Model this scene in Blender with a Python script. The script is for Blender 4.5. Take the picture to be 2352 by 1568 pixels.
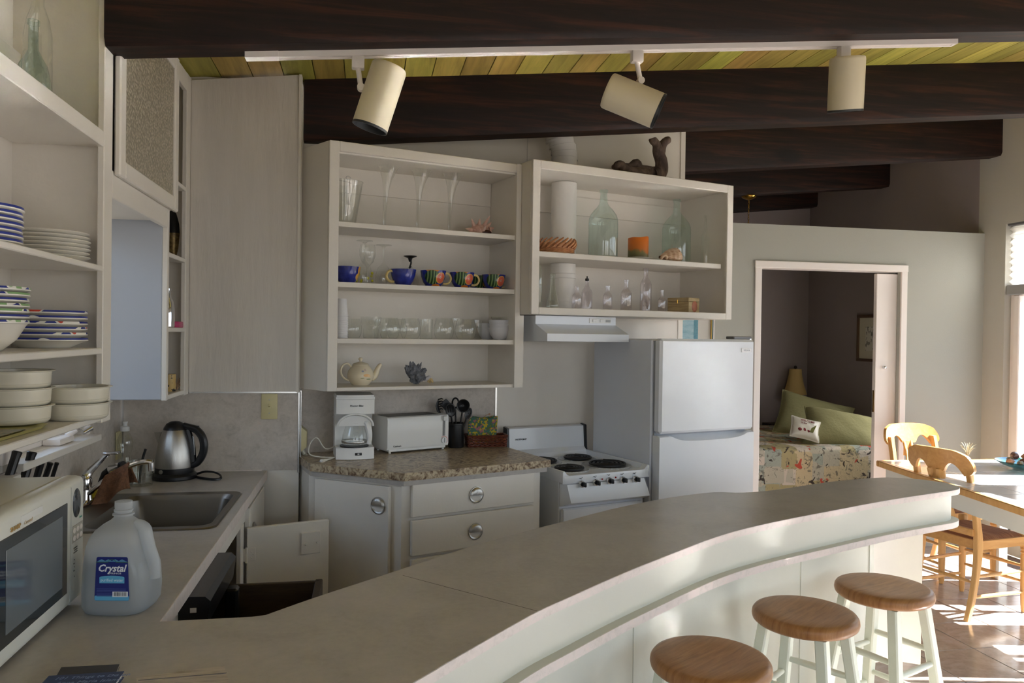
import bpy, bmesh, math, random
from mathutils import Vector, Matrix, noise
random.seed(7)
SC = bpy.context.scene
COL = SC.collection
for _o in list(bpy.data.objects):
    bpy.data.objects.remove(_o, do_unlink=True)
PI = math.pi

# ------------------------------------------------------------------ camera
# X = away from the left wall, Y = along the left wall into the room, Z = up
FPX, CX, CY, CAMH = 1780.0, 1176.0, 784.0, 1.54
YAW, PITCH, ROLL = math.atan(338 / FPX), math.atan(17 / FPX), math.atan(0.0136)
FW = Vector((math.sin(YAW) * math.cos(PITCH), math.cos(YAW) * math.cos(PITCH), -math.sin(PITCH)))
_r0 = Vector((math.cos(YAW), -math.sin(YAW), 0)); _u0 = _r0.cross(FW)
RT = _r0 * math.cos(ROLL) + _u0 * math.sin(ROLL)
UP = -_r0 * math.sin(ROLL) + _u0 * math.cos(ROLL)
EYE = Vector((0, 0, CAMH))
cam = bpy.data.cameras.new('camera'); cam.sensor_width = 36; cam.sensor_fit = 'HORIZONTAL'
cam.lens = FPX / 2352 * 36; cam.clip_start = .02; cam.clip_end = 200
co = bpy.data.objects.new('camera', cam); COL.objects.link(co)
co.matrix_world = Matrix(((RT.x, UP.x, -FW.x, EYE.x), (RT.y, UP.y, -FW.y, EYE.y), (RT.z, UP.z, -FW.z, EYE.z), (0, 0, 0, 1)))
SC.camera = co

# ------------------------------------------------------------------ view, sky, sun, windows as light portals
SC.view_settings.view_transform = 'Standard'; SC.view_settings.look = 'None'
SC.view_settings.gamma = 1; SC.view_settings.use_curve_mapping = False
SC.view_settings.exposure = EXPOSURE = 0.0
try:
    SC.cycles.use_denoising = True; SC.cycles.denoiser = 'OPENIMAGEDENOISE'
    SC.cycles.max_bounces = 10; SC.cycles.diffuse_bounces = 5; SC.cycles.glossy_bounces = 4
    SC.cycles.transmission_bounces = 8; SC.cycles.transparent_max_bounces = 24
    SC.cycles.sample_clamp_indirect = 0; SC.cycles.blur_glossy = 0.1
except Exception:
    pass
SUN_EL = math.radians(37.8); SUN_AZ = Vector((.982, -.187, 0))
SUN_DIR = (SUN_AZ * math.cos(SUN_EL) + Vector((0, 0, math.sin(SUN_EL)))).normalized()   # towards the sun
SKY_STRENGTH = 4.2
w = bpy.data.worlds.new('sky'); SC.world = w; w.use_nodes = True
nt = w.node_tree; nt.nodes.clear()
_out = nt.nodes.new('ShaderNodeOutputWorld'); _bg = nt.nodes.new('ShaderNodeBackground')
_tc = nt.nodes.new('ShaderNodeTexCoord'); _sep = nt.nodes.new('ShaderNodeSeparateXYZ'); _rp = nt.nodes.new('ShaderNodeValToRGB')
_mr = nt.nodes.new('ShaderNodeMapRange'); _mr.inputs[1].default_value = -1; _mr.inputs[2].default_value = 1
nt.links.new(_tc.outputs['Generated'], _sep.inputs[0]); nt.links.new(_sep.outputs['Z'], _mr.inputs[0]); nt.links.new(_mr.outputs[0], _rp.inputs[0])
_rp.color_ramp.elements[0].position = 0; _rp.color_ramp.elements[0].color = (.42, .39, .34, 1)
_rp.color_ramp.elements[1].position = 1; _rp.color_ramp.elements[1].color = (.30, .50, 1.0, 1)
for p_, c_ in ((.47, (.50, .46, .40, 1)), (.51, (.86, .93, 1.0, 1)), (.58, (.72, .86, 1.0, 1)), (.75, (.46, .67, 1.0, 1))):
    _e = _rp.color_ramp.elements.new(p_); _e.color = c_
nt.links.new(_rp.outputs[0], _bg.inputs[0]); _bg.inputs[1].default_value = SKY_STRENGTH; nt.links.new(_bg.outputs[0], _out.inputs[0])
sl = bpy.data.lights.new('sun', 'SUN'); sl.energy = 46; sl.angle = math.radians(.6); sl.color = (1, .985, .975)
so = bpy.data.objects.new('sun', sl); COL.objects.link(so); so.location = (9, -2, 6)
so.rotation_euler = SUN_DIR.to_track_quat('Z', 'Y').to_euler()

def portal(c, nrm, sx, sy):
    l = bpy.data.lights.new('window_portal', 'AREA'); l.shape = 'RECTANGLE'; l.size = sx; l.size_y = sy
    l.cycles.is_portal = True
    o = bpy.data.objects.new('window_portal', l); COL.objects.link(o); o.location = c
    z = -Vector(nrm).normalized(); y = Vector((0, 0, 1)); x = y.cross(z)
    o.matrix_world = Matrix.Translation(Vector(c)) @ Matrix((x, y, z)).transposed().to_4x4()

# ------------------------------------------------------------------ where a sight line meets a real plane
def ray(px, py):
    return FW + RT * ((px - CX) / FPX) - UP * ((py - CY) / FPX)
def onp(px, py, p, n):
    d = ray(px, py); n = Vector(n); return EYE + d * ((Vector(p) - EYE).dot(n) / d.dot(n))
def onz(px, py, z): return onp(px, py, (0, 0, z), (0, 0, 1))
def onx(px, py, x): return onp(px, py, (x, 0, 0), (1, 0, 0))
def ony(px, py, y): return onp(px, py, (0, y, 0), (0, 1, 0))
def msz(P, n): return n * (Vector(P) - EYE).dot(FW) / FPX

TH2 = math.radians(17); A2 = Vector((-.288, 3.735, 0))
U2 = Vector((math.cos(TH2), math.sin(TH2), 0)); N2 = Vector((math.sin(TH2), -math.cos(TH2), 0))
W2 = Matrix.Translation(A2) @ Matrix.Rotation(TH2, 4, 'Z')       # local x along the cooking wall, -y out of it
def w2(s, d, z): return A2 + U2 * s + N2 * d + Vector((0, 0, z))
def on2(px, py, d):                                               # (s, z) on a plane d out of the cooking wall
    P = onp(px, py, A2 + N2 * d, N2); return (P - A2).dot(U2), P.z
CEIL0, CEILK = 2.725, .1
def zc(x): return CEIL0 + CEILK * x

# ------------------------------------------------------------------ mesh builder
class MB:
    def __init__(s): s.bm = bmesh.new(); s.M = Matrix.Identity(4)
    def at(s, loc=(0, 0, 0), rot=(0, 0, 0), scale=1):
        from mathutils import Euler
        s.M = Matrix.Translation(Vector(loc)) @ Euler(rot).to_matrix().to_4x4()
        s.M = s.M @ (Matrix.Scale(scale, 4) if not hasattr(scale, '__len__') else Matrix.Diagonal((*scale, 1)))
        return s
    def poly(s, vs, fs):
        b = [s.bm.verts.new(s.M @ Vector(v)) for v in vs]
        for f in fs:
            try: s.bm.faces.new([b[i] for i in f])
            except ValueError: pass
        return s
    def box(s, x0, y0, z0, x1, y1, z1, bev=0, seg=2):
        vs = [(x, y, z) for x in (x0, x1) for y in (y0, y1) for z in (z0, z1)]
        fs = [(0, 1, 3, 2), (4, 6, 7, 5), (0, 4, 5, 1), (2, 3, 7, 6), (0, 2, 6, 4), (1, 5, 7, 3)]
        if not bev: return s.poly(vs, fs)
        t = bmesh.new(); b = [t.verts.new(v) for v in vs]
        for f in fs: t.faces.new([b[i] for i in f])
        bmesh.ops.bevel(t, geom=list(t.edges), offset=bev, segments=seg, affect='EDGES', profile=.5)
        return s.merge(t)
    def merge(s, t):
        t.verts.index_update()
        s.poly([v.co.copy() for v in t.verts], [[v.index for v in f.verts] for f in t.faces]); t.free(); return s
    def cyl(s, p0, p1, r0, r1=None, n=16, caps=True):
        p0, p1 = Vector(p0), Vector(p1); r1 = r0 if r1 is None else r1
        d = (p1 - p0).normalized(); a = d.orthogonal().normalized(); b = d.cross(a)
        vs = []; 
        for p, r in ((p0, r0), (p1, r1)):
            for i in range(n):
                t = 2 * PI * i / n; vs.append(p + (a * math.cos(t) + b * math.sin(t)) * r)
        fs = [(i, (i + 1) % n, n + (i + 1) % n, n + i) for i in range(n)]
        if caps: fs += [tuple(range(n))[::-1], tuple(range(n, 2 * n))]
        return s.poly(vs, fs)
    def tube(s, pts, r, n=8, closed=False, flat=1, caps=True):
        pts = [Vector(p) for p in pts]; m = len(pts); rs = r if hasattr(r, '__len__') else [r] * m
        vs = []; prev = None
        for i, p in enumerate(pts):
            if closed: d = pts[(i + 1) % m] - pts[i - 1]
            else: d = pts[min(i + 1, m - 1)] - pts[max(i - 1, 0)]
            d.normalize()
            a = d.orthogonal().normalized() if prev is None else (prev - d * prev.dot(d)).normalized()
            prev = a; b = d.cross(a)
            for k in range(n):
                t = 2 * PI * k / n; vs.append(p + a * math.cos(t) * rs[i] + b * math.sin(t) * rs[i] * flat)
        fs = []
        for i in range(m if closed else m - 1):
            j = (i + 1) % m
            fs += [(i * n + k, i * n + (k + 1) % n, j * n + (k + 1) % n, j * n + k) for k in range(n)]
        if not closed and caps: fs += [tuple(range(n))[::-1], tuple(range((m - 1) * n, m * n))]
        return s.poly(vs, fs)
    def lathe(s, prof, n=24, c=(0, 0, 0), flute=None, sq=(1, 1)):
        c = Vector(c); vs = []; rows = []
        for (r, z) in prof:
            if r < 1e-6: rows.append([len(vs)]); vs.append(c + Vector((0, 0, z)))
            else:
                row = []
                for k in range(n):
                    t = 2 * PI * k / n; rr = r * (1 + (flute[1] * math.cos(flute[0] * t) if flute else 0))
                    row.append(len(vs)); vs.append(c + Vector((rr * math.cos(t) * sq[0], rr * math.sin(t) * sq[1], z)))
                rows.append(row)
        fs = []
        for a, b in zip(rows, rows[1:]):
            for k in range(n):
                k2 = (k + 1) % n
                if len(a) == 1 and len(b) == 1: continue
                if len(a) == 1: fs.append((a[0], b[k2], b[k]))
                elif len(b) == 1: fs.append((a[k], a[k2], b[0]))
                else: fs.append((a[k], a[k2], b[k2], b[k]))
        return s.poly(vs, fs)
    def prism(s, pts, z0, z1):
        n = len(pts)
        vs = [(x, y, z0) for x, y in pts] + [(x, y, z1) for x, y in pts]
        return s.poly(vs, [tuple(range(n))[::-1], tuple(range(n, 2 * n))] + [(i, (i + 1) % n, n + (i + 1) % n, n + i) for i in range(n)])
    def grid(s, f, nu, nv, loop=False):
        vs = [f(i / nu, j / nv) for i in range(nu + (0 if loop else 1)) for j in range(nv + 1)]
        fs = []; N = nu if loop else nu + 1
        for i in range(nu):
            for j in range(nv):
                a = i * (nv + 1) + j; b = ((i + 1) % N) * (nv + 1) + j
                fs.append((a, b, b + 1, a + 1))
        return s.poly(vs, fs)
    def blob(s, c, rx, ry, rz, sub=2, amp=0, freq=8, seed=0):
        t = bmesh.new(); bmesh.ops.create_icosphere(t, subdivisions=sub, radius=1)
        for v in t.verts:
            k = 1 + (amp * noise.noise(v.co * freq + Vector((seed * 7.1, seed * 3.3, 1))) if amp else 0)
            v.co = Vector((v.co.x * rx * k, v.co.y * ry * k, v.co.z * rz * k)) + Vector(c)
        return s.merge(t)

RM = {}
def obj(name, mb, mat, parent=None, F=None, ang=35, kind=None):
    me = bpy.data.meshes.new(name)
    bmesh.ops.recalc_face_normals(mb.bm, faces=list(mb.bm.faces))
    mb.bm.to_mesh(me); mb.bm.free()
    base = RM.get(parent, Matrix.Identity(4)) if parent else Matrix.Identity(4)
    if F is not None: me.transform(base.inverted() @ F)
    for p in me.polygons: p.use_smooth = True
    me.set_sharp_from_angle(angle=math.radians(ang))
    if mat:
        for m_ in (mat if isinstance(mat, (list, tuple)) else [mat]): me.materials.append(m_)
    o = bpy.data.objects.new(name, me); COL.objects.link(o)
    if parent: o.parent = parent
    RM[o] = base
    if kind: o['kind'] = kind
    return o
part = obj
def tag(o, label, cat, group=None):
    o['label'] = label; o['category'] = cat
    if group: o['group'] = group
    return o
def thing(name, label, cat, loc=(0, 0, 0), rotz=0, group=None):
    o = bpy.data.objects.new(name, None); COL.objects.link(o)
    o.empty_display_size = .05
    o.location = loc; o.rotation_euler = (0, 0, rotz)
    RM[o] = Matrix.Translation(Vector(loc)) @ Matrix.Rotation(rotz, 4, 'Z')
    return tag(o, label, cat, group)
def solo(name, mb, mat, label, cat, loc=(0, 0, 0), rotz=0, group=None, F=None, ang=35):
    o = obj(name, mb, mat, None, F, ang)
    o.location = loc; o.rotation_euler = (0, 0, rotz)
    RM[o] = Matrix.Translation(Vector(loc)) @ Matrix.Rotation(rotz, 4, 'Z')
    return tag(o, label, cat, group)
def dup(root, loc, rotz=None, label=None, group=None):
    c = root.copy(); COL.objects.link(c); c.location = loc
    if rotz is not None: c.rotation_euler = (0, 0, rotz)
    if label: c['label'] = label
    if group: c['group'] = group
    for ch in list(root.children):
        d = ch.copy(); COL.objects.link(d); d.parent = c
        for g in list(ch.children):
            e = g.copy(); COL.objects.link(e); e.parent = d
    return c
def struct(name, mb, mat, parent=None, F=None, ang=35):
    o = obj(name, mb, mat, parent, F, ang)
    if not parent: o['kind'] = 'structure'
    return o
def text(name, s, size, M4, mat, parent, F=None, align='LEFT', depth=.0004, shear=0, bold=0, sx=1):
    cu = bpy.data.curves.new(name, 'FONT'); cu.body = s; cu.size = size; cu.extrude = depth; cu.align_x = align; cu.shear = shear; cu.offset = bold
    cu.resolution_u = 2
    o = bpy.data.objects.new(name, cu); COL.objects.link(o)
    dg = bpy.context.evaluated_depsgraph_get(); me = bpy.data.meshes.new_from_object(o.evaluated_get(dg))
    bpy.data.objects.remove(o, do_unlink=True); bpy.data.curves.remove(cu)
    me.transform(M4 @ Matrix.Diagonal((sx, 1, 1, 1)))
    base = RM.get(parent, Matrix.Identity(4))
    if F is not None: me.transform(base.inverted() @ F)
    me.materials.clear(); me.materials.append(mat)
    ob = bpy.data.objects.new(name, me); COL.objects.link(ob); ob.parent = parent; RM[ob] = base
    return ob
def face_m(org, xdir, ydir):
    x = Vector(xdir).normalized(); y = Vector(ydir).normalized(); z = x.cross(y)
    return Matrix.Translation(Vector(org)) @ Matrix((x, y, z)).transposed().to_4x4()

# ------------------------------------------------------------------ materials
def lin(c):
    return tuple((v / 255 / 12.92 if v / 255 <= .04045 else ((v / 255 + .055) / 1.055) ** 2.4) for v in c) + (1,)
def newmat(name):
    m = bpy.data.materials.new(name); m.use_nodes = True; t = m.node_tree
    return m, t, t.nodes['Principled BSDF']
def coords(t, scale=(1, 1, 1), rot=(0, 0, 0)):
    tc = t.nodes.new('ShaderNodeTexCoord'); mp = t.nodes.new('ShaderNodeMapping')
    mp.inputs['Scale'].default_value = scale; mp.inputs['Rotation'].default_value = rot
    t.links.new(tc.outputs['Object'], mp.inputs[0]); return mp.outputs[0]
def ntex(t, co_, scale, detail=4, rough=.55, dist=0):
    n = t.nodes.new('ShaderNodeTexNoise'); n.inputs['Scale'].default_value = scale; n.inputs['Detail'].default_value = detail
    n.inputs['Roughness'].default_value = rough; n.inputs['Distortion'].default_value = dist
    t.links.new(co_, n.inputs['Vector']); return n.outputs[0]
def ramp(t, fac, stops, interp='LINEAR'):
    r = t.nodes.new('ShaderNodeValToRGB'); r.color_ramp.interpolation = interp
    e = r.color_ramp.elements
    e[0].position, e[0].color = stops[0][0], lin(stops[0][1]); e[1].position, e[1].color = stops[-1][0], lin(stops[-1][1])
    for p_, c_ in stops[1:-1]:
        q = e.new(p_); q.color = lin(c_)
    t.links.new(fac, r.inputs[0]); return r.outputs[0]
def bump(t, b, h, strength=.2, dist=.01):
    n = t.nodes.new('ShaderNodeBump'); n.inputs['Strength'].default_value = strength; n.inputs['Distance'].default_value = dist
    t.links.new(h, n.inputs['Height']); t.links.new(n.outputs[0], b.inputs['Normal'])
def mat(name, c, rough=.5, metal=0, spec=.5, var=None, bmp=None, coat=0, scale=(1, 1, 1)):
    m, t, b = newmat(name)
    b.inputs['Base Color'].default_value = lin(c); b.inputs['Roughness'].default_value = rough; b.inputs['Metallic'].default_value = metal
    b.inputs['Specular IOR Level'].default_value = spec; b.inputs['Coat Weight'].default_value = coat
    if var or bmp: co_ = coords(t, scale)
    if var:
        c2, sc = var[0], var[1]
        t.links.new(ramp(t, ntex(t, co_, sc, 5), [(.3, c), (.7, c2)]), b.inputs['Base Color'])
    if bmp: bump(t, b, ntex(t, co_, bmp[0], 5), bmp[1], .01)
    return m
def glass(name, tint=(1, 1, 1), gl=.12, rough=.02, ior=1.45, edge=None):
    m = bpy.data.materials.new(name); m.use_nodes = True; t = m.node_tree; t.nodes.clear()
    o = t.nodes.new('ShaderNodeOutputMaterial'); mx = t.nodes.new('ShaderNodeMixShader'); tr = t.nodes.new('ShaderNodeBsdfTransparent')
    g = t.nodes.new('ShaderNodeBsdfGlossy'); fr = t.nodes.new('ShaderNodeMath'); fr.operation = 'POWER'; fr.inputs[1].default_value = 3.6; fw_ = t.nodes.new('ShaderNodeLayerWeight'); fw_.inputs[0].default_value = .5; t.links.new(fw_.outputs['Facing'], fr.inputs[0])
    lw = t.nodes.new('ShaderNodeLayerWeight'); lw.inputs[0].default_value = .35
    rp = t.nodes.new('ShaderNodeValToRGB'); rp.color_ramp.elements[0].color = (*tint, 1)
    ed = edge or tuple(v * .55 for v in tint); rp.color_ramp.elements[1].color = (*ed, 1); rp.color_ramp.elements[0].position = .5; rp.color_ramp.elements[1].position = .97
    t.links.new(lw.outputs['Facing'], rp.inputs[0]); t.links.new(rp.outputs[0], tr.inputs[0])
    g.inputs['Roughness'].default_value = rough; g.inputs[0].default_value = (1, 1, 1, 1)
    ma = t.nodes.new('ShaderNodeMath'); ma.operation = 'MULTIPLY_ADD'; ma.inputs[1].default_value = .8; ma.inputs[2].default_value = .04 + gl * .3
    t.links.new(fr.outputs[0], ma.inputs[0]); t.links.new(ma.outputs[0], mx.inputs[0]); t.links.new(tr.outputs[0], mx.inputs[1]); t.links.new(g.outputs[0], mx.inputs[2]); t.links.new(mx.outputs[0], o.inputs[0])
    return m
def woodmat(name, stops, stretch=(1, 12, 12), scale=3, rough=.5, bmp=.15, knots=False, coat=0, objvar=0):
    m, t, b = newmat(name); co_ = coords(t, stretch); b.inputs['Specular IOR Level'].default_value = .3
    if objvar:
        oi = t.nodes.new('ShaderNodeObjectInfo'); ad = t.nodes.new('ShaderNodeVectorMath'); sc = t.nodes.new('ShaderNodeVectorMath'); sc.operation = 'SCALE'
        cb = t.nodes.new('ShaderNodeCombineXYZ'); t.links.new(oi.outputs['Random'], cb.inputs[0]); t.links.new(oi.outputs['Random'], cb.inputs[2])
        t.links.new(cb.outputs[0], sc.inputs[0]); sc.inputs['Scale'].default_value = 37; t.links.new(sc.outputs[0], ad.inputs[0]); t.links.new(co_, ad.inputs[1]); co_ = ad.outputs[0]
    f = ntex(t, co_, scale, 6, .65, .6)
    c_ = ramp(t, f, stops)
    if knots:
        v = t.nodes.new('ShaderNodeTexVoronoi'); v.inputs['Scale'].default_value = 1.6
        t.links.new(coords(t, (1, 1.6, 1.6)), v.inputs['Vector'])
        k = ramp(t, v.outputs['Distance'], [(.0, (30, 14, 8)), (.10, (70, 50, 40)), (.2, (255, 255, 255))])
        mx = t.nodes.new('ShaderNodeMix'); mx.data_type = 'RGBA'; mx.blend_type = 'MULTIPLY'; mx.inputs[0].default_value = .75
        t.links.new(c_, mx.inputs[6]); t.links.new(k, mx.inputs[7]); c_ = mx.outputs[2]
    if objvar:
        hs = t.nodes.new('ShaderNodeHueSaturation'); t.links.new(c_, hs.inputs['Color'])
        for inp, lo, hi in (('Hue', .5 - .035 * objvar, .5 + .03 * objvar), ('Value', 1 - .28 * objvar, 1 + .2 * objvar)):
            mr = t.nodes.new('ShaderNodeMapRange'); mr.inputs[3].default_value = lo; mr.inputs[4].default_value = hi
            wn = t.nodes.new('ShaderNodeTexWhiteNoise'); wn.noise_dimensions = '1D'; ml = t.nodes.new('ShaderNodeMath'); ml.operation = 'MULTIPLY'; ml.inputs[1].default_value = 91 if inp == 'Hue' else 53
            t.links.new(oi.outputs['Random'], ml.inputs[0]); t.links.new(ml.outputs[0], wn.inputs['W']); t.links.new(wn.outputs[0], mr.inputs[0]); t.links.new(mr.outputs[0], hs.inputs[inp])
        c_ = hs.outputs[0]
    t.links.new(c_, b.inputs['Base Color']); b.inputs['Roughness'].default_value = rough; b.inputs['Coat Weight'].default_value = coat
    bump(t, b, f, bmp, .005)
    return m
def mottle(name, stops, sc=8, sc2=40, rough=.45, stretch=(1, 1, 1), dist=1.0, bmp=0, spec=.5):
    m, t, b = newmat(name); co_ = coords(t, stretch)
    a = ntex(t, co_, sc, 6, .6, dist); c_ = ntex(t, co_, sc2, 4, .7, .3)
    mx = t.nodes.new('ShaderNodeMix'); mx.data_type = 'FLOAT'; mx.inputs[0].default_value = .4
    t.links.new(a, mx.inputs[2]); t.links.new(c_, mx.inputs[3])
    t.links.new(ramp(t, mx.outputs[0], stops), b.inputs['Base Color']); b.inputs['Roughness'].default_value = rough; b.inputs['Specular IOR Level'].default_value = spec
    if bmp: bump(t, b, mx.outputs[0], bmp, .01)
    return m

WHITE = mat('white_paint', (226, 221, 212), .45, var=((219, 213, 204), 2.5), bmp=(60, .06))
WHITEG = mat('white_paint_grained', (214, 208, 200), .5, var=((208, 202, 194), 3), bmp=(7, .22), scale=(6, 6, .9))
CREAM = mat('cream_wall_paint', (168, 168, 159), .75, bmp=(220, .12))
GREENW = mat('pale_green_paint', (212, 211, 198), .5, var=((205, 204, 192), 2), bmp=(50, .05))
WARMW = mat('warm_grey_wall_paint', (184, 181, 172), .8, bmp=(220, .1))
PURPLE = mat('mauve_grey_wall_paint', (152, 140, 139), .85, bmp=(150, .1))
TRIMW = mat('white_trim_paint', (232, 224, 218), .35)
BEAM = woodmat('dark_stained_beam', [(.25, (14, 8, 6)), (.5, (32, 18, 13)), (.75, (72, 38, 22))], (.8, 14, 14), 2.2, .6, .2, knots=True)
PLANK = woodmat('green_stained_pine', [(.25, (136, 122, 54)), (.55, (178, 162, 78)), (.8, (200, 172, 92))], (14, 1, 14), 2, .5, .15, objvar=1)
LAM = mottle('grey_laminate', [(.3, (160, 154, 148)), (.5, (176, 171, 165)), (.7, (188, 180, 174))], 5, 60, .33, (1, 1, 1), .8)
LAME = mottle('pink_laminate_edge', [(.3, (196, 186, 178)), (.5, (216, 205, 198)), (.7, (224, 206, 200))], 20, 90, .4)
SPLASH = mottle('speckled_backsplash', [(.3, (168, 160, 148)), (.48, (190, 181, 171)), (.6, (199, 190, 180)), (.72, (200, 176, 166))], 16, 70, .5)
GRAN = mottle('granite_print_laminate', [(.30, (36, 32, 32)), (.40, (96, 72, 52)), (.47, (150, 130, 106)), (.56, (196, 182, 154)), (.66, (176, 150, 112)), (.76, (120, 80, 50))], 22, 55, .3, (1, 1, 1), 2.2)
TILE = mottle('slate_floor_tile', [(.3, (146, 136, 130)), (.5, (176, 162, 153)), (.62, (184, 173, 167)), (.75, (198, 184, 174))], 3.5, 26, .16, (1, 1, 1), 2.5, .03, 1.0)
GROUT = mat('grout', (120, 104, 96), .9)
ENAMEL = mat('white_enamel', (222, 226, 232), .22, spec=.5)
FRIDGE = mat('white_fridge_skin', (214, 218, 226), .35, bmp=(300, .05))
WPLAST = mat('white_plastic', (226, 226, 224), .3)
MWPLAST = mat('microwave_plastic', (214, 214, 206), .35)
BPLAST = mat('black_plastic', (22, 22, 24), .35)
BMATTE = mat('black_ceramic', (20, 20, 22), .3)
DARKP = mat('dark_glass', (58, 62, 66), .08, spec=.6)
CHROME = mat('chrome', (222, 222, 224), .08, 1)
STEEL = mat('brushed_steel', (178, 174, 168), .3, 1, bmp=(20, .15), scale=(30, 30, .6))
SINKST = mat('sink_steel', (128, 124, 118), .36, 1)
ALU = mat('foil_and_bright_metal', (215, 215, 215), .22, 1)
BRASS = mat('brass', (214, 172, 84), .18, 1)
IVORY = mat('ivory_switch_plate', (206, 196, 150), .4)
CLEAR = glass('clear_glass', (.97, .98, .97), .1)
AQUA = glass('aqua_glass', (.86, .94, .92), .12, .04, edge=(.52, .68, .66))
PANE = glass('window_glass', (.97, .98, .98), .02)
OAK = woodmat('stool_seat_wood', [(.25, (128, 86, 52)), (.55, (158, 112, 70)), (.8, (176, 130, 86))], (3, 30, 3), 2.5, .35, .08)
MAPLE = woodmat('honey_maple', [(.25, (196, 146, 86)), (.55, (214, 166, 104)), (.8, (226, 182, 122))], (10, 10, .8), 2.5, .3, .05)
MAPLEX = woodmat('honey_maple_lengthwise', [(.25, (190, 138, 78)), (.55, (208, 156, 94)), (.8, (222, 176, 116))], (10, .8, 10), 2.5, .3, .05)
STOOLP = mat('stool_white_paint', (226, 230, 214), .4)
BRN_IN = mat('brown_board', (92, 78, 60), .6)
COPPER = mat('copper_brown_cloth', (122, 84, 58), .9, var=((92, 62, 42), 90), bmp=(120, .6))
# ================================================================== THE ROOM
XL, XR, YB, YP, YN = -1.037, 4.578, 7.43, 5.08, -2.4      # left wall, right wall, bedroom end, partition, near end
YK = 3.62                                                  # short wall behind the kettle
# floor: grout bed with separate tiles where they can be told apart
b = MB().box(XL - .1, YN, -.06, XR, YB, -.006)
floor = struct('floor', b, GROUT)
T = .33; first = None; tiles = []
for i in range(-3, 7):
    for j in range(-9, 12):
        x0, y0 = 3.01 + i * T, 3.36 + j * T
        if x0 + T > XR or x0 < 1.9 or y0 < 1.0 or y0 + T > 5.02: continue
        if first is None:
            b = MB().box(.002, .002, -.008, T - .002, T - .002, 0, .002, 1)
            first = obj('tile', b, TILE, floor); o = first
        else:
            o = first.copy(); COL.objects.link(o)
        o.location = (x0, y0, random.uniform(-.0008, 0))
b = MB().box(XL, YN, -.006, 1.9, 5.0, -.001).box(XL, 5.0, -.006, XR, YB, -.001).box(1.9, YN, -.006, XR, 1.05, -.001)
o = obj('tile_field', b, TILE, floor)

# left wall with the small casement window over the sink
WY0, WY1, WZ0, WZ1 = 2.56, 3.17, 1.14, 1.95
def wallx(bm, x0, x1, y0, y1, z0, z1top, holes):
    ys = sorted({y0, y1, *[h[0] for h in holes], *[h[1] for h in holes]})
    for a, c in zip(ys, ys[1:]):
        cuts = sorted((h[2], h[3]) for h in holes if h[0] <= a + 1e-6 and h[1] >= c - 1e-6)
        z = z0
        for lo, hi in cuts:
            if lo > z: bm.box(x0, a, z, x1, c, lo)
            z = hi
        bm.box(x0, a, z, x1, c, z1top)
b = MB(); wallx(b, XL - .12, XL, YN, YK + .12, 0, zc(XL), [(WY0, WY1, WZ0, WZ1)])
wall_left = struct('wall_left', b, WHITE)
b = MB().box(XL, .6, .914, XL + .006, WY0 - .09, 1.265).box(XL, WY1 + .035, .914, XL + .006, YK, 1.262).box(XL, WY0 - .09, .914, XL + .006, WY1 + .035, 1.114)
obj('backsplash_panel', b, SPLASH, wall_left)
b = MB().box(XL + .0, YK - .012, .914, XL + .014, YK - .004, 1.268)
obj('metal_trim', b, ALU, wall_left)
wn = thing('window_2', 'small white casement window over the sink with a crank', 'window', (XL, WY0, WZ0)); wn['kind'] = 'structure'
b = MB(); I = Matrix.Identity(4)
for (y0, y1, z0, z1) in ((WY0, WY1, WZ0, WZ0 + .045), (WY0, WY1, WZ1 - .045, WZ1), (WY0, WY0 + .045, WZ0, WZ1), (WY1 - .045, WY1, WZ0, WZ1)):
    b.box(XL - .085, y0, z0, XL - .03, y1, z1, .004, 1)
obj('window_frame', b, TRIMW, wn, I)
b = MB().box(XL - .06, WY0 + .04, WZ0 + .04, XL - .056, WY1 - .04, WZ1 - .04); obj('pane', b, PANE, wn, I)
b = MB().box(XL - .12, WY0 - .06, 1.116, -.979, WY1 + .012, 1.139, .002, 1); obj('window_sill', b, WHITE, wn, I)
b = MB().box(XL, WY1, 1.139, XL + .012, WY1 + .03, 1.30).box(XL, WY0 - .09, 1.139, XL + .012, WY0, 1.265); obj('casing', b, TRIMW, wn, I)
b = MB().box(XL - .03, 2.86, 1.14, XL + .028, 2.99, 1.163, .006).cyl((XL + .01, 2.965, 1.16), (XL + .035, 2.985, 1.178), .010, .008)
ck = obj('crank_base', b, TRIMW, wn, I)
b = MB().tube([(XL + .035, 2.985, 1.178), (XL + .03, 3.03, 1.176), (XL + .02, 3.09, 1.158), (XL + .014, 3.115, 1.152)], [.008, .006, .005, .006], 8).cyl((XL + .014, 3.115, 1.152), (XL + .03, 3.15, 1.166), .008, .011, 12)
obj('crank_handle', b, CHROME, ck, I)
portal((XL - .1, (WY0 + WY1) / 2, (WZ0 + WZ1) / 2), (1, 0, 0), WY1 - WY0, WZ1 - WZ0)

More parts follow.
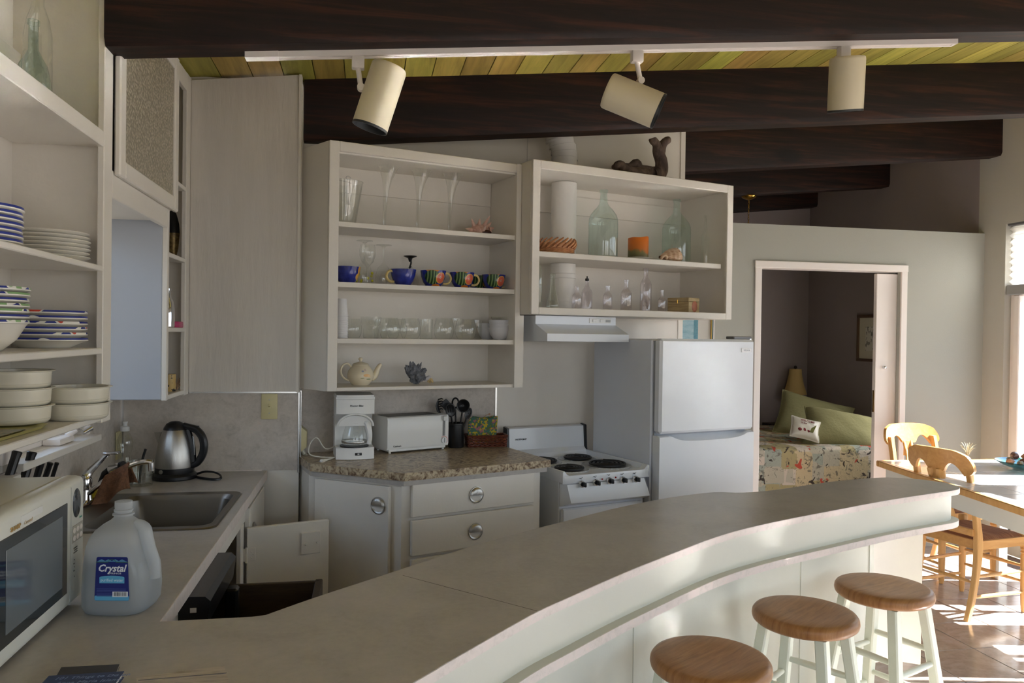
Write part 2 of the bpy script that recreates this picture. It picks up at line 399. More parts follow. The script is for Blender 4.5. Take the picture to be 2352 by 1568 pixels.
# short wall behind the kettle
b = MB().box(XL, YK, 0, -.288, YK + .1, zc(-.7))
wall_kettle = struct('wall_back', b, WHITE)
b = MB().box(XL + .006, YK - .006, .914, -.29, YK, 1.266); obj('backsplash_panel', b, SPLASH, wall_kettle)
xa, xb = -.757, -.296
b = MB(); zt0, zt1 = zc(xa) - .02, zc(xb) - .008
b.poly([(xa, YK - .02, 1.268), (xb, YK - .02, 1.268), (xb, YK - .02, zt1), (xa, YK - .02, zt0), (xa, YK, 1.268), (xb, YK, 1.268), (xb, YK, zt1), (xa, YK, zt0)],
       [(0, 1, 2, 3), (4, 7, 6, 5), (0, 4, 5, 1), (1, 5, 6, 2), (2, 6, 7, 3), (3, 7, 4, 0)])
pan = obj('wall_panel', b, WHITEG, wall_kettle)
b = MB().box(xb - .006, YK - .026, 1.266, xb + .006, YK + .02, zt1); obj('corner_bead', b, WHITE, wall_kettle)
b = MB().box(xa + .002, YK - .018, 1.262, xb, YK - .008, 1.268); obj('metal_trim', b, ALU, wall_kettle)
b = MB().box(-.294, YK - .010, .90, -.284, YK + .004, 1.266, .002, 1).box(-.286, YK + .02, .95, -.28, YK + .03, 1.27); obj('metal_trim', b, ALU, wall_kettle)
# return and cooking wall, turned 17 degrees
b = MB().box(-.37, YK + .1, 0, -.288, 3.83, zc(-.3)); struct('wall_return', b, WHITE)
SE = 2.257
b = MB()
p0, p1 = w2(-.03, 0, 0), w2(SE, 0, 0); q0, q1 = w2(-.03, -.1, 0), w2(SE, -.1, 0)
zt = [zc(p.x) for p in (p0, p1, q1, q0)]
b.poly([p0, p1, q1, q0, *[Vector((p.x, p.y, z)) for p, z in zip((p0, p1, q1, q0), zt)]], [(0, 1, 2, 3), (4, 7, 6, 5), (0, 4, 5, 1), (1, 5, 6, 2), (2, 6, 7, 3), (3, 7, 4, 0)])
wall_cook = struct('wall_kitchen', b, WHITE)
b = MB().box(.0, -.005, .95, 1.012, 0, 1.283); obj('backsplash_panel', b, SPLASH, wall_cook, W2)
b = MB().box(1.008, -.009, .95, 1.017, 0, 1.30); obj('metal_trim', b, ALU, wall_cook, W2)
b = MB().box(1.183, -.004, 2.38, 1.187, 0, zc(.9)); obj('seam_strip', b, WHITEG, wall_cook, W2)
b = MB().box(SE - .028, -.006, .05, SE + .006, .004, 2.85); obj('end_trim', b, WHITE, wall_cook, W2)

# partition to the bedroom with a pocket door
DX0, DX1, DZ = 2.757, 3.875, 2.035; PT = .12; PZ = 2.345
b = MB().box(.4, YP, 0, DX0 - .012, YP + PT, PZ).box(DX0 - .012, YP, DZ + .012, XR, YP + PT, PZ)
b.box(DX1, YP, 0, XR, YP + .035, DZ + .012).box(DX1, YP + .085, 0, XR, YP + PT, DZ + .012)
wall_part = struct('wall_partition', b, CREAM)
b = MB(); cw, ct = .05, .016
b.box(DX0 - cw, YP - ct, 0, DX0, YP, DZ + cw - .012, .003, 1); obj_l = struct('trim_1', b, TRIMW)
b = MB().box(DX1 - .005, YP - ct, 0, DX1 + cw - .005, YP, DZ + cw - .012, .003, 1); struct('trim_2', b, TRIMW)
b = MB().box(DX0 - cw - .003, YP - ct - .003, DZ, DX1 + cw - .002, YP, DZ + cw, .003, 1); struct('trim_3', b, TRIMW)
b = MB().box(DX0 - .012, YP, 0, DX0, YP + PT, DZ).box(DX0, YP, DZ, DX1, YP + PT, DZ + .012); struct('trim_4', b, TRIMW)
b = MB().box(3.708, YP + .042, .012, 4.40, YP + .078, DZ - .012, .003, 1)
door = struct('door_1', b, TRIMW)
b = MB().cyl((3.775, YP + .043, 1.33), (3.775, YP + .026, 1.33), .012, .012, 14).blob((3.775, YP + .024, 1.33), .013, .008, .013); obj('door_knob', b, CHROME, door)
b = MB().box(3.706, YP + .052, 1.00, 3.709, YP + .068, 1.16); obj('edge_latch', b, BRASS, door)

# right-hand wall: glazed doors with transoms, seen at the far right
UN = [(4.06, 4.885), (3.28, 3.80), (2.26, 3.20), (1.2, 2.14), (.1, 1.04), (-.95, .0)]
Z0, Z1, Z2, Z3 = .10, 1.87, 1.94, 2.39
b = MB(); wallx(b, XR, XR + .14, YN, YP + .06, 0, zc(XR), [(u0, u1, Z0, Z3) for u0, u1 in UN])
wall_right = struct('wall_right', b, WARMW)
for n_, (u0, u1) in enumerate(UN):
    wn = thing('window_%d' % (n_ + 3 if n_ else 1), 'tall white glazed door and transom in the right wall', 'window', (XR, u0, Z0)); wn['kind'] = 'structure'
    b = MB(); f0, f1 = XR + .05, XR + .115
    fw = .045
    for (a, c, lo, hi) in ((u0, u0 + fw, Z0, Z3), (u1 - fw, u1, Z0, Z3), (u0, u1, Z0, Z0 + .12), (u0, u1, Z1, Z2), (u0, u1, Z3 - .04, Z3)): b.box(f0, a, lo, f1, c, hi, .006, 1)
    b.box(f0 - .02, u1 - fw - .055, Z0 + .1, f1 - .02, u1 - fw, Z1, .006, 1); b.box(f0 - .02, u0 + fw, Z0 + .1, f1 - .02, u0 + fw + .05, Z1, .006, 1)
    obj('window_frame', b, TRIMW, wn, I)
    g0, g1 = u0 + fw + .05, u1 - fw - .05
    b = MB().box(XR + .078, u0 + .02, Z0 + .1, XR + .082, u1 - .02, Z3 - .02); obj('pane', b, PANE, wn, I)
    if n_ in (2, 3):
        b = MB(); k = 5
        for i in range(1, k): y = g0 + (g1 - g0) * i / k; b.box(f0 + .02, y - .02, Z0 + .1, f1 - .02, y + .02, Z1)
        obj('muntin', b, TRIMW, wn, I)
    portal((XR + .13, (u0 + u1) / 2, (Z0 + Z3) / 2), (-1, 0, 0), u1 - u0, Z3 - Z0)
# pleated shade over the transom nearest the bedroom
sh = thing('pleated_shade', 'white pleated shade pulled up over the glazed door at far right', 'blind', (XR, 4.10, 1.9))
SHADE = bpy.data.materials.new('shade_cloth'); SHADE.use_nodes = True
_t = SHADE.node_tree; _t.nodes.clear(); _o = _t.nodes.new('ShaderNodeOutputMaterial'); _m = _t.nodes.new('ShaderNodeMixShader'); _d = _t.nodes.new('ShaderNodeBsdfDiffuse'); _l = _t.nodes.new('ShaderNodeBsdfTranslucent')
_d.inputs[0].default_value = lin((235, 233, 228)); _l.inputs[0].default_value = lin((245, 243, 238)); _m.inputs[0].default_value = .5
_t.links.new(_d.outputs[0], _m.inputs[1]); _t.links.new(_l.outputs[0], _m.inputs[2]); _t.links.new(_m.outputs[0], _o.inputs[0])
b = MB(); npl = 9; pts = []
for i in range(npl * 2 + 1): pts.append((XR + (.012 if i % 2 else .046), 2.375 - i * (2.375 - 1.945) / (npl * 2)))
vs = [(x, 4.085, z) for x, z in pts] + [(x, 4.865, z) for x, z in pts]; n = len(pts)
b.poly(vs, [(i, i + 1, n + i + 1, n + i) for i in range(n - 1)]); obj('pleats', b, SHADE, sh, I, 5)
b = MB().box(XR + .005, 4.075, 1.872, XR + .05, 4.875, 1.945, .004, 1); obj('bottom_rail', b, mat('shade_rail', (150, 150, 150), .5), sh, I)
b = MB().box(XR + .005, 4.075, 2.372, XR + .05, 4.875, 2.395, .004, 1); obj('head_rail', b, mat('shade_head', (96, 96, 98), .5), sh, I)

# near end of the room with wide windows towards the water
b = MB()
NW = [(-.9, -.05), (1.2, 2.3), (2.6, 4.1)]
xs = sorted({XL - .12, XR + .14, *[v for q in NW for v in q]})
for a, c in zip(xs, xs[1:]):
    if any(q[0] <= a + 1e-6 and q[1] >= c - 1e-6 for q in NW): b.box(a, YN - .12, 0, c, YN, .75); b.box(a, YN - .12, 2.25, c, YN, zc(a))
    else: b.box(a, YN - .12, 0, c, YN, zc(a))
struct('wall_near', b, WHITE)
for x0, x1 in NW: portal(((x0 + x1) / 2, YN - .1, 1.5), (0, 1, 0), x1 - x0, 1.5)

# unseen eave and wall added outside to dim skylight through the windows
b = MB().box(XL - 1.1, YN - .9, zc(XL) - .10, XL - .12, YB, zc(XL) - .02); struct('eave_sky_blocker', b, WHITE)
b = MB().box(XL - 2.3, -3, -.2, XL - 2.2, 8, 2.0); struct('wall_sky_blocker', b, mat('sky_blocker_grey', (110, 108, 104), .8))
# bedroom shell
b = MB().box(.4, YB, 0, XR + .14, YB + .1, zc(XR)); struct('wall_bedroom_end', b, PURPLE)
b = MB(); wallx(b, XR, XR + .14, YP + .06, YB, 0, zc(XR), [(5.26, 5.92, .8, 2.05)]); struct('wall_bedroom_right', b, PURPLE)
wn = thing('window_2', 'curtained window added unseen beside the doorway to light the bedroom', 'window', (XR, 5.26, .8)); wn['kind'] = 'structure'; wn.name = 'window_9'  # extra opening out of view, added to brighten the bedroom
b = MB()
for q in ((5.26, 5.31, .8, 2.05), (5.87, 5.92, .8, 2.05), (5.31, 5.87, .8, .85), (5.31, 5.87, 2.0, 2.05)): b.box(XR + .05, q[0], q[2], XR + .11, q[1], q[3])
obj('window_frame', b, TRIMW, wn, I)
b = MB().grid(lambda u, v: Vector((XR + .03 + .012 * math.sin(u * 50), 5.27 + .64 * u, .81 + 1.23 * v)), 60, 2); obj('curtain', b, SHADE, wn, I)
portal((XR + .13, 5.59, 1.42), (-1, 0, 0), .66, 1.25)
b = MB().box(.3, YP + PT, 0, .4, YB + .1, zc(.4)); struct('wall_bedroom_left', b, PURPLE)
b = MB().box(.3, 4.12, 0, .4, YP + PT, zc(.4)); struct('wall_passage', b, WHITE)
b = MB().box(.4, YP + PT, 0, DX0 - .012, YP + PT + .005, PZ); struct('wall_bedroom_near', b, PURPLE)

# ceiling: deck, separate planks, separate beams
b = MB(); xa, xb = XL - .12, XR + .14
b.poly([(xa, YN - .12, zc(xa) + .02), (xb, YN - .12, zc(xb) + .02), (xb, YB + .1, zc(xb) + .02), (xa, YB + .1, zc(xa) + .02), (xa, YN - .12, zc(xa) + .1), (xb, YN - .12, zc(xb) + .1), (xb, YB + .1, zc(xb) + .1), (xa, YB + .1, zc(xa) + .1)],
       [(0, 1, 2, 3), (4, 7, 6, 5), (0, 4, 5, 1), (1, 5, 6, 2), (2, 6, 7, 3), (3, 7, 4, 0)])
ceiling = struct('ceiling', b, BEAM)
PW = .1335
b = MB(); g = .0022
b.poly([(g, YN, g * CEILK), (PW - g, YN, (PW - g) * CEILK), (PW - g, YB, (PW - g) * CEILK), (g, YB, g * CEILK), (g, YN, .021), (PW - g, YN, .034), (PW - g, YB, .034), (g, YB, .021)],
       [(0, 1, 2, 3), (4, 7, 6, 5), (0, 4, 5, 1), (1, 5, 6, 2), (2, 6, 7, 3), (3, 7, 4, 0)])
pk0 = None; x = -.504 - 4 * PW
while x < XR:
    if pk0 is None: o = pk0 = obj('plank', b, PLANK, ceiling)
    else: o = pk0.copy(); COL.objects.link(o)
    o.location = (x, 0, zc(x)); x += PW
def beam(y, x0, x1=XR, w_=.13, h=.283):
    ch = .024; pr = [(y, h - 0.0), (y, ch), (y + ch * .55, 0), (y + w_ - ch * .4, 0), (y + w_, ch * .8), (y + w_, h)]
    vs = [(x, q, zc(x) - h + z) for x in (x0, x1) for q, z in pr]; n = len(pr)
    bb = MB().poly(vs, [tuple(range(n))[::-1], tuple(range(n, 2 * n))] + [(i, (i + 1) % n, n + (i + 1) % n, n + i) for i in range(n)])
    return obj('beam', bb, BEAM, ceiling)
beam(-1.27, XL); beam(-.03, XL); beam(1.21, XL); beam(2.45, -.757); beam(3.69, -.287); beam(4.93, .4); beam(6.17, .4); beam(7.29, .4)
# ================================================================== FITTED FURNITURE
XC = -.757; I4 = Matrix.Identity(4)
def mb(*boxes, bev=.0025):
    m = MB()
    for q in boxes: m.box(*q, bev, 1) if bev else m.box(*q)
    return m
# --- open plate cupboard on the left wall
NY, FY = 1.12, 2.538
c = thing('open_wall_cupboard', 'tall white open cupboard on the left wall holding plates and bowls', 'cupboard', (XL, NY, 1.268))
obj('side_panel', mb((XL + .004, FY - .02, 1.268, XC - .018, FY, zc(XL) - .01)), WHITE, c, I4)
obj('side_panel', mb((XL + .004, NY, 1.268, XC - .018, NY + .02, zc(XL) - .01)), WHITE, c, I4)
obj('back_panel', mb((XL + .002, NY, 1.268, XL + .012, FY, zc(XL) - .01), bev=0), WHITE, c, I4)
obj('stile', mb((XC - .019, FY - .075, 1.262, XC, FY, zc(XC) - .02)), WHITE, c, I4)
obj('stile', mb((XC - .019, NY, 1.262, XC, NY + .08, zc(XC) - .02)), WHITE, c, I4)
obj('rail', mb((XC - .019, NY, 2.072, XC, FY - .075, 2.118)), WHITE, c, I4)
for z0, z1 in ((1.268, 1.286), (1.465, 1.483), (1.708, 1.724)):
    obj('shelf', mb((XL + .012, NY + .02, z0, XC - .001, FY - .076, z1)), WHITE, c, I4)
obj('shelf', mb((XL + .012, NY + .02, 2.082, XC - .018, FY - .02, 2.10)), WHITE, c, I4)
obj('cleat', mb((XL + .012, NY + .1, 2.30, XL + .034, FY - .02, 2.345)), WHITE, c, I4)
# --- bridge with the pebbled-glass door, over the window
GY0, GY1 = FY, 3.21
c = thing('glass_door_cabinet', 'white cabinet with a pebbled glass door bridging over the sink window', 'cabinet', (XL, GY0, 1.936))
obj('cabinet_box', mb((XL + .012, GY0, 2.0, XC - .019, GY1, 2.018), (XL + .005, GY0, 2.0, XL + .014, GY1, zc(XL) - .01)), WHITE, c, I4)
obj('header_rail', mb((XC - .019, GY0, 1.936, XC, GY1, 2.02)), WHITE, c, I4)
obj('soffit', mb((XL + .014, GY0, 1.96, XC - .019, GY1, 1.975)), WHITE, c, I4)
dY0, dY1, dz0, dz1 = 2.545, 3.288, 2.006, zc(XC) - .035; fx0, fx1 = XC + .001, XC + .021; fw = .055
dr = obj('door', mb((fx0, dY0, dz0, fx1, dY0 + fw, dz1), (fx0, dY1 - fw, dz0, fx1, dY1, dz1), (fx0, dY0 + fw, dz0, fx1, dY1 - fw, dz0 + fw), (fx0, dY0 + fw, dz1 - fw, fx1, dY1 - fw, dz1), bev=.005), WHITE, c, I4)
_m, _t, _b = newmat('pebbled_glass'); _co = coords(_t); _v = _t.nodes.new('ShaderNodeTexVoronoi'); _v.inputs['Scale'].default_value = 95; _t.links.new(_co, _v.inputs['Vector'])
_t.links.new(ramp(_t, _v.outputs['Distance'], [(.05, (196, 186, 164)), (.6, (150, 142, 124))]), _b.inputs['Base Color']); _b.inputs['Roughness'].default_value = .25; bump(_t, _b, _v.outputs['Distance'], .9, .004)
obj('glass_panel', mb((fx0 + .006, dY0 + fw, dz0 + fw, fx0 + .011, dY1 - fw, dz1 - fw), bev=0), _m, dr, I4)
# --- narrow open cabinet in the corner
KY0, KY1 = 3.212, YK - .022
c = thing('narrow_corner_cabinet', 'narrow tall white open cabinet in the corner beside the flat panel', 'cabinet', (XL, KY0, 1.265))
obj('side_panel', mb((XL + .004, KY0, 1.265, XC - .019, KY0 + .018, zc(XL) - .01)), mat('white_paint_skylight_tint', (174, 179, 188), .5), c, I4)  # cooler, darker colour stands for bluish window light on white paint
obj('back_panel', mb((XL + .002, KY0, 1.265, XL + .012, KY1, zc(XL) - .01), bev=0), WHITE, c, I4)
obj('end_panel', mb((XL + .012, KY1 - .006, 1.265, XC - .002, KY1, zc(XL) - .02), bev=0), WHITE, c, I4)
obj('stile', mb((XC - .019, KY0, 1.262, XC, KY0 + .028, zc(XC) - .02)), WHITE, c, I4)
obj('stile', mb((XC - .019, KY1 - .075, 1.258, XC, KY1, zc(XC) - .012)), WHITE, c, I4)
obj('top_rail', mb((XC - .019, KY0 + .028, zc(XC) - .09, XC, KY1 - .075, zc(XC) - .014)), WHITE, c, I4)
NSH = []
for px, py in ((405, 901), (405, 752), (405, 585), (405, 411)):
    z = onx(px, py, XC).z; NSH.append(z)
for z in NSH: obj('shelf', mb((XL + .012, KY0 + .018, z - .018, XC - .001, KY1 - .075, z)), WHITE, c, I4)

# --- open shelves on the cooking wall
c = thing('open_shelf_unit', 'white open shelf unit above the speckled countertop holding mugs and glasses', 'shelf', A2 + Vector((0, 0, 1.28)), TH2)
L0, R0, D1, T1 = .038, 1.003, .30, 2.368
SH1 = [1.295, 1.511, 1.758, 2.022]
b = MB(); pa, pb_ = (L0, -D1), (-.028, -.075)
b.poly([(pa[0], pa[1], 1.28), (pb_[0], pb_[1], 1.28), (pb_[0] + .02, pb_[1] + .012, 1.28), (pa[0] + .02, pa[1] + .012, 1.28), (pa[0], pa[1], T1), (pb_[0], pb_[1], T1), (pb_[0] + .02, pb_[1] + .012, T1), (pa[0] + .02, pa[1] + .012, T1)],
       [(0, 1, 2, 3), (4, 7, 6, 5), (0, 4, 5, 1), (1, 5, 6, 2), (2, 6, 7, 3), (3, 7, 4, 0)])
obj('side_panel', b, WHITE, c, W2)
obj('side_panel', mb((.962, -D1, 1.28, .98, -.004, T1)), WHITE, c, W2)
obj('back_panel', mb((.02, -.008, 1.283, .98, -.002, T1 - .02), bev=0), WHITE, c, W2)
obj('back_cleat', mb((.05, -.022, 2.20, .96, -.008, T1 - .05), bev=.001), WHITE, c, W2)
obj('stile', mb((L0, -D1 - .018, 1.28, .082, -D1, T1)), WHITE, c, W2)
obj('stile', mb((.955, -D1 - .018, 1.28, R0, -D1, 1.632), (.955, -D1 - .018, 1.63, .981, -D1, T1), bev=0), WHITE, c, W2)
obj('top_rail', mb((.082, -D1 - .018, 2.325, .955, -D1, T1)), WHITE, c, W2)
obj('top_board', mb((.05, -D1, T1 - .05, .962, -.008, T1 - .032)), WHITE, c, W2)
for z in SH1:
    th = .015 if z < 1.4 else .022
    obj('shelf', mb((.06, -D1 - .004, z - th, .962, -.009, z), bev=.001), WHITE, c, W2)
# --- cabinet box over the stove
c = thing('open_cabinet_box', 'white open cabinet above the stove and fridge holding old bottles', 'cabinet', A2 + U2 * .98 + Vector((0, 0, 1.637)), TH2)
D2, B0, B1, BZ0, BZ1 = .41, .983, 2.252, 1.637, 2.375; SH2A, SH2B = 1.671, 1.943
obj('side_panel', mb((B0, -D2, BZ0, B0 + .02, -.004, BZ1)), WHITE, c, W2)
obj('side_panel', mb((B1 - .02, -D2, BZ0, B1, -.004, BZ1)), WHITE, c, W2)
obj('bottom_board', mb((B0 + .02, -D2, BZ0, B1 - .02, -.004, SH2A)), WHITE, c, W2)
obj('top_board', mb((B0 + .02, -D2, BZ1 - .03, B1 - .02, -.004, BZ1 - .01)), WHITE, c, W2)
obj('back_panel', mb((B0 + .02, -.012, SH2A, B1 - .02, -.004, BZ1 - .03), bev=0), WHITE, c, W2)
obj('back_cleat', mb((B0 + .05, -.026, 2.20, B1 - .05, -.012, 2.30), bev=.001), WHITE, c, W2)
obj('shelf', mb((B0 + .02, -D2 + .012, SH2B - .026, B1 - .055, -.012, SH2B)), WHITE, c, W2)
for q in ((B0, BZ0, B0 + .042, BZ1), (B1 - .042, BZ0, B1, BZ1)): obj('stile', mb((q[0], -D2 - .018, q[1], q[2], -D2, q[3])), WHITE, c, W2)
for q in ((BZ0, SH2A), (BZ1 - .042, BZ1)): obj('rail', mb((B0 + .042, -D2 - .018, q[0], B1 - .042, -D2, q[1])), WHITE, c, W2)

# --- range hood
c = thing('range_hood', 'white slim range hood under the open cabinet above the stove', 'range hood', A2 + U2 * 1.06 + Vector((0, 0, 1.5)), TH2)
h0, h1 = 1.06, 1.539
b = MB()
pr = [(-.02, 1.634), (-.335, 1.634), (-.335, 1.592), (-.452, 1.545), (-.452, 1.508), (-.02, 1.502)]
vs = [(s, y, z) for s in (h0, h1) for y, z in pr]; n = 6
b.poly(vs, [tuple(range(n))[::-1], tuple(range(n, 2 * n))] + [(i, (i + 1) % n, n + (i + 1) % n, n + i) for i in range(n)])
obj('hood_shell', b, ENAMEL, c, W2, 20)
sp = obj('switch_plate', mb((h1 - .165, -.339, 1.602, h1 - .03, -.334, 1.626), bev=.001), WPLAST, c, W2)
for x in (.135, .09): obj('rocker_switch', mb((h1 - x - .012, -.344, 1.606, h1 - x + .012, -.338, 1.622), bev=.002), WPLAST, sp, W2)
obj('rating_label', mb((h1 - .065, -.3405, 1.607, h1 - .036, -.3388, 1.62), bev=0), mat('grey_print', (170, 170, 168), .5), sp, W2)

# --- vent duct running up through the cabinet
c = thing('vent_duct', 'white round vent duct passing up through the cabinet to the roof', 'duct', A2, TH2)
DD = .13; DS = on2(1294, 560, DD)[0]
DUCT = mat('duct_paint', (222, 219, 214), .4)
b = MB(); r = .067
b.lathe([(r, SH2A + .002), (r, SH2A + .03), (r + .002, SH2A + .03), (r + .002, SH2A + .045), (r, SH2A + .046), (r, SH2A + .165), (r + .003, SH2A + .168), (r + .003, SH2A + .19), (r, SH2A + .193), (r, SH2B - .028)], 32, (DS, -DD, 0)); obj('lower_pipe', b, DUCT, c, W2)
b = MB().lathe([(r, SH2B + .002), (r, BZ1 - .032)], 32, (DS, -DD, 0)); obj('upper_pipe', b, DUCT, c, W2)
b = MB().lathe([(r, BZ1 - .008), (r, BZ1 + .02), (r + .003, BZ1 + .022), (r + .003, BZ1 + .032), (r, BZ1 + .034), (r, BZ1 + .09)], 32, (DS, -DD, 0))
for i in range(5):
    a = -.10 * i
    b.at((DS - .012 * i * i * .35, -DD, BZ1 + .088 + i * .034), (0, a, 0)).lathe([(r + .003, 0), (r + .003, .012), (r, .014), (r, .046)], 32)
b.at(); obj('elbow', b, DUCT, c, W2)

# --- stove
c = thing('stove', 'small white electric stove with four coil burners and black knobs', 'stove', A2 + U2 * 1.28 + N2 * .4, TH2)
s0, s1, dF, dB = 1.032, 1.524, .645, .06
b = mb((s0 + .004, -dF + .03, .04, s1 - .004, -dB, .885), bev=.004); obj('body', b, ENAMEL, c, W2)
# cooktop with raised side rims that curl down at the front
b = MB().box(s0 + .012, -dF - .005, .872, s1 - .012, -dB, .893)
for x0, x1 in ((s0, s0 + .014), (s1 - .014, s1)): b.box(x0, -dF - .012, .862, x1, -dB - .02, .918, .005)
b.box(s0, -dF - .012, .858, s1, -dF + .002, .897, .004)
for sg, x in ((1, s0 + .012), (-1, s1 - .012)):
    b.poly([(x, -dF - .008, .895), (x + sg * .03, -dF - .008, .895), (x + sg * .012, -dF - .008, .902), (x, -dF - .008, .918), (x, -dF + .03, .895), (x + sg * .03, -dF + .03, .893), (x + sg * .012, -dF + .03, .902), (x, -dF + .03, .918)], [(0, 1, 2, 3), (4, 7, 6, 5), (1, 5, 6, 2), (2, 6, 7, 3)])
ct = obj('cooktop', b, ENAMEL, c, W2)
b = MB()
pr = [(-dB, .89), (-.125, .893), (-.118, .915), (-.095, .935), (-.085, 1.045), (-dB, 1.05)]
vs = [(s, y, z) for s in (s0 + .012, s1 - .012) for y, z in pr]; n = 6
b.poly(vs, [tuple(range(n))[::-1], tuple(range(n, 2 * n))] + [(i, (i + 1) % n, n + (i + 1) % n, n + i) for i in range(n)]); bg = obj('backguard', b, ENAMEL, c, W2, 25)
for x in (s0 + .001, s1 - .013):
    b = MB(); pr2 = [(-dB + .004, .90), (-.112, .905), (-.105, .935), (-.097, 1.05), (-dB + .004, 1.056)]
    vs = [(s, y, z) for s in (x, x + .013) for y, z in pr2]; n = 5
    b.poly(vs, [tuple(range(n))[::-1], tuple(range(n, 2 * n))] + [(i, (i + 1) % n, n + (i + 1) % n, n + i) for i in range(n)]); obj('end_cap', b, BPLAST, c, W2)
text('lettering', 'HOTPOINT', .012, face_m((s0 + .055, -.0925, .985), (1, 0, 0), (0, .09, 1)), BPLAST, bg, W2, bold=.0003, sx=1.1)
COIL = mat('burner_coil', (26, 24, 24), .5); FOIL = mat('drip_bowl_foil', (200, 200, 198), .25, 1, bmp=(160, .8))
for (s_, d_, r_) in ((1.16, .50, .074), (1.40, .47, .098), (1.14, .26, .086), (1.37, .245, .076)):
    b = MB().lathe([(r_ + .026, .8935), (r_ + .024, .899), (r_ + .014, .8985), (r_ + .005, .894), (r_ * .4, .893), (0, .893)], 40, (s_, -d_, 0)); bowl = obj('drip_bowl', b, FOIL, c, W2)
    b = MB(); pts = []; turns = 4.2
    for i in range(int(turns * 22) + 1):
        t = i / 22 * 2 * PI; rr = .016 + (r_ - .016) * (i / (turns * 22)); pts.append((s_ + rr * math.cos(t), -d_ + rr * math.sin(t), .904))
    b.tube(pts, .0062, 6); b.cyl((s_, -d_, .898), (s_, -d_, .905), .014); obj('coil', b, COIL, bowl, W2)
b = MB(); # control fascia with bevelled ends
pa = [(s0 + .006, .860), (s1 - .004, .860), (s1 - .004, .752), (s0 + .006, .752)]; pf = [(s0 + .026, .855), (s1 - .03, .855), (s1 - .008, .772), (s0 + .038, .772)]
vs = [(x, -dF + .02, z) for x, z in pa] + [(x, -dF - .008 - (.018 if z < .8 else 0), z) for x, z in pf]
b.poly(vs, [(0, 1, 5, 4), (1, 2, 6, 5), (2, 3, 7, 6), (3, 0, 4, 7), (4, 5, 6, 7)]); b.box(s0 + .006, -dF + .02, .752, s1 - .004, -dF + .035, .86)
fas = obj('control_fascia', b, ENAMEL, c, W2, 20)
kn = [on2(px, py, dF + .015) for px, py in ((1336, 1111), (1368, 1107), (1399, 1103), (1430, 1101), (1459, 1099))]
RED = mat('red_indicator', (150, 20, 26), .25)
for i, (ks, kz) in enumerate(kn):
    b = MB().cyl((ks, -dF - .016, kz), (ks, -dF - .026, kz - .002), .0165, .0150, 24); k = obj('knob_ring', b, ALU, c, W2)
    b = MB().cyl((ks, -dF - .024, kz), (ks, -dF - .03, kz), .0115, .011, 18).box(ks - .0045, -dF - .05, kz - .0105, ks + .0065, -dF - .026, kz + .0105, .003); obj('knob', b, BPLAST, k, W2)
    if i in (1, 2):
        q = (ks + kn[i + 1][0]) / 2; b = MB().blob((q - .003, -dF - .018, kz + .012), .0042, .004, .0042); obj('indicator_lamp', b, RED, fas, W2)
b = MB()
for i, (ks, kz) in enumerate(kn):
    for dx, dz, w_ in ((-.012, .026, .007), (-.004, .023, .004), (.001, .028, .003)): b.box(ks + dx, -dF - .0175, kz + dz, ks + dx + w_, -dF - .0125, kz + dz + .0018)
dm_ = obj('dial_marks', b, mat('dial_print', (60, 60, 64), .5), fas, W2); dm_['kind'] = 'stuff'
od = obj('oven_door', mb((s0 + .012, -dF + .005, .20, s1 - .022, -dF + .03, .742), bev=.006), ENAMEL, c, W2)
b = MB().box(s0 + .05, -dF - .038, .662, s1 - .03, -dF - .03, .692, .003).box(s0 + .05, -dF - .036, .665, s0 + .058, -dF + .008, .69).box(s1 - .038, -dF - .036, .665, s1 - .03, -dF + .008, .69)
obj('door_handle', b, ALU, od, W2)
obj('storage_drawer', mb((s0 + .012, -dF + .005, .06, s1 - .022, -dF + .03, .19), bev=.006), ENAMEL, c, W2)

# --- refrigerator
c = thing('refrigerator', 'white two-door apartment refrigerator beside the bedroom doorway', 'refrigerator', A2 + U2 * 1.85 + N2 * .42, TH2)
f0, f1, fD, fB, fT = 1.543, 2.160, .70, .13, 1.528
obj('case', mb((f0, -fD + .065, .03, f1, -fB, fT - .004), bev=.006), FRIDGE, c, W2)
obj('gasket', mb((f0 + .012, -fD + .052, .06, f1 - .012, -fD + .067, fT - .012), bev=0), mat('gasket', (150, 154, 160), .6), c, W2)
fd = obj('freezer_door', mb((f0 + .004, -fD, 1.068, f1 - .002, -fD + .054, fT), bev=.012), ENAMEL, c, W2)
# fresh-food door with scooped grip along its top edge
b = MB()
def scoop(u): return -.026 * max(0, 1 - abs((u - .53) / .40) ** 6) * (.55 + .45 * math.cos((u - .5) * 2.2))
N = 40; vs = []
for i in range(N + 1):
    u = i / N; x = f0 + .004 + u * (f1 - f0 - .006); zt = 1.052 + scoop(u)
    vs += [(x, -fD, .16), (x, -fD, zt), (x, -fD + .016, zt + .006), (x, -fD + .054, 1.056), (x, -fD + .054, .16)]
fs = []
for i in range(N):
    a = i * 5; q = a + 5
    fs += [(a + k, a + k + 1, q + k + 1, q + k) for k in range(4)] + [(a + 4, a, q, q + 4)]
fs += [(0, 4, 3, 2, 1), (N * 5, N * 5 + 1, N * 5 + 2, N * 5 + 3, N * 5 + 4)]
b.poly(vs, fs); fdl = obj('fridge_door', b, ENAMEL, c, W2, 40)
obj('kick_grille', mb((f0 + .01, -fD + .05, .02, f1 - .01, -fD + .075, .15), bev=.003), mat('kick_grey', (150, 152, 156), .5), c, W2)
hc = obj('hinge_cover', mb((f1 - .135, -fD + .012, fT + .001, f1 - .012, -fD + .075, fT + .016), bev=.004), mat('grey_hinge', (110, 112, 116), .4), c, W2)
obj('hinge_pin', MB().cyl((f1 - .02, -fD + .02, fT - .002), (f1 - .02, -fD + .02, fT + .012), .008), CHROME, hc, W2)
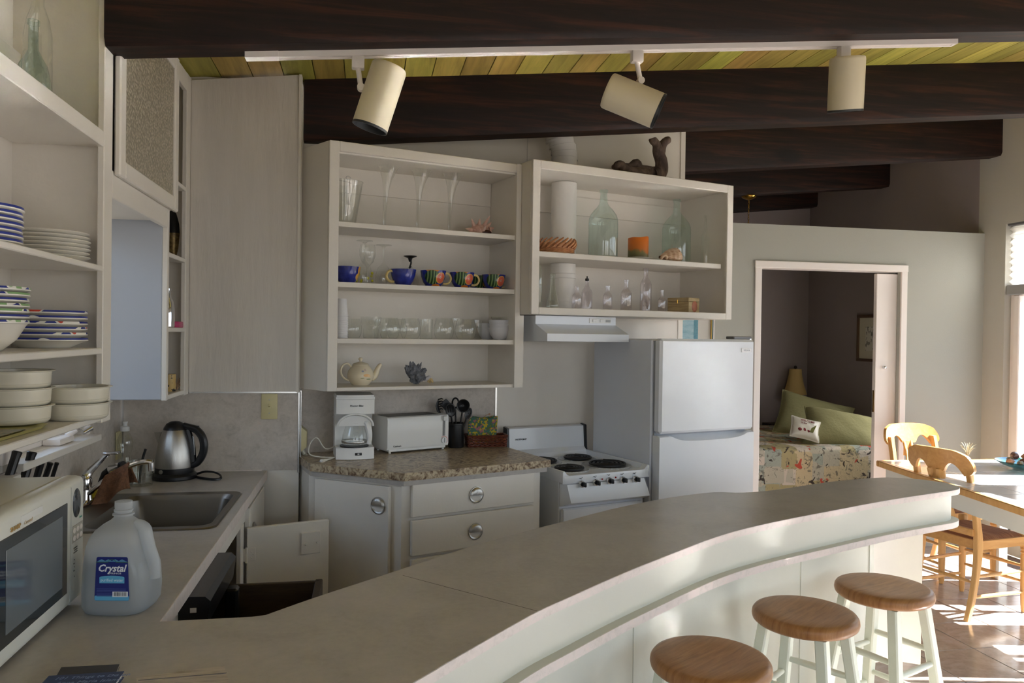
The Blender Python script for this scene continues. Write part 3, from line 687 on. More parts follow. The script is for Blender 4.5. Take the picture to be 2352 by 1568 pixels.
s_, z_ = on2(1714, 804, fD); bd = obj('badge', mb((s_ - .034, -fD - .004, z_ - .011, s_ + .034, -fD, z_ + .011), bev=.0035), mat('badge_white', (238, 238, 240), .3), fd, W2)
text('lettering', 'VISSANI', .0125, face_m((s_, -fD - .0042, z_ - .0045), (1, 0, 0), (0, 0, 1)), mat('badge_print', (150, 156, 164), .4), fd, W2, 'CENTER', sx=1.05)

# --- base units along the cooking wall: angled corner cupboard and drawer bank
GT, GH = .972, .032
def wl(P): q = Vector(P) - A2; return (q.dot(U2), q.dot(N2))
gL, gC, gR = wl(onz(690, 1066, GT)), wl(onz(930, 1087, GT)), wl(onz(1265, 1056, GT))
gL = (-.03, gL[1])
def shrink(k): return [(gL[0] + .004, gL[1] - k), (gC[0], gC[1] - k), (gR[0] - k, gR[1] - k)]
def slab(pts, z0, z1): return MB().prism([(x, -y) for x, y in pts], z0, z1)
c = thing('granite_look_countertop', 'speckled brown granite-look countertop with an angled front beside the stove', 'countertop', A2 + Vector((0, 0, .918)), TH2)
obj('slab', slab([(-.03, .002), gL, gC, gR, (gR[0], .002)], GT - GH, GT), GRAN, c, W2)
obj('old_laminate_edge', slab([(-.02, .004)] + shrink(.012) + [(gR[0] - .012, .004)], .918, GT - GH), LAM, c, W2)
k = .035
c = thing('drawer_base_cabinet', 'white base cabinet with an angled door and two drawers under the granite-look top', 'cabinet', A2 + U2 * .5 + N2 * .3, TH2)
q = shrink(k); obj('cabinet_box', slab([(-.015, .004)] + q + [(q[2][0], .004)], .10, .918), WHITE, c, W2)
obj('toe_kick', slab([(-.01, .01)] + shrink(k + .06) + [(q[2][0] - .01, .01)], 0, .10), BPLAST, c, W2)
HM_A = STEEL
def half_moon(parent, org, xd, nrm):
    x = Vector(xd).normalized(); nn = Vector(nrm).normalized(); M_ = Matrix.Translation(Vector(org)) @ Matrix((x, nn, Vector((0, 0, 1)))).transposed().to_4x4()
    R_ = .034
    b = MB(); b.M = M_
    def dish(u, v):                # lower half: recessed cup
        a = PI + u * PI; r = R_ * .96 * v
        return Vector((r * math.cos(a), .002 - .009 * (1 - v * v), r * math.sin(a)))
    b.grid(dish, 20, 6)
    def dome(u, v):                # upper half: shell bulging out over the cup
        a = u * PI; r = R_ * .96 * v
        return Vector((r * math.cos(a), .004 + .009 * math.sqrt(max(0, 1 - v * v)), r * math.sin(a)))
    b.grid(dome, 20, 6)
    b.tube([(R_ * math.cos(t * PI / 16), .002, R_ * math.sin(t * PI / 16)) for t in range(32)], .0025, 6, True)
    return obj('half_moon_pull', b, HM_A, parent)
def panel_on(p, q, u0, u1, z0, z1, th=.019, off=.002):
    P, Q = Vector((p[0], -p[1], 0)), Vector((q[0], -q[1], 0)); d = (Q - P).normalized(); nn = Vector((d.y, -d.x, 0)); L = (Q - P).length
    a = P + d * (L * u0) + nn * off; e = P + d * (L * u1) + nn * off
    m = MB(); t = bmesh.new()
    vs = [a, e, e + nn * th, a + nn * th]; bb = MB().prism([(v.x, v.y) for v in vs], z0, z1)
    bmesh.ops.bevel(bb.bm, geom=list(bb.bm.edges), offset=.003, segments=1, affect='EDGES')
    return bb, d, nn, (a, e)
def W2v(v): return W2 @ Vector(v)
b_, d_, n_, ae = panel_on(q[0], q[1],   .10, .90, .16, on2(800, 1105, .45)[1]); dr = obj('door', b_, WHITE, c, W2)
def pull2(parent, p, qv, px, py):
    P, Q = W2v((p[0], -p[1], 0)), W2v((qv[0], -qv[1], 0)); d = (Q - P).normalized(); nn = Vector((d.y, -d.x, 0))
    return onp(px, py, P + nn * .022, nn), d, nn
def pull(parent, p, qv, px, py):
    o, d, nn = pull2(parent, p, qv, px, py); ri = W2.to_3x3().inverted()
    Ml = RM[parent].inverted(); 
    return half_moon(parent, Ml @ o, Ml.to_3x3() @ d, Ml.to_3x3() @ nn)
pull(dr, q[0], q[1], 869, 1161)
zz = [on2(1100, y, .545)[1] for y in (1099, 1177, 1183, 1266)]
_dz = [on2(945, y, gC[1] - .015)[1] for y in (1109, 1190, 1197, 1279, 1286)]
for z1_, z0_, pp in ((_dz[0], _dz[1], (1094, 1136)), (_dz[2], _dz[3], (1092, 1220)), (_dz[4], .16, None)):
    b_, d_, n_, ae = panel_on(q[1], q[2], .055, .935, z0_, z1_); dw = obj('drawer', b_, WHITE, c, W2)
    if pp: pull(dw, q[1], q[2], *pp)
# ================================================================== COUNTERS, BAR, STOOLS
CT = .914
def catmull(pts, k=6):
    P = [Vector(p) for p in pts]; out = []
    for i in range(len(P) - 1):
        a, b_, c_, d_ = P[max(i - 1, 0)], P[i], P[i + 1], P[min(i + 2, len(P) - 1)]
        for j in range(k):
            t = j / k; out.append(.5 * ((2 * b_) + (c_ - a) * t + (2 * a - 5 * b_ + 4 * c_ - d_) * t * t + (3 * b_ - a - 3 * c_ + d_) * t ** 3))
    return out + [P[-1]]
def offset(pl, k):
    out = []
    for i in range(len(pl)):
        d = (pl[min(i + 1, len(pl) - 1)] - pl[max(i - 1, 0)]); d = Vector((d.x, d.y)).normalized()
        out.append(Vector((pl[i].x - d.y * k, pl[i].y + d.x * k)))
    return out
SY = 1.765; XE = -.427
c = thing('sink_countertop', 'grey laminate countertop along the left wall with the steel sink set in', 'countertop', (XL, SY, .876))
sx0, sx1, sy0, sy1 = -.935, -.468, 2.58, 3.12
b = MB().box(XL + .006, SY, .892, sx0, YK - .006, CT).box(sx1, SY, .892, XE + .002, YK - .006, CT).box(sx0, SY, .892, sx1, sy0, CT).box(sx0, sy1, .892, sx1, YK - .006, CT)
obj('top', b, LAM, c, I4)
obj('edge_band', MB().box(XE - .012, SY, .876, XE + .004, YK - .006, CT - .0006), LAME, c, I4)
obj('end_splash', MB().box(XL + .006, YK - .012, CT, XE - .02, YK - .006, CT + .004), LAME, c, I4)

# kitchen sink
c = thing('kitchen_sink', 'stainless steel kitchen sink set into the grey countertop', 'sink', ((sx0 + sx1) / 2, (sy0 + sy1) / 2, .76))
def rr(x0, y0, x1, y1, r, n=6):
    out = []
    for cx_, cy_, a0 in ((x1 - r, y1 - r, 0), (x0 + r, y1 - r, PI / 2), (x0 + r, y0 + r, PI), (x1 - r, y0 + r, 3 * PI / 2)):
        for i in range(n + 1): a = a0 + i / n * PI / 2; out.append((cx_ + r * math.cos(a), cy_ + r * math.sin(a)))
    return out
rings = [(rr(sx0 - .018, sy0 - .02, sx1 + .012, sy1 + .02, .045), CT + .001), (rr(sx0 - .014, sy0 - .016, sx1 + .008, sy1 + .016, .043), CT + .005), (rr(sx0 + .075, sy0 + .022, sx1 - .012, sy1 - .022, .045), CT + .003), (rr(sx0 + .085, sy0 + .032, sx1 - .022, sy1 - .032, .045), CT - .012), (rr(sx0 + .10, sy0 + .045, sx1 - .035, sy1 - .045, .06), CT - .145), (rr(sx0 + .13, sy0 + .075, sx1 - .065, sy1 - .075, .06), CT - .16)]
b = MB(); vs = [(x, y, z) for pts, z in rings for x, y in pts]; n = len(rings[0][0]); fs = []
for k_ in range(len(rings) - 1): fs += [(k_ * n + i, k_ * n + (i + 1) % n, (k_ + 1) * n + (i + 1) % n, (k_ + 1) * n + i) for i in range(n)]
fs.append(tuple(range((len(rings) - 1) * n, len(rings) * n))); b.poly(vs, fs); obj('basin', b, SINKST, c, I4, 30)
obj('drain', MB().lathe([(.04, .002), (.038, .005), (.03, .002), (.0, .001)], 24, (-.68, 2.85, CT - .16)), CHROME, c, I4)

# faucet with lever, spout and spray
fx, fy = -.975, 3.0
c = thing('kitchen_faucet', 'chrome single-lever kitchen faucet behind the sink', 'faucet', (fx, fy, CT + .005))
obj('base_plate', MB().box(fx - .025, fy - .13, CT + .004, fx + .03, fy + .13, CT + .014, .006), CHROME, c, I4)
obj('body', MB().lathe([(.026, CT + .012), (.024, CT + .02), (.021, CT + .05), (.023, CT + .052), (.023, CT + .058), (.02, CT + .06), (.022, CT + .085), (.015, CT + .1), (0, CT + .104)], 24, (fx, fy, 0)), CHROME, c, I4)
lp = [(fx, fy, CT + .095), (fx + .012, fy + .012, CT + .115), (fx + .05, fy + .035, CT + .16), (fx + .062, fy + .04, CT + .172)]
b = MB().tube(lp, [.017, .013, .008, .009], 10).box(fx + .045, fy + .02, CT + .170, fx + .10, fy + .06, CT + .178, .003); obj('lever', b, CHROME, c, I4)
e = Vector((fx + .21, fy + .03, CT + .135)); sp_ = catmull([(fx + .01, fy - .01, CT + .035), (fx + .07, fy, CT + .085), (fx + .14, fy + .015, CT + .128), (fx + .19, fy + .025, CT + .142), (fx + .212, fy + .03, CT + .138)], 5)
obj('spout', MB().tube(sp_, .0095, 10).cyl(e + Vector((0, 0, .002)), e + Vector((.002, 0, -.028)), .011), CHROME, c, I4)
b = MB().cyl((fx + .055, fy + .09, CT + .105), (fx + .10, fy + .075, CT + .118), .017, .017, 20); s_ = obj('sprayer', b, CHROME, c, I4)
b = MB().cyl((fx + .095, fy + .0767, CT + .1166), (fx + .106, fy + .073, CT + .1197), .0195, .0195, 20).tube([(fx + .055, fy + .09, CT + .104), (fx + .035, fy + .092, CT + .09), (fx + .02, fy + .09, CT + .05)], [.014, .012, .010], 10); obj('sprayer_grip', b, BPLAST, s_, I4)
# cloth over the spout
c = None
def cloth(u, v):
    # u along the spout, v front hem -> over -> back hem
    p = Vector((fx + .065 + .075 * u, fy + .0 + .012 * u, CT + .088 + .045 * u))
    w_ = (v - .42) * 2; side = 1 if w_ > 0 else -1; a = abs(w_)
    drop = max(0, a - .09)
    out = .012 + .030 * min(1, a * 1.3) + .010 * math.sin(u * 9 + a * 2) * min(1, a * 2)
    L = (.115 if side < 0 else .07) * (1 + .22 * math.sin(u * 5 + .6))
    flare = 1 + .22 * a
    return Vector((p.x + (u - .5) * .055 * a * flare - .014 * a, p.y + side * out * min(1, a * 8), p.z + .013 * (1 - min(1, a * 8)) - drop * L * 1.08))
b = MB().grid(cloth, 22, 34); o = solo('dish_cloth', b, COPPER, 'copper brown cloth hung over the faucet spout', 'cloth', ang=80)
sm = o.modifiers.new('thickness', 'SOLIDIFY'); sm.thickness = .004
o = solo('scouring_sponge', MB().box(fx + .012, fy + .02, CT + .0145, fx + .05, fy + .06, CT + .036, .005), mat('yellow_sponge', (196, 168, 40), .9), 'yellow sponge tucked behind the faucet spout', 'sponge')

# base cabinet under the sink
c = thing('sink_base_cabinet', 'white base cabinet under the sink with one door swung open', 'cabinet', (XE - .3, 2.9, 0))
XF = -.447
obj('apron_rail', mb((XF - .018, 2.44, .80, XF, YK - .03, .876)), WHITE, c, I4)
obj('apron_rail', mb((XF - .018, 1.80, .10, XF, 2.035, .876)), WHITE, c, I4)
obj('stile', mb((XF - .018, 3.035, .1, XF, 3.105, .80)), WHITE, c, I4)
obj('stile', mb((XF - .018, 2.44, .1, XF, 2.47, .80)), WHITE, c, I4)
obj('end_panel', mb((XL + .02, 2.44, .1, XF - .018, 2.46, .876)), WHITE, c, I4)
obj('end_panel', mb((XL + .02, 1.80, .1, XF - .018, 1.815, .876)), WHITE, c, I4)
obj('floor_board', mb((XL + .02, 2.46, .1, XF - .018, YK - .02, .118)), WHITE, c, I4)
obj('back_panel', mb((XL + .01, 2.46, .1, XL + .02, YK - .02, .876), bev=0), BRN_IN, c, I4)
obj('toe_kick', mb((XL + .02, 2.45, 0, XF - .06, YK - .02, .1), bev=0), BPLAST, c, I4)
dr = obj('door', mb((XF - .004, 3.132, .14, XF + .018, 3.565, .852)), WHITE, c, I4)
half_moon(dr, RM[dr].inverted() @ Vector((XF + .02, 3.215, .742)), (0, 1, 0), (1, 0, 0))
obj('dark_gap', mb((XF - .010, 3.105, .14, XF - .004, 3.135, .852), bev=0), BPLAST, c, I4)
hp = Vector((XF + .012, 3.10, 0)); a_ = math.atan2(.10, .30)
DM = Matrix.Translation(hp) @ Matrix.Rotation(a_, 4, 'Z')
od = obj('open_door', mb((0, 0, .14, .318, .02, .782)), WHITE, c, DM)
ob = obj('backing_plate', mb((.205, -.008, .655, .283, 0, .742), bev=.002), WHITE, od, DM)
for x, z in ((.222, .695), (.268, .698)): obj('screw', MB().blob((x, -.009, z), .004, .003, .004), CHROME, ob, DM)
b = MB().box(-.03, -.003, .655, .032, 0, .705, .001, 1).cyl((-.002, -.004, .65), (-.002, -.004, .71), .005)
for x, z in ((.016, .69), (.024, .68), (.016, .668)): b.blob((x, -.004, z), .003, .002, .003)
obj('hinge', b, WHITE, od, DM)

# black bin unit with its deep brown drawer pulled out
c = thing('trash_compactor', 'black built-in trash unit with its deep brown drawer pulled out under the counter', 'trash compactor', (XE - .28, 2.235, 0))
y0, y1 = 2.038, 2.432
obj('casing', mb((XL + .05, y0, .02, XF - .01, y1, .868), bev=0), BPLAST, c, I4)
b = MB(); pr = [(XF - .01, .876), (-.385, .874), (-.372, .862), (-.380, .80), (XF - .01, .795)]
vs = [(x, y, z) for y in (y0, y1) for x, z in pr]; n = 5
b.poly(vs, [tuple(range(n))[::-1], tuple(range(n, 2 * n))] + [(i, (i + 1) % n, n + (i + 1) % n, n + i) for i in range(n)]); con = obj('console', b, mat('black_console', (26, 26, 30), .3), c, I4, 20)
obj('mounting_clip', mb((-.432, 2.20, .877, -.424, 2.23, .888), bev=.001), TRIMW, con, I4)
obj('label_sticker', mb((-.42, y0 - .001, .835, -.405, y0, .847), bev=0), TRIMW, con, I4)
DB = woodmat('brown_fibreboard', [(.3, (56, 46, 36)), (.6, (70, 58, 44)), (.8, (80, 66, 50))], (2, 2, 14), 5, .6, .05)
dz = .785
d_ = obj('drawer', mb((XF - .35, y1 - .03, .12, -.125, y1 - .016, dz), (XF - .35, y0 + .016, .12, -.125, y0 + .03, dz - .02), (XF - .35, y0 + .016, .12, -.14, y1 - .016, .134)), DB, c, I4)
obj('drawer_front', mb((-.140, y0 + .005, .10, -.118, y1 - .005, dz)), DB, c, I4)
obj('latch', mb((-.388, y1 - .10, .70, -.352, y1 - .055, .795), bev=.006), BPLAST, con, I4)

# ---- curved bar
fr_px = [(947, 1568), (1027, 1521), (1142, 1455), (1234, 1404), (1318, 1366), (1410, 1325), (1500, 1288), (1647, 1232), (1765, 1201), (1923, 1170), (2041, 1148), (2139, 1133), (2191, 1125.5)]
front = [Vector((*onz(x, y, CT).xy,)) for x, y in fr_px]
d0 = (front[0] - front[2]).normalized()
front = [Vector((-.74, .48)), Vector((-.52, .73)), Vector((-.28, 1.0))] + front
tip = [Vector((*onz(x, y, CT).xy,)) for x, y in ((2203, 1121), (2200, 1116), (2170, 1108))]
back_px = [(2120, 1101), (2040, 1096), (1970, 1100), (1900, 1107), (1800, 1122), (1740, 1129), (1690, 1131), (1640, 1130), (1560, 1139), (1490, 1151), (1400, 1170), (1300, 1196), (1190, 1224), (1080, 1255), (970, 1291), (860, 1327), (720, 1373), (610, 1412)]
back = [Vector((*onz(x, y, CT).xy,)) for x, y in back_px] + [Vector((-.235, SY)), Vector((XE - .02, SY)), Vector((XL + .006, SY))]
fr = catmull([(*p, 0) for p in front + tip], 5); fr = [Vector((p.x, p.y)) for p in fr]
bk = catmull([(*p, 0) for p in back[:-3]], 3); bk = [Vector((p.x, p.y)) for p in bk] + back[-3:]
bar = thing('bar_counter', 'curved breakfast bar with grey laminate top and pale green front', 'bar counter', (1.0, 2.3, 0))
loop = [Vector((XL + .006, .48))] + fr + bk
b = MB().prism([(p.x, p.y) for p in loop], CT - .020, CT); obj('countertop', b, LAM, bar, I4, 25)
def ribbon(pl, z0, z1, th):
    m = MB(); q = offset(pl, th); n = len(pl)
    vs = [(p.x, p.y, z0) for p in pl] + [(p.x, p.y, z1) for p in pl] + [(p.x, p.y, z0) for p in q] + [(p.x, p.y, z1) for p in q]; fs = []
    for i in range(n - 1):
        j = i + 1; fs += [(i, j, n + j, n + i), (2 * n + i, 3 * n + i, 3 * n + j, 2 * n + j), (n + i, n + j, 3 * n + j, 3 * n + i), (i, 2 * n + i, 2 * n + j, j)]
    fs += [(0, n, 3 * n, 2 * n), (n - 1, 3 * n - 1 - 0, 4 * n - 1, 2 * n - 1) if False else (n - 1, 3 * n - 1, 4 * n - 1, 2 * n - 1)]
    return m.poly(vs, fs)
edge = fr + bk[:-2]
obj('edge_band', ribbon(offset(edge, -.0012), CT - .022, CT - .0008, .004), LAME, bar, I4, 25)
ap = offset(fr, .030); i0 = 0
ap = ap[:-4]
obj('apron', ribbon(ap, .776, CT - .02, .02), GREENW, bar, I4, 25)
kb = offset(bk[:-2], .028)
obj('apron', ribbon(kb, .1, CT - .02, .02), WHITE, bar, I4, 25)
lg = offset(fr, .002)
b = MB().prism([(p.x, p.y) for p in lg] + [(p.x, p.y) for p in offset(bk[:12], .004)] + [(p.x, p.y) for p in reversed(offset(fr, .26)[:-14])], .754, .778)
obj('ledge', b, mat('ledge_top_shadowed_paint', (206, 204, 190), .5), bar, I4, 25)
obj('ledge_band', ribbon(offset(lg, -.0015), .7535, .7775, .004), LAME, bar, I4, 25)
INS = .15
wl_ = offset(fr, INS); Pend = onz(2117, 1224, .754)
cut = []
for p in wl_:
    if p.x > 2.13: break
    cut.append(p)
obj('knee_wall', ribbon(cut, 0, .754, .12), GREENW, bar, I4, 25)
e_ = cut[-1]; d = (cut[-1] - cut[-2]).normalized(); nn = Vector((-d.y, d.x))
b = MB().prism([tuple(e_ - d * .02 - nn * .004), tuple(e_ + d * .006 - nn * .004), tuple(e_ + d * .006 + nn * .5), tuple(e_ - d * .02 + nn * .5)], 0, .754); obj('end_panel', b, GREENW, bar, I4, 25)
for i in (34, 47, 60, 72):
    if i < len(cut) - 1:
        p = cut[i]; d = (cut[i + 1] - cut[i]).normalized(); nn = Vector((-d.y, d.x)); obj('panel_batten', MB().prism([tuple(p - nn * .0025), tuple(p + d * .022 - nn * .0025), tuple(p + d * .022 + nn * .004), tuple(p + nn * .004)], .002, .753), GREENW, bar, I4)
JOINT = mat('seam_line', (92, 84, 76), .6)
p, q = onz(925, 1321, CT), onz(1234, 1403, CT); d = (q - p).normalized(); nn = Vector((-d.y, d.x, 0)) * .0006
obj('top_seam', MB().poly([p + nn, q + nn, q - nn, p - nn, *[v + Vector((0, 0, .0004)) for v in (p + nn, q + nn, q - nn, p - nn)]], [(4, 5, 6, 7), (0, 1, 5, 4), (2, 3, 7, 6)]), JOINT, bar, I4)

# ---- three stools
ST = .632; SR = .170
def make_stool():
    t = thing('bar_stool', '', 'stool', (0, 0, 0))
    obj('seat', MB().lathe([(0, ST - .004), (SR * .55, ST - .003), (SR * .88, ST), (SR * .955, ST - .004), (SR * .99, ST - .012), (SR, ST - .024), (SR * .985, ST - .034), (SR * .93, ST - .042), (SR * .8, ST - .045), (0, ST - .045)], 56), OAK, t, ang=50)
    tp, bt = .095, .165
    def lp(sx, sy, z): k = (ST - .045 - z) / (ST - .045); r = tp + (bt - tp) * k; return Vector((sx * r, sy * r, z))
    for sx in (-1, 1):
        for sy in (-1, 1):
            h = .0185; m = MB(); vs = []
            for z in (0, ST - .045):
                p = lp(sx, sy, z)
                for dx, dy in ((-h, -h + .005), (-h + .005, -h), (h - .005, -h), (h, -h + .005), (h, h - .005), (h - .005, h), (-h + .005, h), (-h, h - .005)): vs.append(p + Vector((dx, dy, 0)))
            m.poly(vs, [tuple(range(8))[::-1], tuple(range(8, 16))] + [(i, (i + 1) % 8, 8 + (i + 1) % 8, 8 + i) for i in range(8)]); obj('leg', m, STOOLP, t, ang=20)
    for (a, b_, zs) in (((-1, -1), (1, -1), (.19, .36)), ((-1, 1), (1, 1), (.19, .36)), ((-1, -1), (-1, 1), (.235, .405)), ((1, -1), (1, 1), (.235, .405))):
        for z in zs:
            p, q = lp(*a, z), lp(*b_, z); pts = [p.lerp(q, k / 6) for k in range(7)]
            obj('rung', MB().tube(pts, [.009, .0105, .0115, .012, .0115, .0105, .009], 12), STOOLP, t)
    return t
stp = [(1632, 1506), (1849, 1401), (2030, 1343)]; rots = [.58, .62, .40]
labs = ['round wooden bar stool with white legs nearest the camera, cut off below its seat', 'round wooden bar stool with white legs, the middle of the three', 'round wooden bar stool with white legs nearest the dining table']
s0_ = make_stool()
for i, ((px, py), r) in enumerate(zip(stp, rots)):
    P = onz(px, py, ST); P.z = 0
    o = s0_ if i == 0 else dup(s0_, P, r)
    o.location = P; o.rotation_euler = (0, 0, r); o['label'] = labs[i]; o['group'] = 'bar stools along the curved bar'
# ================================================================== THINGS ON THE LEFT
ORD = ['top', 'second', 'third', 'fourth', 'fifth', 'sixth', 'seventh', 'eighth']
def spot(t, base, co_, c, r, col):
    s = t.nodes.new('ShaderNodeVectorMath'); s.operation = 'SUBTRACT'; t.links.new(co_, s.inputs[0]); s.inputs[1].default_value = c
    d = t.nodes.new('ShaderNodeVectorMath'); d.operation = 'DIVIDE'; t.links.new(s.outputs[0], d.inputs[0]); d.inputs[1].default_value = r
    l = t.nodes.new('ShaderNodeVectorMath'); l.operation = 'LENGTH'; t.links.new(d.outputs[0], l.inputs[0])
    k = t.nodes.new('ShaderNodeMath'); k.operation = 'LESS_THAN'; k.inputs[1].default_value = 1; t.links.new(l.outputs['Value'], k.inputs[0])
    m = t.nodes.new('ShaderNodeMix'); m.data_type = 'RGBA'; t.links.new(k.outputs[0], m.inputs[0]); t.links.new(base, m.inputs[6])
    if hasattr(col, 'is_linked'): t.links.new(col, m.inputs[7])
    else: m.inputs[7].default_value = lin(col)
    return m.outputs[2]
CERAM = mat('white_ceramic', (226, 222, 212), .25); STONE = mat('cream_stoneware', (214, 208, 190), .22)
def paintmat(name, stops, sc, rough=.3):
    m, t, b = newmat(name); t.links.new(ramp(t, ntex(t, coords(t), sc, 2, .5), stops, 'CONSTANT'), b.inputs['Base Color']); b.inputs['Roughness'].default_value = rough; return m
BLUE = mat('cobalt_glaze', (36, 48, 128), .3, var=((50, 66, 150), 40))
RIMB = paintmat('blue_red_painted_rim', [(0, (34, 46, 128)), (.60, (34, 46, 128)), (.605, (226, 222, 212)), (.63, (196, 62, 40)), (1, (196, 62, 40))], 9)
RIMG = paintmat('blue_green_painted_rim', [(0, (34, 46, 128)), (.52, (34, 46, 128)), (.525, (226, 222, 212)), (.57, (132, 168, 112)), (1, (132, 168, 112))], 13)
def banded(name, R, hb, body, mat_, label, cat, loc, group, bodymat=None):
    """dish whose outside rim carries a painted band above a white bead"""
    t = thing(name, label, cat, loc, random.uniform(0, 6), group)
    z = body
    obj('dish', MB().lathe([(0, .003), (R * .52, .003), (R * .55, 0), (R * .60, 0), (R * .64, .004), (R * .9, z - .004), (R, z), (R, z + .0025), (R * .99, z + .003), (R * .93, z + .002), (R * .6, .006), (0, .006)], 48), bodymat or CERAM, t, ang=60)
    obj('painted_band', MB().lathe([(R * .992, z + .0028), (R * .985, z + hb), (R * .97, z + hb), (R * .94, z + .003)], 48), mat_, t, ang=60)
    return t
def stack(proto, n, loc, pitch, labf, rots=True):
    out = [proto]
    for i in range(1, n):
        o = dup(proto, Vector(loc) + Vector((random.uniform(-.002, .002), random.uniform(-.002, .002), pitch * i)), random.uniform(0, 6)); out.append(o)
    for i, o in enumerate(out): o['label'] = labf(ORD[n - 1 - i])
    return out
def yL(px, X): return onx(px, 760, X).y
# --- upper plate shelf
z0 = 1.7245; X1 = -.893
y = yL(112, X1); t = solo('white_plate', MB().lathe([(0, .004), (.05, .004), (.055, 0), (.062, 0), (.07, .005), (.100, .017), (.104, .0195), (.103, .0215), (.098, .020), (.068, .009), (0, .008)], 48), CERAM, '', 'plate', (X1, y, z0), 0, 'white plates on the upper shelf', ang=60)
stack(t, 7, (X1, y, z0), .0113, lambda o: '%s plain white plate of the stack of seven on the upper shelf' % o)
y = yL(-82, X1 - .01); t = banded('blue_rim_bowl', .105, .0085, .010, BLUE, '', 'bowl', (X1, y, z0), 'blue-banded bowls on the upper shelf')
stack(t, 7, (X1, y, z0), .0128, lambda o: '%s blue-banded bowl of the stack of seven at the left edge' % o)
# --- middle plate shelf
z0 = 1.4835; X2 = -.893
y = yL(104, X2); t = banded('blue_rim_plate', .108, .008, .021, RIMB, '', 'plate', (X2, y, z0), 'blue and red rimmed plates on the middle shelf')
stack(t, 6, (X2, y, z0), .0153, lambda o: '%s blue-rimmed dinner plate of the stack of six, middle shelf' % o)
y = yL(-52, X2 + .01); 
big = solo('mixing_bowl', MB().lathe([(0, .004), (.04, .004), (.045, 0), (.05, .003), (.078, .028), (.097, .062), (.099, .064), (.095, .066), (.07, .03), (0, .012)], 40), CERAM, 'deep white bowl at the bottom of the patterned bowl stack', 'bowl', (X2 + .01, y, z0), ang=60)
zz = z0 + .056
t = banded('green_rim_bowl', .104, .0075, .010, RIMG, '', 'bowl', (X2 + .01, y, zz), 'blue and green rimmed bowls on the middle shelf')
stack(t, 7, (X2 + .01, y, zz), .0128, lambda o: '%s blue and green rimmed bowl stacked on the deep white bowl' % o)
# --- lowest shelf: casserole dishes, tray, printed place mat
z0 = 1.2865; X3 = -.875
OLIVE = mat('olive_tray', (176, 168, 104), .4)
b = MB(); pts = rr(-.12, -.34, .105, .34, .04)
vs = [(x * k_, y_ * k_, z) for k_, z in ((.94, .001), (1, .010), (1.012, .0102), (.985, .008), (.925, .004)) for x, y_ in pts]; n = len(pts)
b.poly(vs, [(q * n + i, q * n + (i + 1) % n, (q + 1) * n + (i + 1) % n, (q + 1) * n + i) for q in range(4) for i in range(n)] + [tuple(range(n))[::-1], tuple(range(4 * n, 5 * n))])
solo('serving_tray', b, OLIVE, 'shallow olive tray lying under the printed place mat', 'tray', (-.89, 1.83, z0), ang=40)
MAT_ = paintmat('printed_place_mat', [(0, (92, 96, 84)), (.42, (104, 104, 88)), (.5, (140, 128, 96)), (.56, (70, 84, 48)), (.63, (150, 110, 100)), (1, (128, 122, 104))], 22)
solo('place_mat', MB().box(-.085, -.26, 0, .085, .26, .002), MAT_, 'place mat with a faded print lying on the olive tray', 'place mat', (-.89, 1.80, z0 + .0055))
def casser(loc):
    return solo('casserole_dish', MB().lathe([(r_ * .93, z_) for r_, z_ in ((0, .004), (.070, .004), (.074, 0), (.080, .003), (.085, .009), (.0855, .012), (.0845, .0125), (.0855, .013), (.0875, .042), (.0955, .044), (.0965, .046), (.0945, .047), (.085, .046), (.083, .014), (.07, .008), (0, .008))], 48), STONE, '', 'dish', loc, 0, 'cream casserole dishes on the lowest shelf', ang=40)
X4 = -.79; y = yL(178, X4); t = casser((X4, y, z0 + .0005)); o = dup(t, (X4, y, z0 + .0452)); t['label'] = 'lower of the two cream casserole dishes by the cupboard end'; o['label'] = 'upper of the two cream casserole dishes by the cupboard end'
y = yL(36, X3 - .005); zz = z0 + .0085
for i in range(3):
    q = dup(t, (X3 - .005, y, zz + i * .0447)); q['label'] = '%s cream casserole dish of the stack of three on the place mat' % ['bottom', 'middle', 'top'][i]
# --- bottles in the open top section
zt = 2.1005; P = onx(58, 100, -.88)
solo('clear_glass_bottle', MB().lathe([(0, 0), (.031, 0), (.034, .006), (.034, .20), (.028, .24), (.015, .28), (.015, .36), (.018, .36), (.018, .375), (.013, .375)], 28), CLEAR, 'tall clear bottle in the open top section', 'bottle', (-.85, P.y - .0, zt), ang=40)
AQB = glass('embossed_aqua_glass', (.76, .86, .85), .2, .12, edge=(.34, .48, .48))
_t = AQB.node_tree; _g = [n for n in _t.nodes if n.type == 'BSDF_GLOSSY'][0]; _v = _t.nodes.new('ShaderNodeTexVoronoi'); _v.inputs['Scale'].default_value = 60; _bp = _t.nodes.new('ShaderNodeBump'); _bp.inputs['Strength'].default_value = .8; _bp.inputs['Distance'].default_value = .004
_t.links.new(coords(_t), _v.inputs['Vector']); _t.links.new(_v.outputs['Distance'], _bp.inputs['Height']); _t.links.new(_bp.outputs[0], _g.inputs['Normal'])
P = onx(72, 120, -.93)
solo('embossed_bottle', MB().lathe([(0, 0), (.040, 0), (.046, .01), (.050, .06), (.047, .12), (.036, .175), (.020, .205), (.013, .22), (.0125, .29), (.016, .29), (.016, .302), (.011, .302)], 28), AQB, 'aqua bottle with an embossed net pattern in the open top section', 'bottle', (-.925, P.y, zt), ang=40)

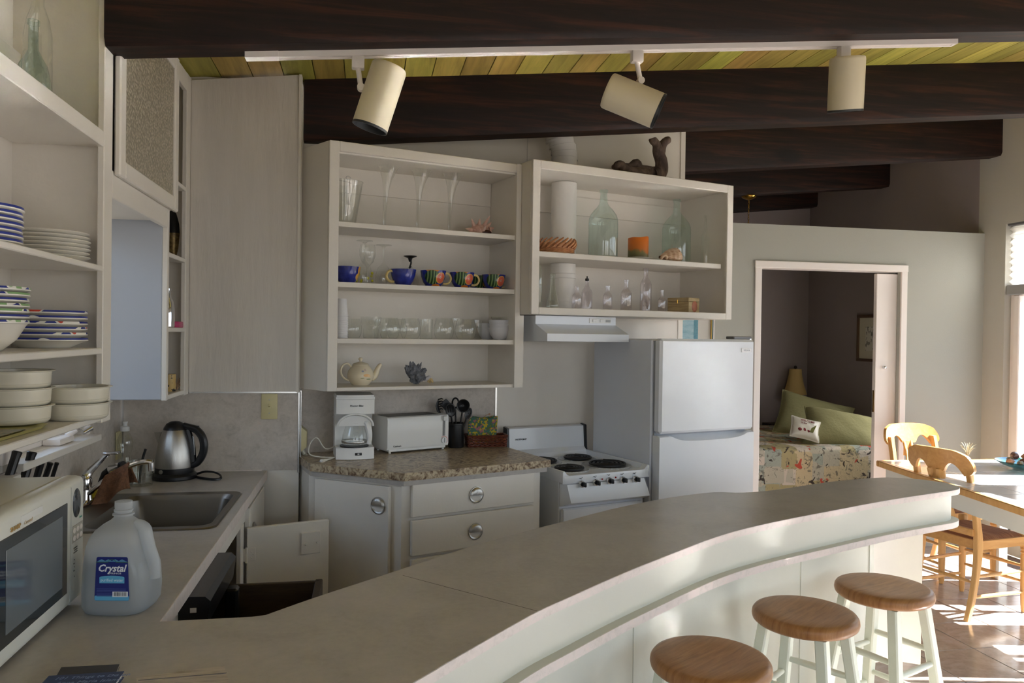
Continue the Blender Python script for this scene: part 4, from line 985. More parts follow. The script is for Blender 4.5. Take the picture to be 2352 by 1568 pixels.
# --- contents of the narrow corner cabinet
zs = sorted(NSH)
P = onx(397, 560, -.83); GOLD = mat('gold_crackle', (150, 126, 78), .35, .6, var=((70, 56, 36), 60))
t = thing('two_tone_vase', 'slim vase, black above and gold below, in the corner cabinet', 'vase', (-.83, P.y, zs[2]))
obj('lower_body', MB().lathe([(0, 0), (.022, 0), (.026, .004), (.034, .05), (.0385, .115)], 28), GOLD, t); obj('upper_body', MB().lathe([(.0385, .115), (.036, .155), (.027, .20), (.014, .225), (.012, .232), (.015, .236), (.010, .237)], 28), BMATTE, t)
P = onx(388, 700, -.80); t = thing('steel_flask', 'steel flask with a grey loop handle in the corner cabinet', 'flask', (-.815, P.y - .01, zs[1]))
obj('body', MB().lathe([(0, 0), (.036, 0), (.04, .004), (.041, .05), (.038, .10), (.026, .128), (.026, .15), (.029, .152), (.029, .160), (0, .166)], 28), CHROME, t)
obj('handle', MB().tube(catmull([(.0, .030, .128), (.0, .052, .118), (.0, .060, .09), (.0, .062, .05), (.0, .05, .028), (.0, .036, .022)], 4), [.0075] * 21, 8), mat('grey_grip', (70, 72, 76), .5), t)
obj('lid_loop', MB().tube([(.0, .012 * math.cos(a / 8 * PI), .164 + .035 * math.sin(a / 8 * PI)) for a in range(9)], .004, 6), STEEL, t)
P = onx(405, 740, -.785); t = solo('pink_tin', MB().box(-.02, -.043, 0, .02, .043, .026, .004), paintmat('pink_print', [(0, (190, 60, 110)), (.62, (190, 60, 110)), (.66, (214, 170, 180)), (1, (120, 60, 90))], 40), 'small pink tin on the shelf beside the steel flask', 'tin', (-.785, P.y, zs[1]))
P = onx(388, 880, -.80); t = solo('patterned_cup', MB().lathe([(0, .003), (.024, .003), (.026, 0), (.0265, .002), (.0265, .072), (.0235, .072), (.0225, .006), (0, .006)], 24), paintmat('black_gold_print', [(0, (190, 160, 96)), (.6, (190, 160, 96)), (.62, (24, 22, 20)), (1, (24, 22, 20))], 60), 'small gold cup with black marks in the corner cabinet', 'cup', (-.80, P.y, zs[0]))
b = MB()
for i in range(26):
    a = random.uniform(-.5, .5); L = random.uniform(.05, .085); o_ = Vector((random.uniform(-.012, .012), random.uniform(-.012, .012), .004)); b.tube([o_, o_ + Vector((random.uniform(-.2, .2) * L, L * math.cos(a + .3), .012 + L * .5 * abs(math.sin(a + .6))))], .0012, 4)
P = onx(402, 885, -.79); tw = solo('straw_bundle', b, mat('dry_straw', (190, 160, 130), .8), 'small bundle of dry straw beside the gold cup', 'straw', (-.79, P.y - .01, zs[0])); tw['kind'] = 'stuff'

# --- microwave oven
MX, MY0, MY1, MZ0, MZ1 = -.632, 1.432, 1.945, CT + .012, 1.203
mw = thing('microwave_oven', 'white countertop microwave oven with a dark window at the left edge', 'microwave oven', (-.82, 1.69, CT))
obj('case', mb((-1.0, MY0 + .004, MZ0, MX - .045, MY1 - .004, MZ1 - .004), bev=.006), MWPLAST, mw, I4)
b = MB().box(MX - .05, MY0, MZ0 - .002, MX, MY1, MZ1, .016, 3); fr_ = obj('front_frame', b, MWPLAST, mw, I4)
g = [onx(*q, MX) for q in ((8, 1290), (156, 1153), (160, 1360), (22, 1500))]
wy1, wz1, wz0 = 1.832, 1.160, .962; wy0 = MY0 + .075
wv = [(MX + .0012, *q, ) for q in ((wy0, wz0), (wy1, wz0), (wy1, wz1), (wy0, wz1))]
b = MB().box(MX - .004, wy0, wz0, MX + .0015, wy1, wz1, .0014, 1); wd = obj('door_window', b, mat('microwave_window', (44, 48, 50), .06, spec=.9), fr_, I4)
b = MB().box(MX + .001, wy0 + .03, wz0 + .022, MX + .0022, wy1 - .03, wz1 - .022, .001, 1); obj('window_screen', b, mat('window_screen', (104, 110, 114), .10, spec=.9), wd, I4)
obj('door_seam', MB().box(MX - .006, wy1 + .022, MZ0 + .004, MX + .0006, wy1 + .0232, MZ1 - .014), mat('seam_grey', (150, 150, 144), .5), fr_, I4)
b = MB().at((MX + .0008, 1.888, 1.148), (0, PI / 2, 0)).lathe([(0, .0012), (.021, .0012), (.0225, 0), (.0225, -.003)], 32, sq=(1.45, 1)); b.at(); obj('display', b, DARKP, fr_, I4)
PANEL = mat('keypad_grey', (172, 168, 158), .4); INK = mat('keypad_ink', (84, 82, 80), .5)
kp = obj('keypad', MB().box(MX - .001, 1.862, 1.062, MX + .0012, 1.926, 1.100, .001, 1), PANEL, fr_, I4)
for r_ in range(2):
    for q in range(3):
        b = MB().at((MX + .001, 1.874 + q * .02, 1.089 - r_ * .017), (0, PI / 2, 0)).lathe([(0, .0012), (.0055, .0012), (.0065, 0)], 14, sq=(1, 1.15)); b.at(); obj('button', b, TRIMW, kp, I4)
for i, z in enumerate((1.048, 1.043, 1.038, 1.022, 1.014, 1.006, .998, .985)):
    obj('keypad_print', MB().box(MX, 1.872 + .004 * (i % 2), z, MX + .0009, 1.872 + (.022 if i < 3 else .006), z + .0022), INK, kp, I4)
obj('energy_sticker', MB().box(MX, 1.60, 1.170, MX + .0008, 1.70, 1.184), mat('clear_sticker', (226, 226, 222), .2), fr_, I4)
text('lettering', 'SHARP', .0115, face_m((MX + .0012, 1.556, 1.1655), (0, 1, 0), (0, 0, 1)), mat('gold_print', (176, 142, 84), .4), fr_, I4, bold=.0003, sx=1.25)
text('lettering', 'Carousel', .010, face_m((MX + .0012, 1.613, 1.1655), (0, 1, 0), (0, 0, 1)), mat('grey_gold_print', (186, 168, 140), .4), fr_, I4, shear=.25)
text('lettering', 'Smart', .007, face_m((MX + .0012, 1.903, 1.110), (0, 1, 0), (0, 0, 1)), mat('teal_print', (90, 160, 150), .4), fr_, I4, shear=.3)
for x in (-.97, -.68):
    for y in (MY0 + .04, MY1 - .04): obj('foot', MB().cyl((x, y, CT + .0005), (x, y, MZ0 + .002), .012), BPLAST, mw, I4)

# --- knives standing in a block behind the microwave
kb_ = thing('knife_block', 'white knife block behind the microwave, only its knives showing', 'knife block', (-.985, 1.97, CT))
BLK = mat('block_white', (214, 210, 202), .5)
P = onx(70, 1084, -.99)
kb_.location = (-1.03, 2.15, CT); RM[kb_] = Matrix.Translation(kb_.location)
b = MB(); b.box(.004, -.08, .001, .052, .33, .20, .004); obj('block', b, BLK, kb_)
kpx = [((22, 1090), (40, 1036)), ((58, 1090), (74, 1037)), ((86, 1090), (97, 1054)), ((106, 1090), (116, 1062)), ((122, 1090), (131, 1062))]
for i, ((ax, ay), (bx_, by)) in enumerate(kpx):
    X = -1.005 + .004 * (i % 2)
    p, q = onx(ax, ay, X), onx(bx_, by, X + .012); dz = q - p; p = p - dz * .5
    hw = (.0125, .0125, .0105, .0085, .0065)[i]
    k_ = thing('kitchen_knife', 'black-handled kitchen knife in the white block, %s from the left' % ('first', 'second', 'third', 'fourth', 'fifth')[i], 'knife', p, 0, 'black-handled knives behind the microwave')
    d = (q - p); u = d.normalized(); M_ = Matrix.Translation(Vector((0, 0, 0)))
    b = MB(); b.tube([(0, 0, 0), d * .4, d * .85, d * .97, d], [hw * .9, hw, hw, hw * 1.15, hw * .95], 10, flat=1)
    obj('handle', b, mat('knife_handle', (20, 20, 22), .35) if i == 0 else bpy.data.materials['knife_handle'], k_)
    obj('blade', MB().poly([(0, -hw * .8, 0), (0, hw * .8, 0), tuple(-u * .12 + Vector((0, hw * .5, 0))), tuple(-u * .13 + Vector((0, -hw * .8, 0))), (.0015, -hw * .8, 0), (.0015, hw * .8, 0), tuple(-u * .12 + Vector((.0015, hw * .5, 0))), tuple(-u * .13 + Vector((.0015, -hw * .8, 0)))], [(0, 1, 2, 3), (4, 7, 6, 5), (0, 4, 5, 1), (1, 5, 6, 2), (2, 6, 7, 3), (3, 7, 4, 0)]), STEEL, k_)
    if i == 2: obj('green_stripe', MB().tube([d * .55 + Vector((hw * .2, hw * .95, 0)), d * .98 + Vector((hw * .2, hw * .95, 0))], .0028, 6), mat('lime_green', (110, 180, 40), .4), k_)

# --- water jug
jl = onz(282, 1395, CT); jl.z = CT + .0008
jg = thing('water_jug', 'one gallon translucent plastic water jug with a blue label, half full', 'jug', jl, -YAW + .02)
m = bpy.data.materials.new('milky_plastic'); m.use_nodes = True; t = m.node_tree; t.nodes.clear(); o_ = t.nodes.new('ShaderNodeOutputMaterial')
tr = t.nodes.new('ShaderNodeBsdfTransparent'); tl = t.nodes.new('ShaderNodeBsdfTranslucent'); df = t.nodes.new('ShaderNodeBsdfPrincipled'); m1 = t.nodes.new('ShaderNodeMixShader'); m2 = t.nodes.new('ShaderNodeMixShader')
df.inputs['Base Color'].default_value = lin((232, 236, 238)); df.inputs['Roughness'].default_value = .3; tl.inputs[0].default_value = lin((226, 230, 234)); tr.inputs[0].default_value = (.93, .95, .97, 1)
m1.inputs[0].default_value = .45; t.links.new(df.outputs[0], m1.inputs[1]); t.links.new(tl.outputs[0], m1.inputs[2]); m2.inputs[0].default_value = .46; t.links.new(m1.outputs[0], m2.inputs[1]); t.links.new(tr.outputs[0], m2.inputs[2]); t.links.new(m2.outputs[0], o_.inputs[0])
MILK = m
def sq(a, e=3.2):
    c_, s_ = math.cos(a), math.sin(a); r = (abs(c_) ** e + abs(s_) ** e) ** (-1 / e); return c_ * r, s_ * r
kj = msz(jl + Vector((0, 0, .1)), 1)           # metres per photo pixel at the jug
def jring(z, hw0, hw1, hy, e, cx_=0):
    out = []
    for i in range(56):
        x, y = sq(2 * PI * i / 56, e); out.append((cx_ + x * (hw1 if x > 0 else hw0), y * hy, z))
    return out
lv = [(0, .070, .062, .062, 3.5), (.004, .082, .074, .070, 3.5), (.020, .088, .084, .076, 3.6), (.06, .0885, .087, .077, 3.6), (.11, .0865, .084, .077, 3.4), (.14, .085, .072, .076, 3.2), (.17, .082, .060, .074, 3), (.190, .077, .054, .068, 2.8), (.208, .066, .049, .056, 2.5), (.223, .048, .042, .043, 2.2), (.233, .031, .032, .031, 2), (.240, .0235, .0235, .0235, 2), (.246, .0215, .0215, .0215, 2)]
sc = .2655 / .272
vs = []; 
for z, a, c_, h, e in lv: vs += jring(z, a, c_, h, e)
n = 56; fs = [(k_ * n + i, k_ * n + (i + 1) % n, (k_ + 1) * n + (i + 1) % n, (k_ + 1) * n + i) for k_ in range(len(lv) - 1) for i in range(n)] + [tuple(range(n))[::-1]]
obj('body', MB().poly(vs, fs), MILK, jg, ang=50)
obj('neck', MB().lathe([(.0215, .245), (.0265, .246), (.0265, .250), (.0205, .252), (.0205, .255), (.0235, .256), (.0235, .260), (.0205, .262), (.0215, .266), (.0215, .281), (.0195, .282), (0, .2815)], 32), MILK, jg, ang=30)
b = MB(); pts = catmull([(.034, -.006, .226), (.058, -.010, .214), (.066, -.012, .190), (.074, -.014, .160), (.086, -.016, .125), (.088, -.016, .085)], 4)
obj('handle', b.tube(pts, [.010, .012, .014, .0155, .0165] + [.017] * (len(pts) - 5), 12), MILK, jg)
WATER = glass('jug_water', (.50, .57, .62), .05, .03, 1.15, (.5, .58, .64))
wl2 = [q for q in lv if q[0] <= .135]; vs = []
for z, a, c_, h, e in wl2: vs += jring(max(z, .003), a - .0035, c_ - .0035, h - .0035, e)
vs += jring(.137, .0815, .069, .0725, 3.2); k2 = len(wl2)
obj('water', MB().poly(vs, [(k_ * n + i, k_ * n + (i + 1) % n, (k_ + 1) * n + (i + 1) % n, (k_ + 1) * n + i) for k_ in range(k2) for i in range(n)] + [tuple(range(n))[::-1], tuple(range(k2 * n, (k2 + 1) * n))]), WATER, jg, ang=40)
# label and its print (flat print on the front face)
NAVY = mat('label_navy', (24, 36, 112), .35); SKYB = mat('label_sky_blue', (92, 168, 208), .35); LWH = mat('label_white', (226, 228, 232), .4)
ly = -.0772 - .0006
def flat(pts, d=0): return MB().poly([(x, ly - d, z) for x, z in pts] + [(x, ly + .0005, z) for x, z in pts], [tuple(range(len(pts)))[::-1]] + [(i, (i + 1) % len(pts), len(pts) + (i + 1) % len(pts), len(pts) + i) for i in range(len(pts))])
def rrect(x0, z0, x1, z1, r=.004): return rr(x0, z0, x1, z1, r, 4)
LX0, LX1, LZ0, LZ1 = -.0615, .0115, .032, .128
lab = obj('label', flat([(x - (.004 if z < .08 else 0) * (1 if x < -.02 else -1), z) for x, z in rrect(LX0 + .002, LZ0, LX1 - .002, LZ1)]), NAVY, jg)
obj('label_stripe', flat(rrect(LX0 - .0015, LZ0 + .0006, LX1 + .0015, LZ0 + .011, .0028), .0004), SKYB, lab)
b = [(-.0525, .0705), (.0025, .0705), (.0025, .083)] + [(-.025 + .0275 * math.cos(a / 10 * PI), .083 + .004 * math.sin(a / 10 * PI)) for a in range(1, 10)] + [(-.0525, .083)]
obj('label_panel', flat(b, .0004), SKYB, lab)
cx_ = (LX0 + LX1) / 2; mt_ = [(LX0 + .003, .1175)]
for i in range(9): mt_.append((LX0 + .006 + i * .0075, .1175 + (.0055 if i % 2 else .0018)))
mt_.append((LX1 - .003, .1175)); obj('label_mountains', flat(mt_, .0004), mat('label_mountain', (84, 140, 176), .4), lab)
b = MB()
ar = [(LX0 + .001, .1165)] + [(cx_ - .009 - .0, .1165)] + [(cx_ + .009 * math.cos(PI - a / 8 * PI), .1165 + .006 * math.sin(a / 8 * PI)) for a in range(9)] + [(LX1 - .001, .1165)]
obj('label_green_line', b.tube([(x, ly - .0006, z) for x, z in ar], .0005, 5), mat('label_green', (70, 120, 60), .4), lab)
MF = lambda x, z, k=.0006: face_m((x, ly - k, z), (1, 0, 0), (0, 0, 1))
text('lettering', 'Crystal', .0215, MF(-.0565, .0965), LWH, lab, depth=.0002, shear=.28, bold=.0005, sx=.98)
text('lettering', 'SPRINGS', .0052, MF(-.034, .0905), LWH, lab, depth=.0002, sx=1.5)
text('lettering', 'purified water', .0088, MF(-.025, .0745), mat('label_pale_blue', (190, 218, 232), .4), lab, None, 'CENTER', .0002, bold=.0001)
b = MB()
for i in range(6):
    z = .0575 - i * .0032; x1 = .006 if i < 2 else -.025
    b.poly([(LX0 + .003, ly - .0006, z), (x1, ly - .0006, z), (x1, ly - .0006, z + .0012), (LX0 + .003, ly - .0006, z + .0012)], [(0, 1, 2, 3)])
sp2 = obj('small_print', b, mat('label_small_print', (70, 86, 150), .5), lab); sp2['kind'] = 'stuff'
bc = obj('barcode_panel', flat([(-.0235, .0405), (.0105, .0405), (.0105, .052), (-.0235, .052)], .0006), LWH, lab)
b = MB(); x = -.020
while x < .0075:
    w_ = random.choice((.0004, .0008, .0012)); b.poly([(x, ly - .0009, .0425), (x + w_, ly - .0009, .0425), (x + w_, ly - .0009, .051), (x, ly - .0009, .051)], [(0, 1, 2, 3)]); x += w_ + random.choice((.0006, .001))
bb = obj('bars', b, BPLAST, bc); bb['kind'] = 'stuff'

LT = Matrix.Translation((-.025 + .034, 0, .08 + .020)) @ Matrix.Diagonal((1.14, 1, 1.16, 1)) @ Matrix.Translation((.025, 0, -.08))
for o in [lab] + list(lab.children) + list(bc.children): o.data.transform(LT)
jg.scale = (.85, .85, .85)
# --- kettle, bottle and measuring jug by the sink
kl = onz(401, 1098, CT); kl.z = CT + .0005; kk = msz(kl, 1)
kt = thing('electric_kettle', 'brushed steel cordless kettle on its black base by the sink', 'kettle', kl, -YAW)
obj('power_base', MB().lathe([(0, 0), (.084, 0), (.088, .004), (.088, .016), (.078, .026), (0, .027)], 40), BPLAST, kt)
obj('base_band', MB().lathe([(.077, .026), (.078, .030), (.0775, .048), (.074, .050)], 40), BPLAST, kt)
obj('body', MB().lathe([(.0755, .048), (.0758, .06), (.074, .095), (.068, .135), (.058, .175), (.050, .198), (.046, .206)], 48), STEEL, kt, ang=50)
obj('lid', MB().lathe([(.0465, .205), (.044, .214), (.034, .230), (.018, .239), (0, .241)], 32), BPLAST, kt)
hd = catmull([(.036, 0, .222), (.062, 0, .214), (.088, 0, .206), (.112, 0, .180), (.122, 0, .145), (.118, 0, .105), (.098, 0, .070), (.074, 0, .056)], 5)
obj('handle', MB().tube(hd, [.013 + .003 * math.sin(i / len(hd) * PI) for i in range(len(hd))], 10, flat=1.2), BPLAST, kt)
obj('handle_spine', MB().tube(catmull([(.054, 0, .205), (.066, 0, .165), (.075, 0, .12), (.078, 0, .07)], 5), .013, 8), BPLAST, kt)
obj('thumb_switch', MB().box(.076, -.010, .214, .100, .010, .222, .004), BPLAST, kt)
obj('water_gauge', MB().tube([(.078, -.008, .18), (.083, -.008, .14), (.086, -.008, .10)], .0035, 6), DARKP, kt)
b = MB().poly([(-.052, -.016, .194), (-.052, .016, .194), (-.088, 0, .192), (-.067, -.010, .145), (-.067, .010, .145)], [(0, 2, 3), (1, 4, 2), (3, 2, 4), (0, 3, 4, 1)]); obj('spout', b, STEEL, kt)
obj('round_badge', MB().cyl((-.024, -.0725, .038), (-.0245, -.0765, .038), .0085), STEEL, kt)
cp = [kl + Vector(v) for v in ((.075, .02, .012),)]
pts = catmull([(.075, .03, .010), (.11, .035, .022), (.155, .02, .024), (.192, -.005, .018), (.205, -.03, .008), (.185, -.045, .0055), (.14, -.032, .006), (.10, -.005, .0055), (.08, .02, .006)], 6)
obj('cord', MB().tube(pts, .0042, 6, flat=1.4), BPLAST, kt); obj('cord_tail', MB().tube([(-.085, .03, .006), (-.13, .03, .006)], .0055, 6), BPLAST, kt)
P = onz(287, 1090, CT); sl_ = Vector((-.935, 3.50, CT + .0005)); ks_ = msz(sl_, 1)
PETG = glass('soap_plastic', (.93, .94, .92), .2, .06)
sb = thing('dish_soap_bottle', 'clear plastic dish soap bottle with a white cap in the corner', 'soap bottle', (XL + .075, 3.5, CT + .0005))
obj('bottle', MB().lathe([(0, 0), (.026, 0), (.029, .004), (.0285, .05), (.026, .085), (.024, .10), (.030, .125), (.033, .14), (.031, .158), (.020, .185), (.014, .194), (.0125, .198)], 32, sq=(1, .8)), PETG, sb)
obj('cap', MB().lathe([(.0175, .196), (.018, .198), (.018, .214), (.012, .217), (.008, .219), (.0085, .225), (.0115, .236), (0, .237)], 24), WPLAST, sb)
sm_ = bpy.data.objects; sb.location.x = onp(287, 1000, (0, 3.5, 0), (0, 1, 0)).x
RM[sb] = Matrix.Translation(sb.location)
pl = onz(318, 1118, CT); pl.z = CT + .0005
pj = thing('glass_measuring_cup', 'short ribbed clear plastic cup behind the sink', 'cup', (pl.x, pl.y + .035, pl.z))
obj('cup', MB().lathe([(0, .004), (.038, .004), (.042, 0), (.0435, .003), (.045, .012), (.0465, .095), (.0478, .098), (.0455, .099), (.0435, .014), (0, .008)], 48, flute=(18, .008)), PETG, pj, ang=60)
br = solo('dish_brush', MB().tube(catmull([(0, 0, .0), (.004, 0, .05), (.012, 0, .10), (.022, 0, .135)], 4), [.005] * 13, 8), BPLAST, 'black bent brush handle standing in the short clear cup', 'brush', (pl.x - .008, pl.y + .045, CT + .009))
# wall plates
def plate(name, label, org, xd, nd, w_, h_, kind, m_=IVORY):
    t = thing(name, label, 'switch' if kind == 'switch' else 'outlet', org)
    M_ = face_m((0, 0, 0), xd, (0, 0, 1))
    b = MB(); b.M = M_; b.box(-w_ / 2, -h_ / 2, 0, w_ / 2, h_ / 2, .006, .0025); p_ = obj('plate', b, m_, t)
    if kind == 'switch':
        b = MB(); b.M = M_; b.box(-.005, -.011, .005, .005, .011, .0075); obj('slot', b, m_, p_)
        b = MB(); b.M = M_ @ Matrix.Rotation(-.5, 4, 'X'); b.box(-.0038, -.006, .004, .0038, .006, .017, .0012, 1); obj('toggle', b, m_, p_)
        for s_ in (-1, 1): b = MB(); b.M = M_; b.cyl((0, s_ * .030, .005), (0, s_ * .030, .0072), .0032, n=10); obj('screw', b, STEEL, p_)
    else:
        for s_ in (-1, 1): b = MB(); b.M = M_; b.cyl((0, s_ * .0195, .005), (0, s_ * .0195, .0075), .0165, n=20); obj('receptacle', b, m_, p_)
    return t
P = ony(619, 933, YK - .0065); plate('light_switch', 'ivory light switch plate on the speckled wall above the kettle', P, (1, 0, 0), (0, -1, 0), .070, .114, 'switch')
P = onx(271, 1022, XL + .007); plate('wall_outlet', 'ivory outlet plate on the left wall behind the soap bottle', P, (0, 1, 0), (1, 0, 0), .070, .118, 'outlet')

# --- booklets and a printed card on the near counter
z = CT + .0008
def bookq(name, label, cat, quad, th, mats, z=z, group=None):
    P = [onz(x, y, z + th) for x, y in quad]; c_ = sum(P, Vector()) / 4; c_.z = z
    t = thing(name, label, cat, c_, 0, group); q = [p - c_ for p in P]
    b = MB().poly([(p.x, p.y, .0006) for p in q] + [(p.x, p.y, th - .0006) for p in q], [(3, 2, 1, 0), (0, 1, 5, 4), (1, 2, 6, 5), (2, 3, 7, 6), (3, 0, 4, 7)]); 
    obj('pages', b, mats[1], t)
    g = [p * 1.02 for p in q]
    b = MB().poly([(p.x, p.y, th - .0008) for p in g] + [(p.x, p.y, th) for p in g], [(4, 5, 6, 7), (3, 2, 1, 0), (0, 1, 5, 4), (1, 2, 6, 5), (2, 3, 7, 6), (3, 0, 4, 7)]); cv = obj('cover', b, mats[0], t)
    b = MB().poly([(p.x, p.y, 0) for p in g] + [(p.x, p.y, .0008) for p in g], [(4, 5, 6, 7), (3, 2, 1, 0), (0, 1, 5, 4), (1, 2, 6, 5), (2, 3, 7, 6), (3, 0, 4, 7)]); obj('back_cover', b, mats[0], t)
    return t, cv, q
PAPER = mat('paper', (206, 200, 186), .8)
def line4(a, b_, c_, d_): return [a, b_, c_, d_]
tb, cv, q = bookq('travel_booklet', 'slim dark booklet under the blue guidebook at the bottom edge', 'booklet', [(126, 1560), (258, 1566), (273, 1525), (142, 1532)], .006, (mat('dark_cover', (56, 54, 54), .4), PAPER))
# guidebook lies across it
A, B = onz(118, 1551, CT + .019), onz(283, 1541, CT + .019); d = (B - A).normalized(); nn = Vector((d.y, -d.x, 0)); L = (B - A).length * .98
bk_ = thing('guidebook', 'blue guidebook with light lettering at the bottom left edge', 'book', (0, 0, 0))
q = [A, A + d * L, A + d * L + nn * .19, A + nn * .19]; 
zb = CT + .0078
b = MB().poly([(p.x, p.y, zb + .001) for p in q] + [(p.x, p.y, zb + .0102) for p in q], [(3, 2, 1, 0), (0, 1, 5, 4), (1, 2, 6, 5), (2, 3, 7, 6), (3, 0, 4, 7)]); obj('pages', b, PAPER, bk_, I4)
BKB = mat('guidebook_blue', (42, 62, 108), .4)
for z_a in (zb, zb + .0102):
    b = MB().prism([(p.x, p.y) for p in (q[0] - d * .004 - nn * -.0, q[1] + d * .004, q[2] + d * .004, q[3] - d * .004)], z_a, z_a + .001); cv = obj('cover', b, BKB, bk_, I4)
BT = mat('guidebook_lettering', (118, 136, 176), .4)
text('lettering', '101 Things to Do on', .0145, face_m(A + d * .010 + nn * .019 + Vector((0, 0, zb + .0113 - A.z)), d, -nn), BT, cv, I4, depth=.0002, shear=.2, sx=1.0)
text('lettering', 'Anna Maria Island', .0145, face_m(A + d * .018 + nn * .038 + Vector((0, 0, zb + .0113 - A.z)), d, -nn), BT, cv, I4, depth=.0002, shear=.2, sx=1.0)
BRD = woodmat('whitewashed_print', [(.3, (150, 140, 130)), (.5, (196, 186, 176)), (.8, (210, 200, 192))], (4, 40, 4), 3, .5, .1)
tb, cv, q = bookq('printed_card', 'card printed with whitewashed boards and a dark ring at the bottom edge', 'card', [(322, 1600), (533, 1592), (513, 1529), (315, 1555)], .006, (BRD, PAPER))
c0 = (q[0] + q[1]) / 2; b = MB().lathe([(.034, .0062), (.034, .0068), (.026, .0068), (.026, .0062)], 40, (c0.x + .012, c0.y + .002, 0)); obj('ring_print', b, mat('ring_ink', (84, 90, 96), .5), cv)
obj('board_line', MB().tube([q[3].lerp(q[0], .35) + Vector((0, 0, .0062)), q[2].lerp(q[1], .40) + Vector((0, 0, .0062))], .0009, 4), mat('board_ink', (96, 90, 86), .6), cv)
# ================================================================== THINGS ON THE COOKING-WALL SHELVES
def pos2(px, d, z, py=700): s, _ = on2(px, py, d); return w2(s, d, z)
def topz(px, py, d): return on2(px, py, d)[1]
def kpx(P): return msz(P, 1)
def prof_item(name, label, cat, px, d, z, prof, top_py, mat_, group=None, n=28, ang=40, flute=None, sq=(1, 1), rot=TH2):
    """profile given as (radius px, height fraction); scaled to its real size where it stands"""
    P = pos2(px, d, z, top_py); k = kpx(P); h = topz(px, top_py, d) - z
    return solo(name, MB().lathe([(r * k, f * h) for r, f in prof], n, flute=flute, sq=sq), mat_, label, cat, P + Vector((0, 0, .0006)), rot, group, ang=ang)
S1, S2, S3, S4 = SH1[3], SH1[2], SH1[1], SH1[0]
# row 1: bucket, three trumpet vases, spiny shell
P = pos2(789, .17, S1, 460); k = kpx(P); h = topz(789, 418, .17) - S1
t = thing('glass_bucket', 'ribbed clear glass ice bucket with a wire handle on the top shelf', 'bucket', P, TH2)
obj('bucket', MB().lathe([(0, .006), (24 * k, .006), (27 * k, 0), (28 * k, .004), (34 * k, h * .42), (34.6 * k, h * .43), (34.6 * k, h * .45), (35 * k, h * .46), (43 * k, h * .97), (45 * k, h), (42.5 * k, h), (33 * k, h * .45), (26 * k, .01), (0, .01)], 36, flute=(18, .006)), CLEAR, t)
obj('wire_handle', MB().tube([(-.04 + .075 * math.cos(a) * 1.0, -.02 * 0, h - .004 + .010 * math.sin(a)) for a in [i * PI / 10 for i in range(11)]], .0022, 6).tube([(.0 + .010 * math.cos(a), -.075, h + .006 + .008 * math.sin(a)) for a in [i * 2 * PI / 12 for i in range(11)]], .002, 6), STEEL, t)
for i, (px, pt) in enumerate(((885, 382), (961, 390), (1034, 397))):
    d = .15; P = pos2(px, d, S1, 450); k = kpx(P); h = topz(px, pt, d) - S1
    def ctr(u): return Vector(((-.2 + .9 * u * u) * 0.012 + (-.016 if u > .9 else 0) * 0, 0, h * u))
    b = MB(); pr = [(0, 5), (.03, 4.5), (.06, 3.5), (.3, 4), (.5, 5.2), (.65, 7.5), (.78, 11), (.88, 16), (.95, 20), (1, 25)]
    vs = []; n = 24
    for u, r in pr:
        lean = Vector((.02 * (u ** 2) * (1 - .0 * u) - .004, 0, 0))
        for q in range(n): a = q / n * 2 * PI; vs.append(lean + Vector((r * k * math.cos(a), r * k * math.sin(a), h * u)))
    b.poly(vs, [(j * n + q, j * n + (q + 1) % n, (j + 1) * n + (q + 1) % n, (j + 1) * n + q) for j in range(len(pr) - 1) for q in range(n)] + [tuple(range(n))[::-1]])
    solo('trumpet_vase', b, CLEAR, 'tall clear trumpet vase on the top shelf, %s of three' % ('left', 'middle', 'right')[i], 'vase', P + Vector((0, 0, .0006)), TH2, 'trumpet vases on the top shelf')
SHELLP = mottle('pink_conch', [(.3, (178, 126, 112)), (.5, (220, 180, 166)), (.7, (236, 220, 206))], 26, 80, .4)
P = pos2(1104, .17, S1, 520); k = kpx(P)
def conch(t_, kk, spikes, spire):
    def f(u, v):
        a = v * 2 * PI; r = (math.sin(min(1, u * 1.15) * PI * .93 + .1) ** .7) * .030 * kk; x = (u - .5) * .105 * kk
        return Vector((x, r * math.cos(a), max(.0008, r * math.sin(a) + .024 * kk)))
    b = MB().grid(f, 16, 18); obj('body', b, SHELLP, t_, ang=60)
    for i, (x, y, z, L, tx, tz) in enumerate(spikes):
        p = Vector((x, y, z)) * kk; e = p + Vector((tx, -.2, tz)).normalized() * L * kk
        obj('spine', MB().tube([p - (e - p) * .4, p, p.lerp(e, .6), e], [.012 * kk, .009 * kk, .0055 * kk, .0012 * kk], 8), SHELLP, t_)
    def lip(u, v): a = -.3 + u * 2.6; r = (.012 + .022 * v) * kk; return Vector(((.018 + .4 * r * math.cos(a) / kk) * 1, -(.024 + .008 * v) * kk, .004 + r * math.sin(a) * .8 + .006))
    obj('aperture', MB().blob((.018 * kk, -.026 * kk, .015 * kk), .024 * kk, .008 * kk, .013 * kk), mat('shell_hollow', (74, 40, 34), .4) if 'shell_hollow' not in bpy.data.materials else bpy.data.materials['shell_hollow'], t_)
t = thing('spiny_conch', 'pink spiny conch shell at the right end of the top shelf', 'seashell', P + Vector((0, 0, .001)), TH2)
conch(t, 1.12, [(-.035, -.004, .045, .032, -.5, 1), (-.012, -.010, .050, .026, 0, 1), (.016, -.004, .05, .05, .55, 1), (.030, -.002, .045, .028, .8, .8), (-.045, -.006, .025, .035, -1, .05), (-.048, -.010, .010, .035, -1, -.12), (.004, -.025, .03, .018, .1, .3), (.040, -.02, .034, .016, 1, .3)], None)

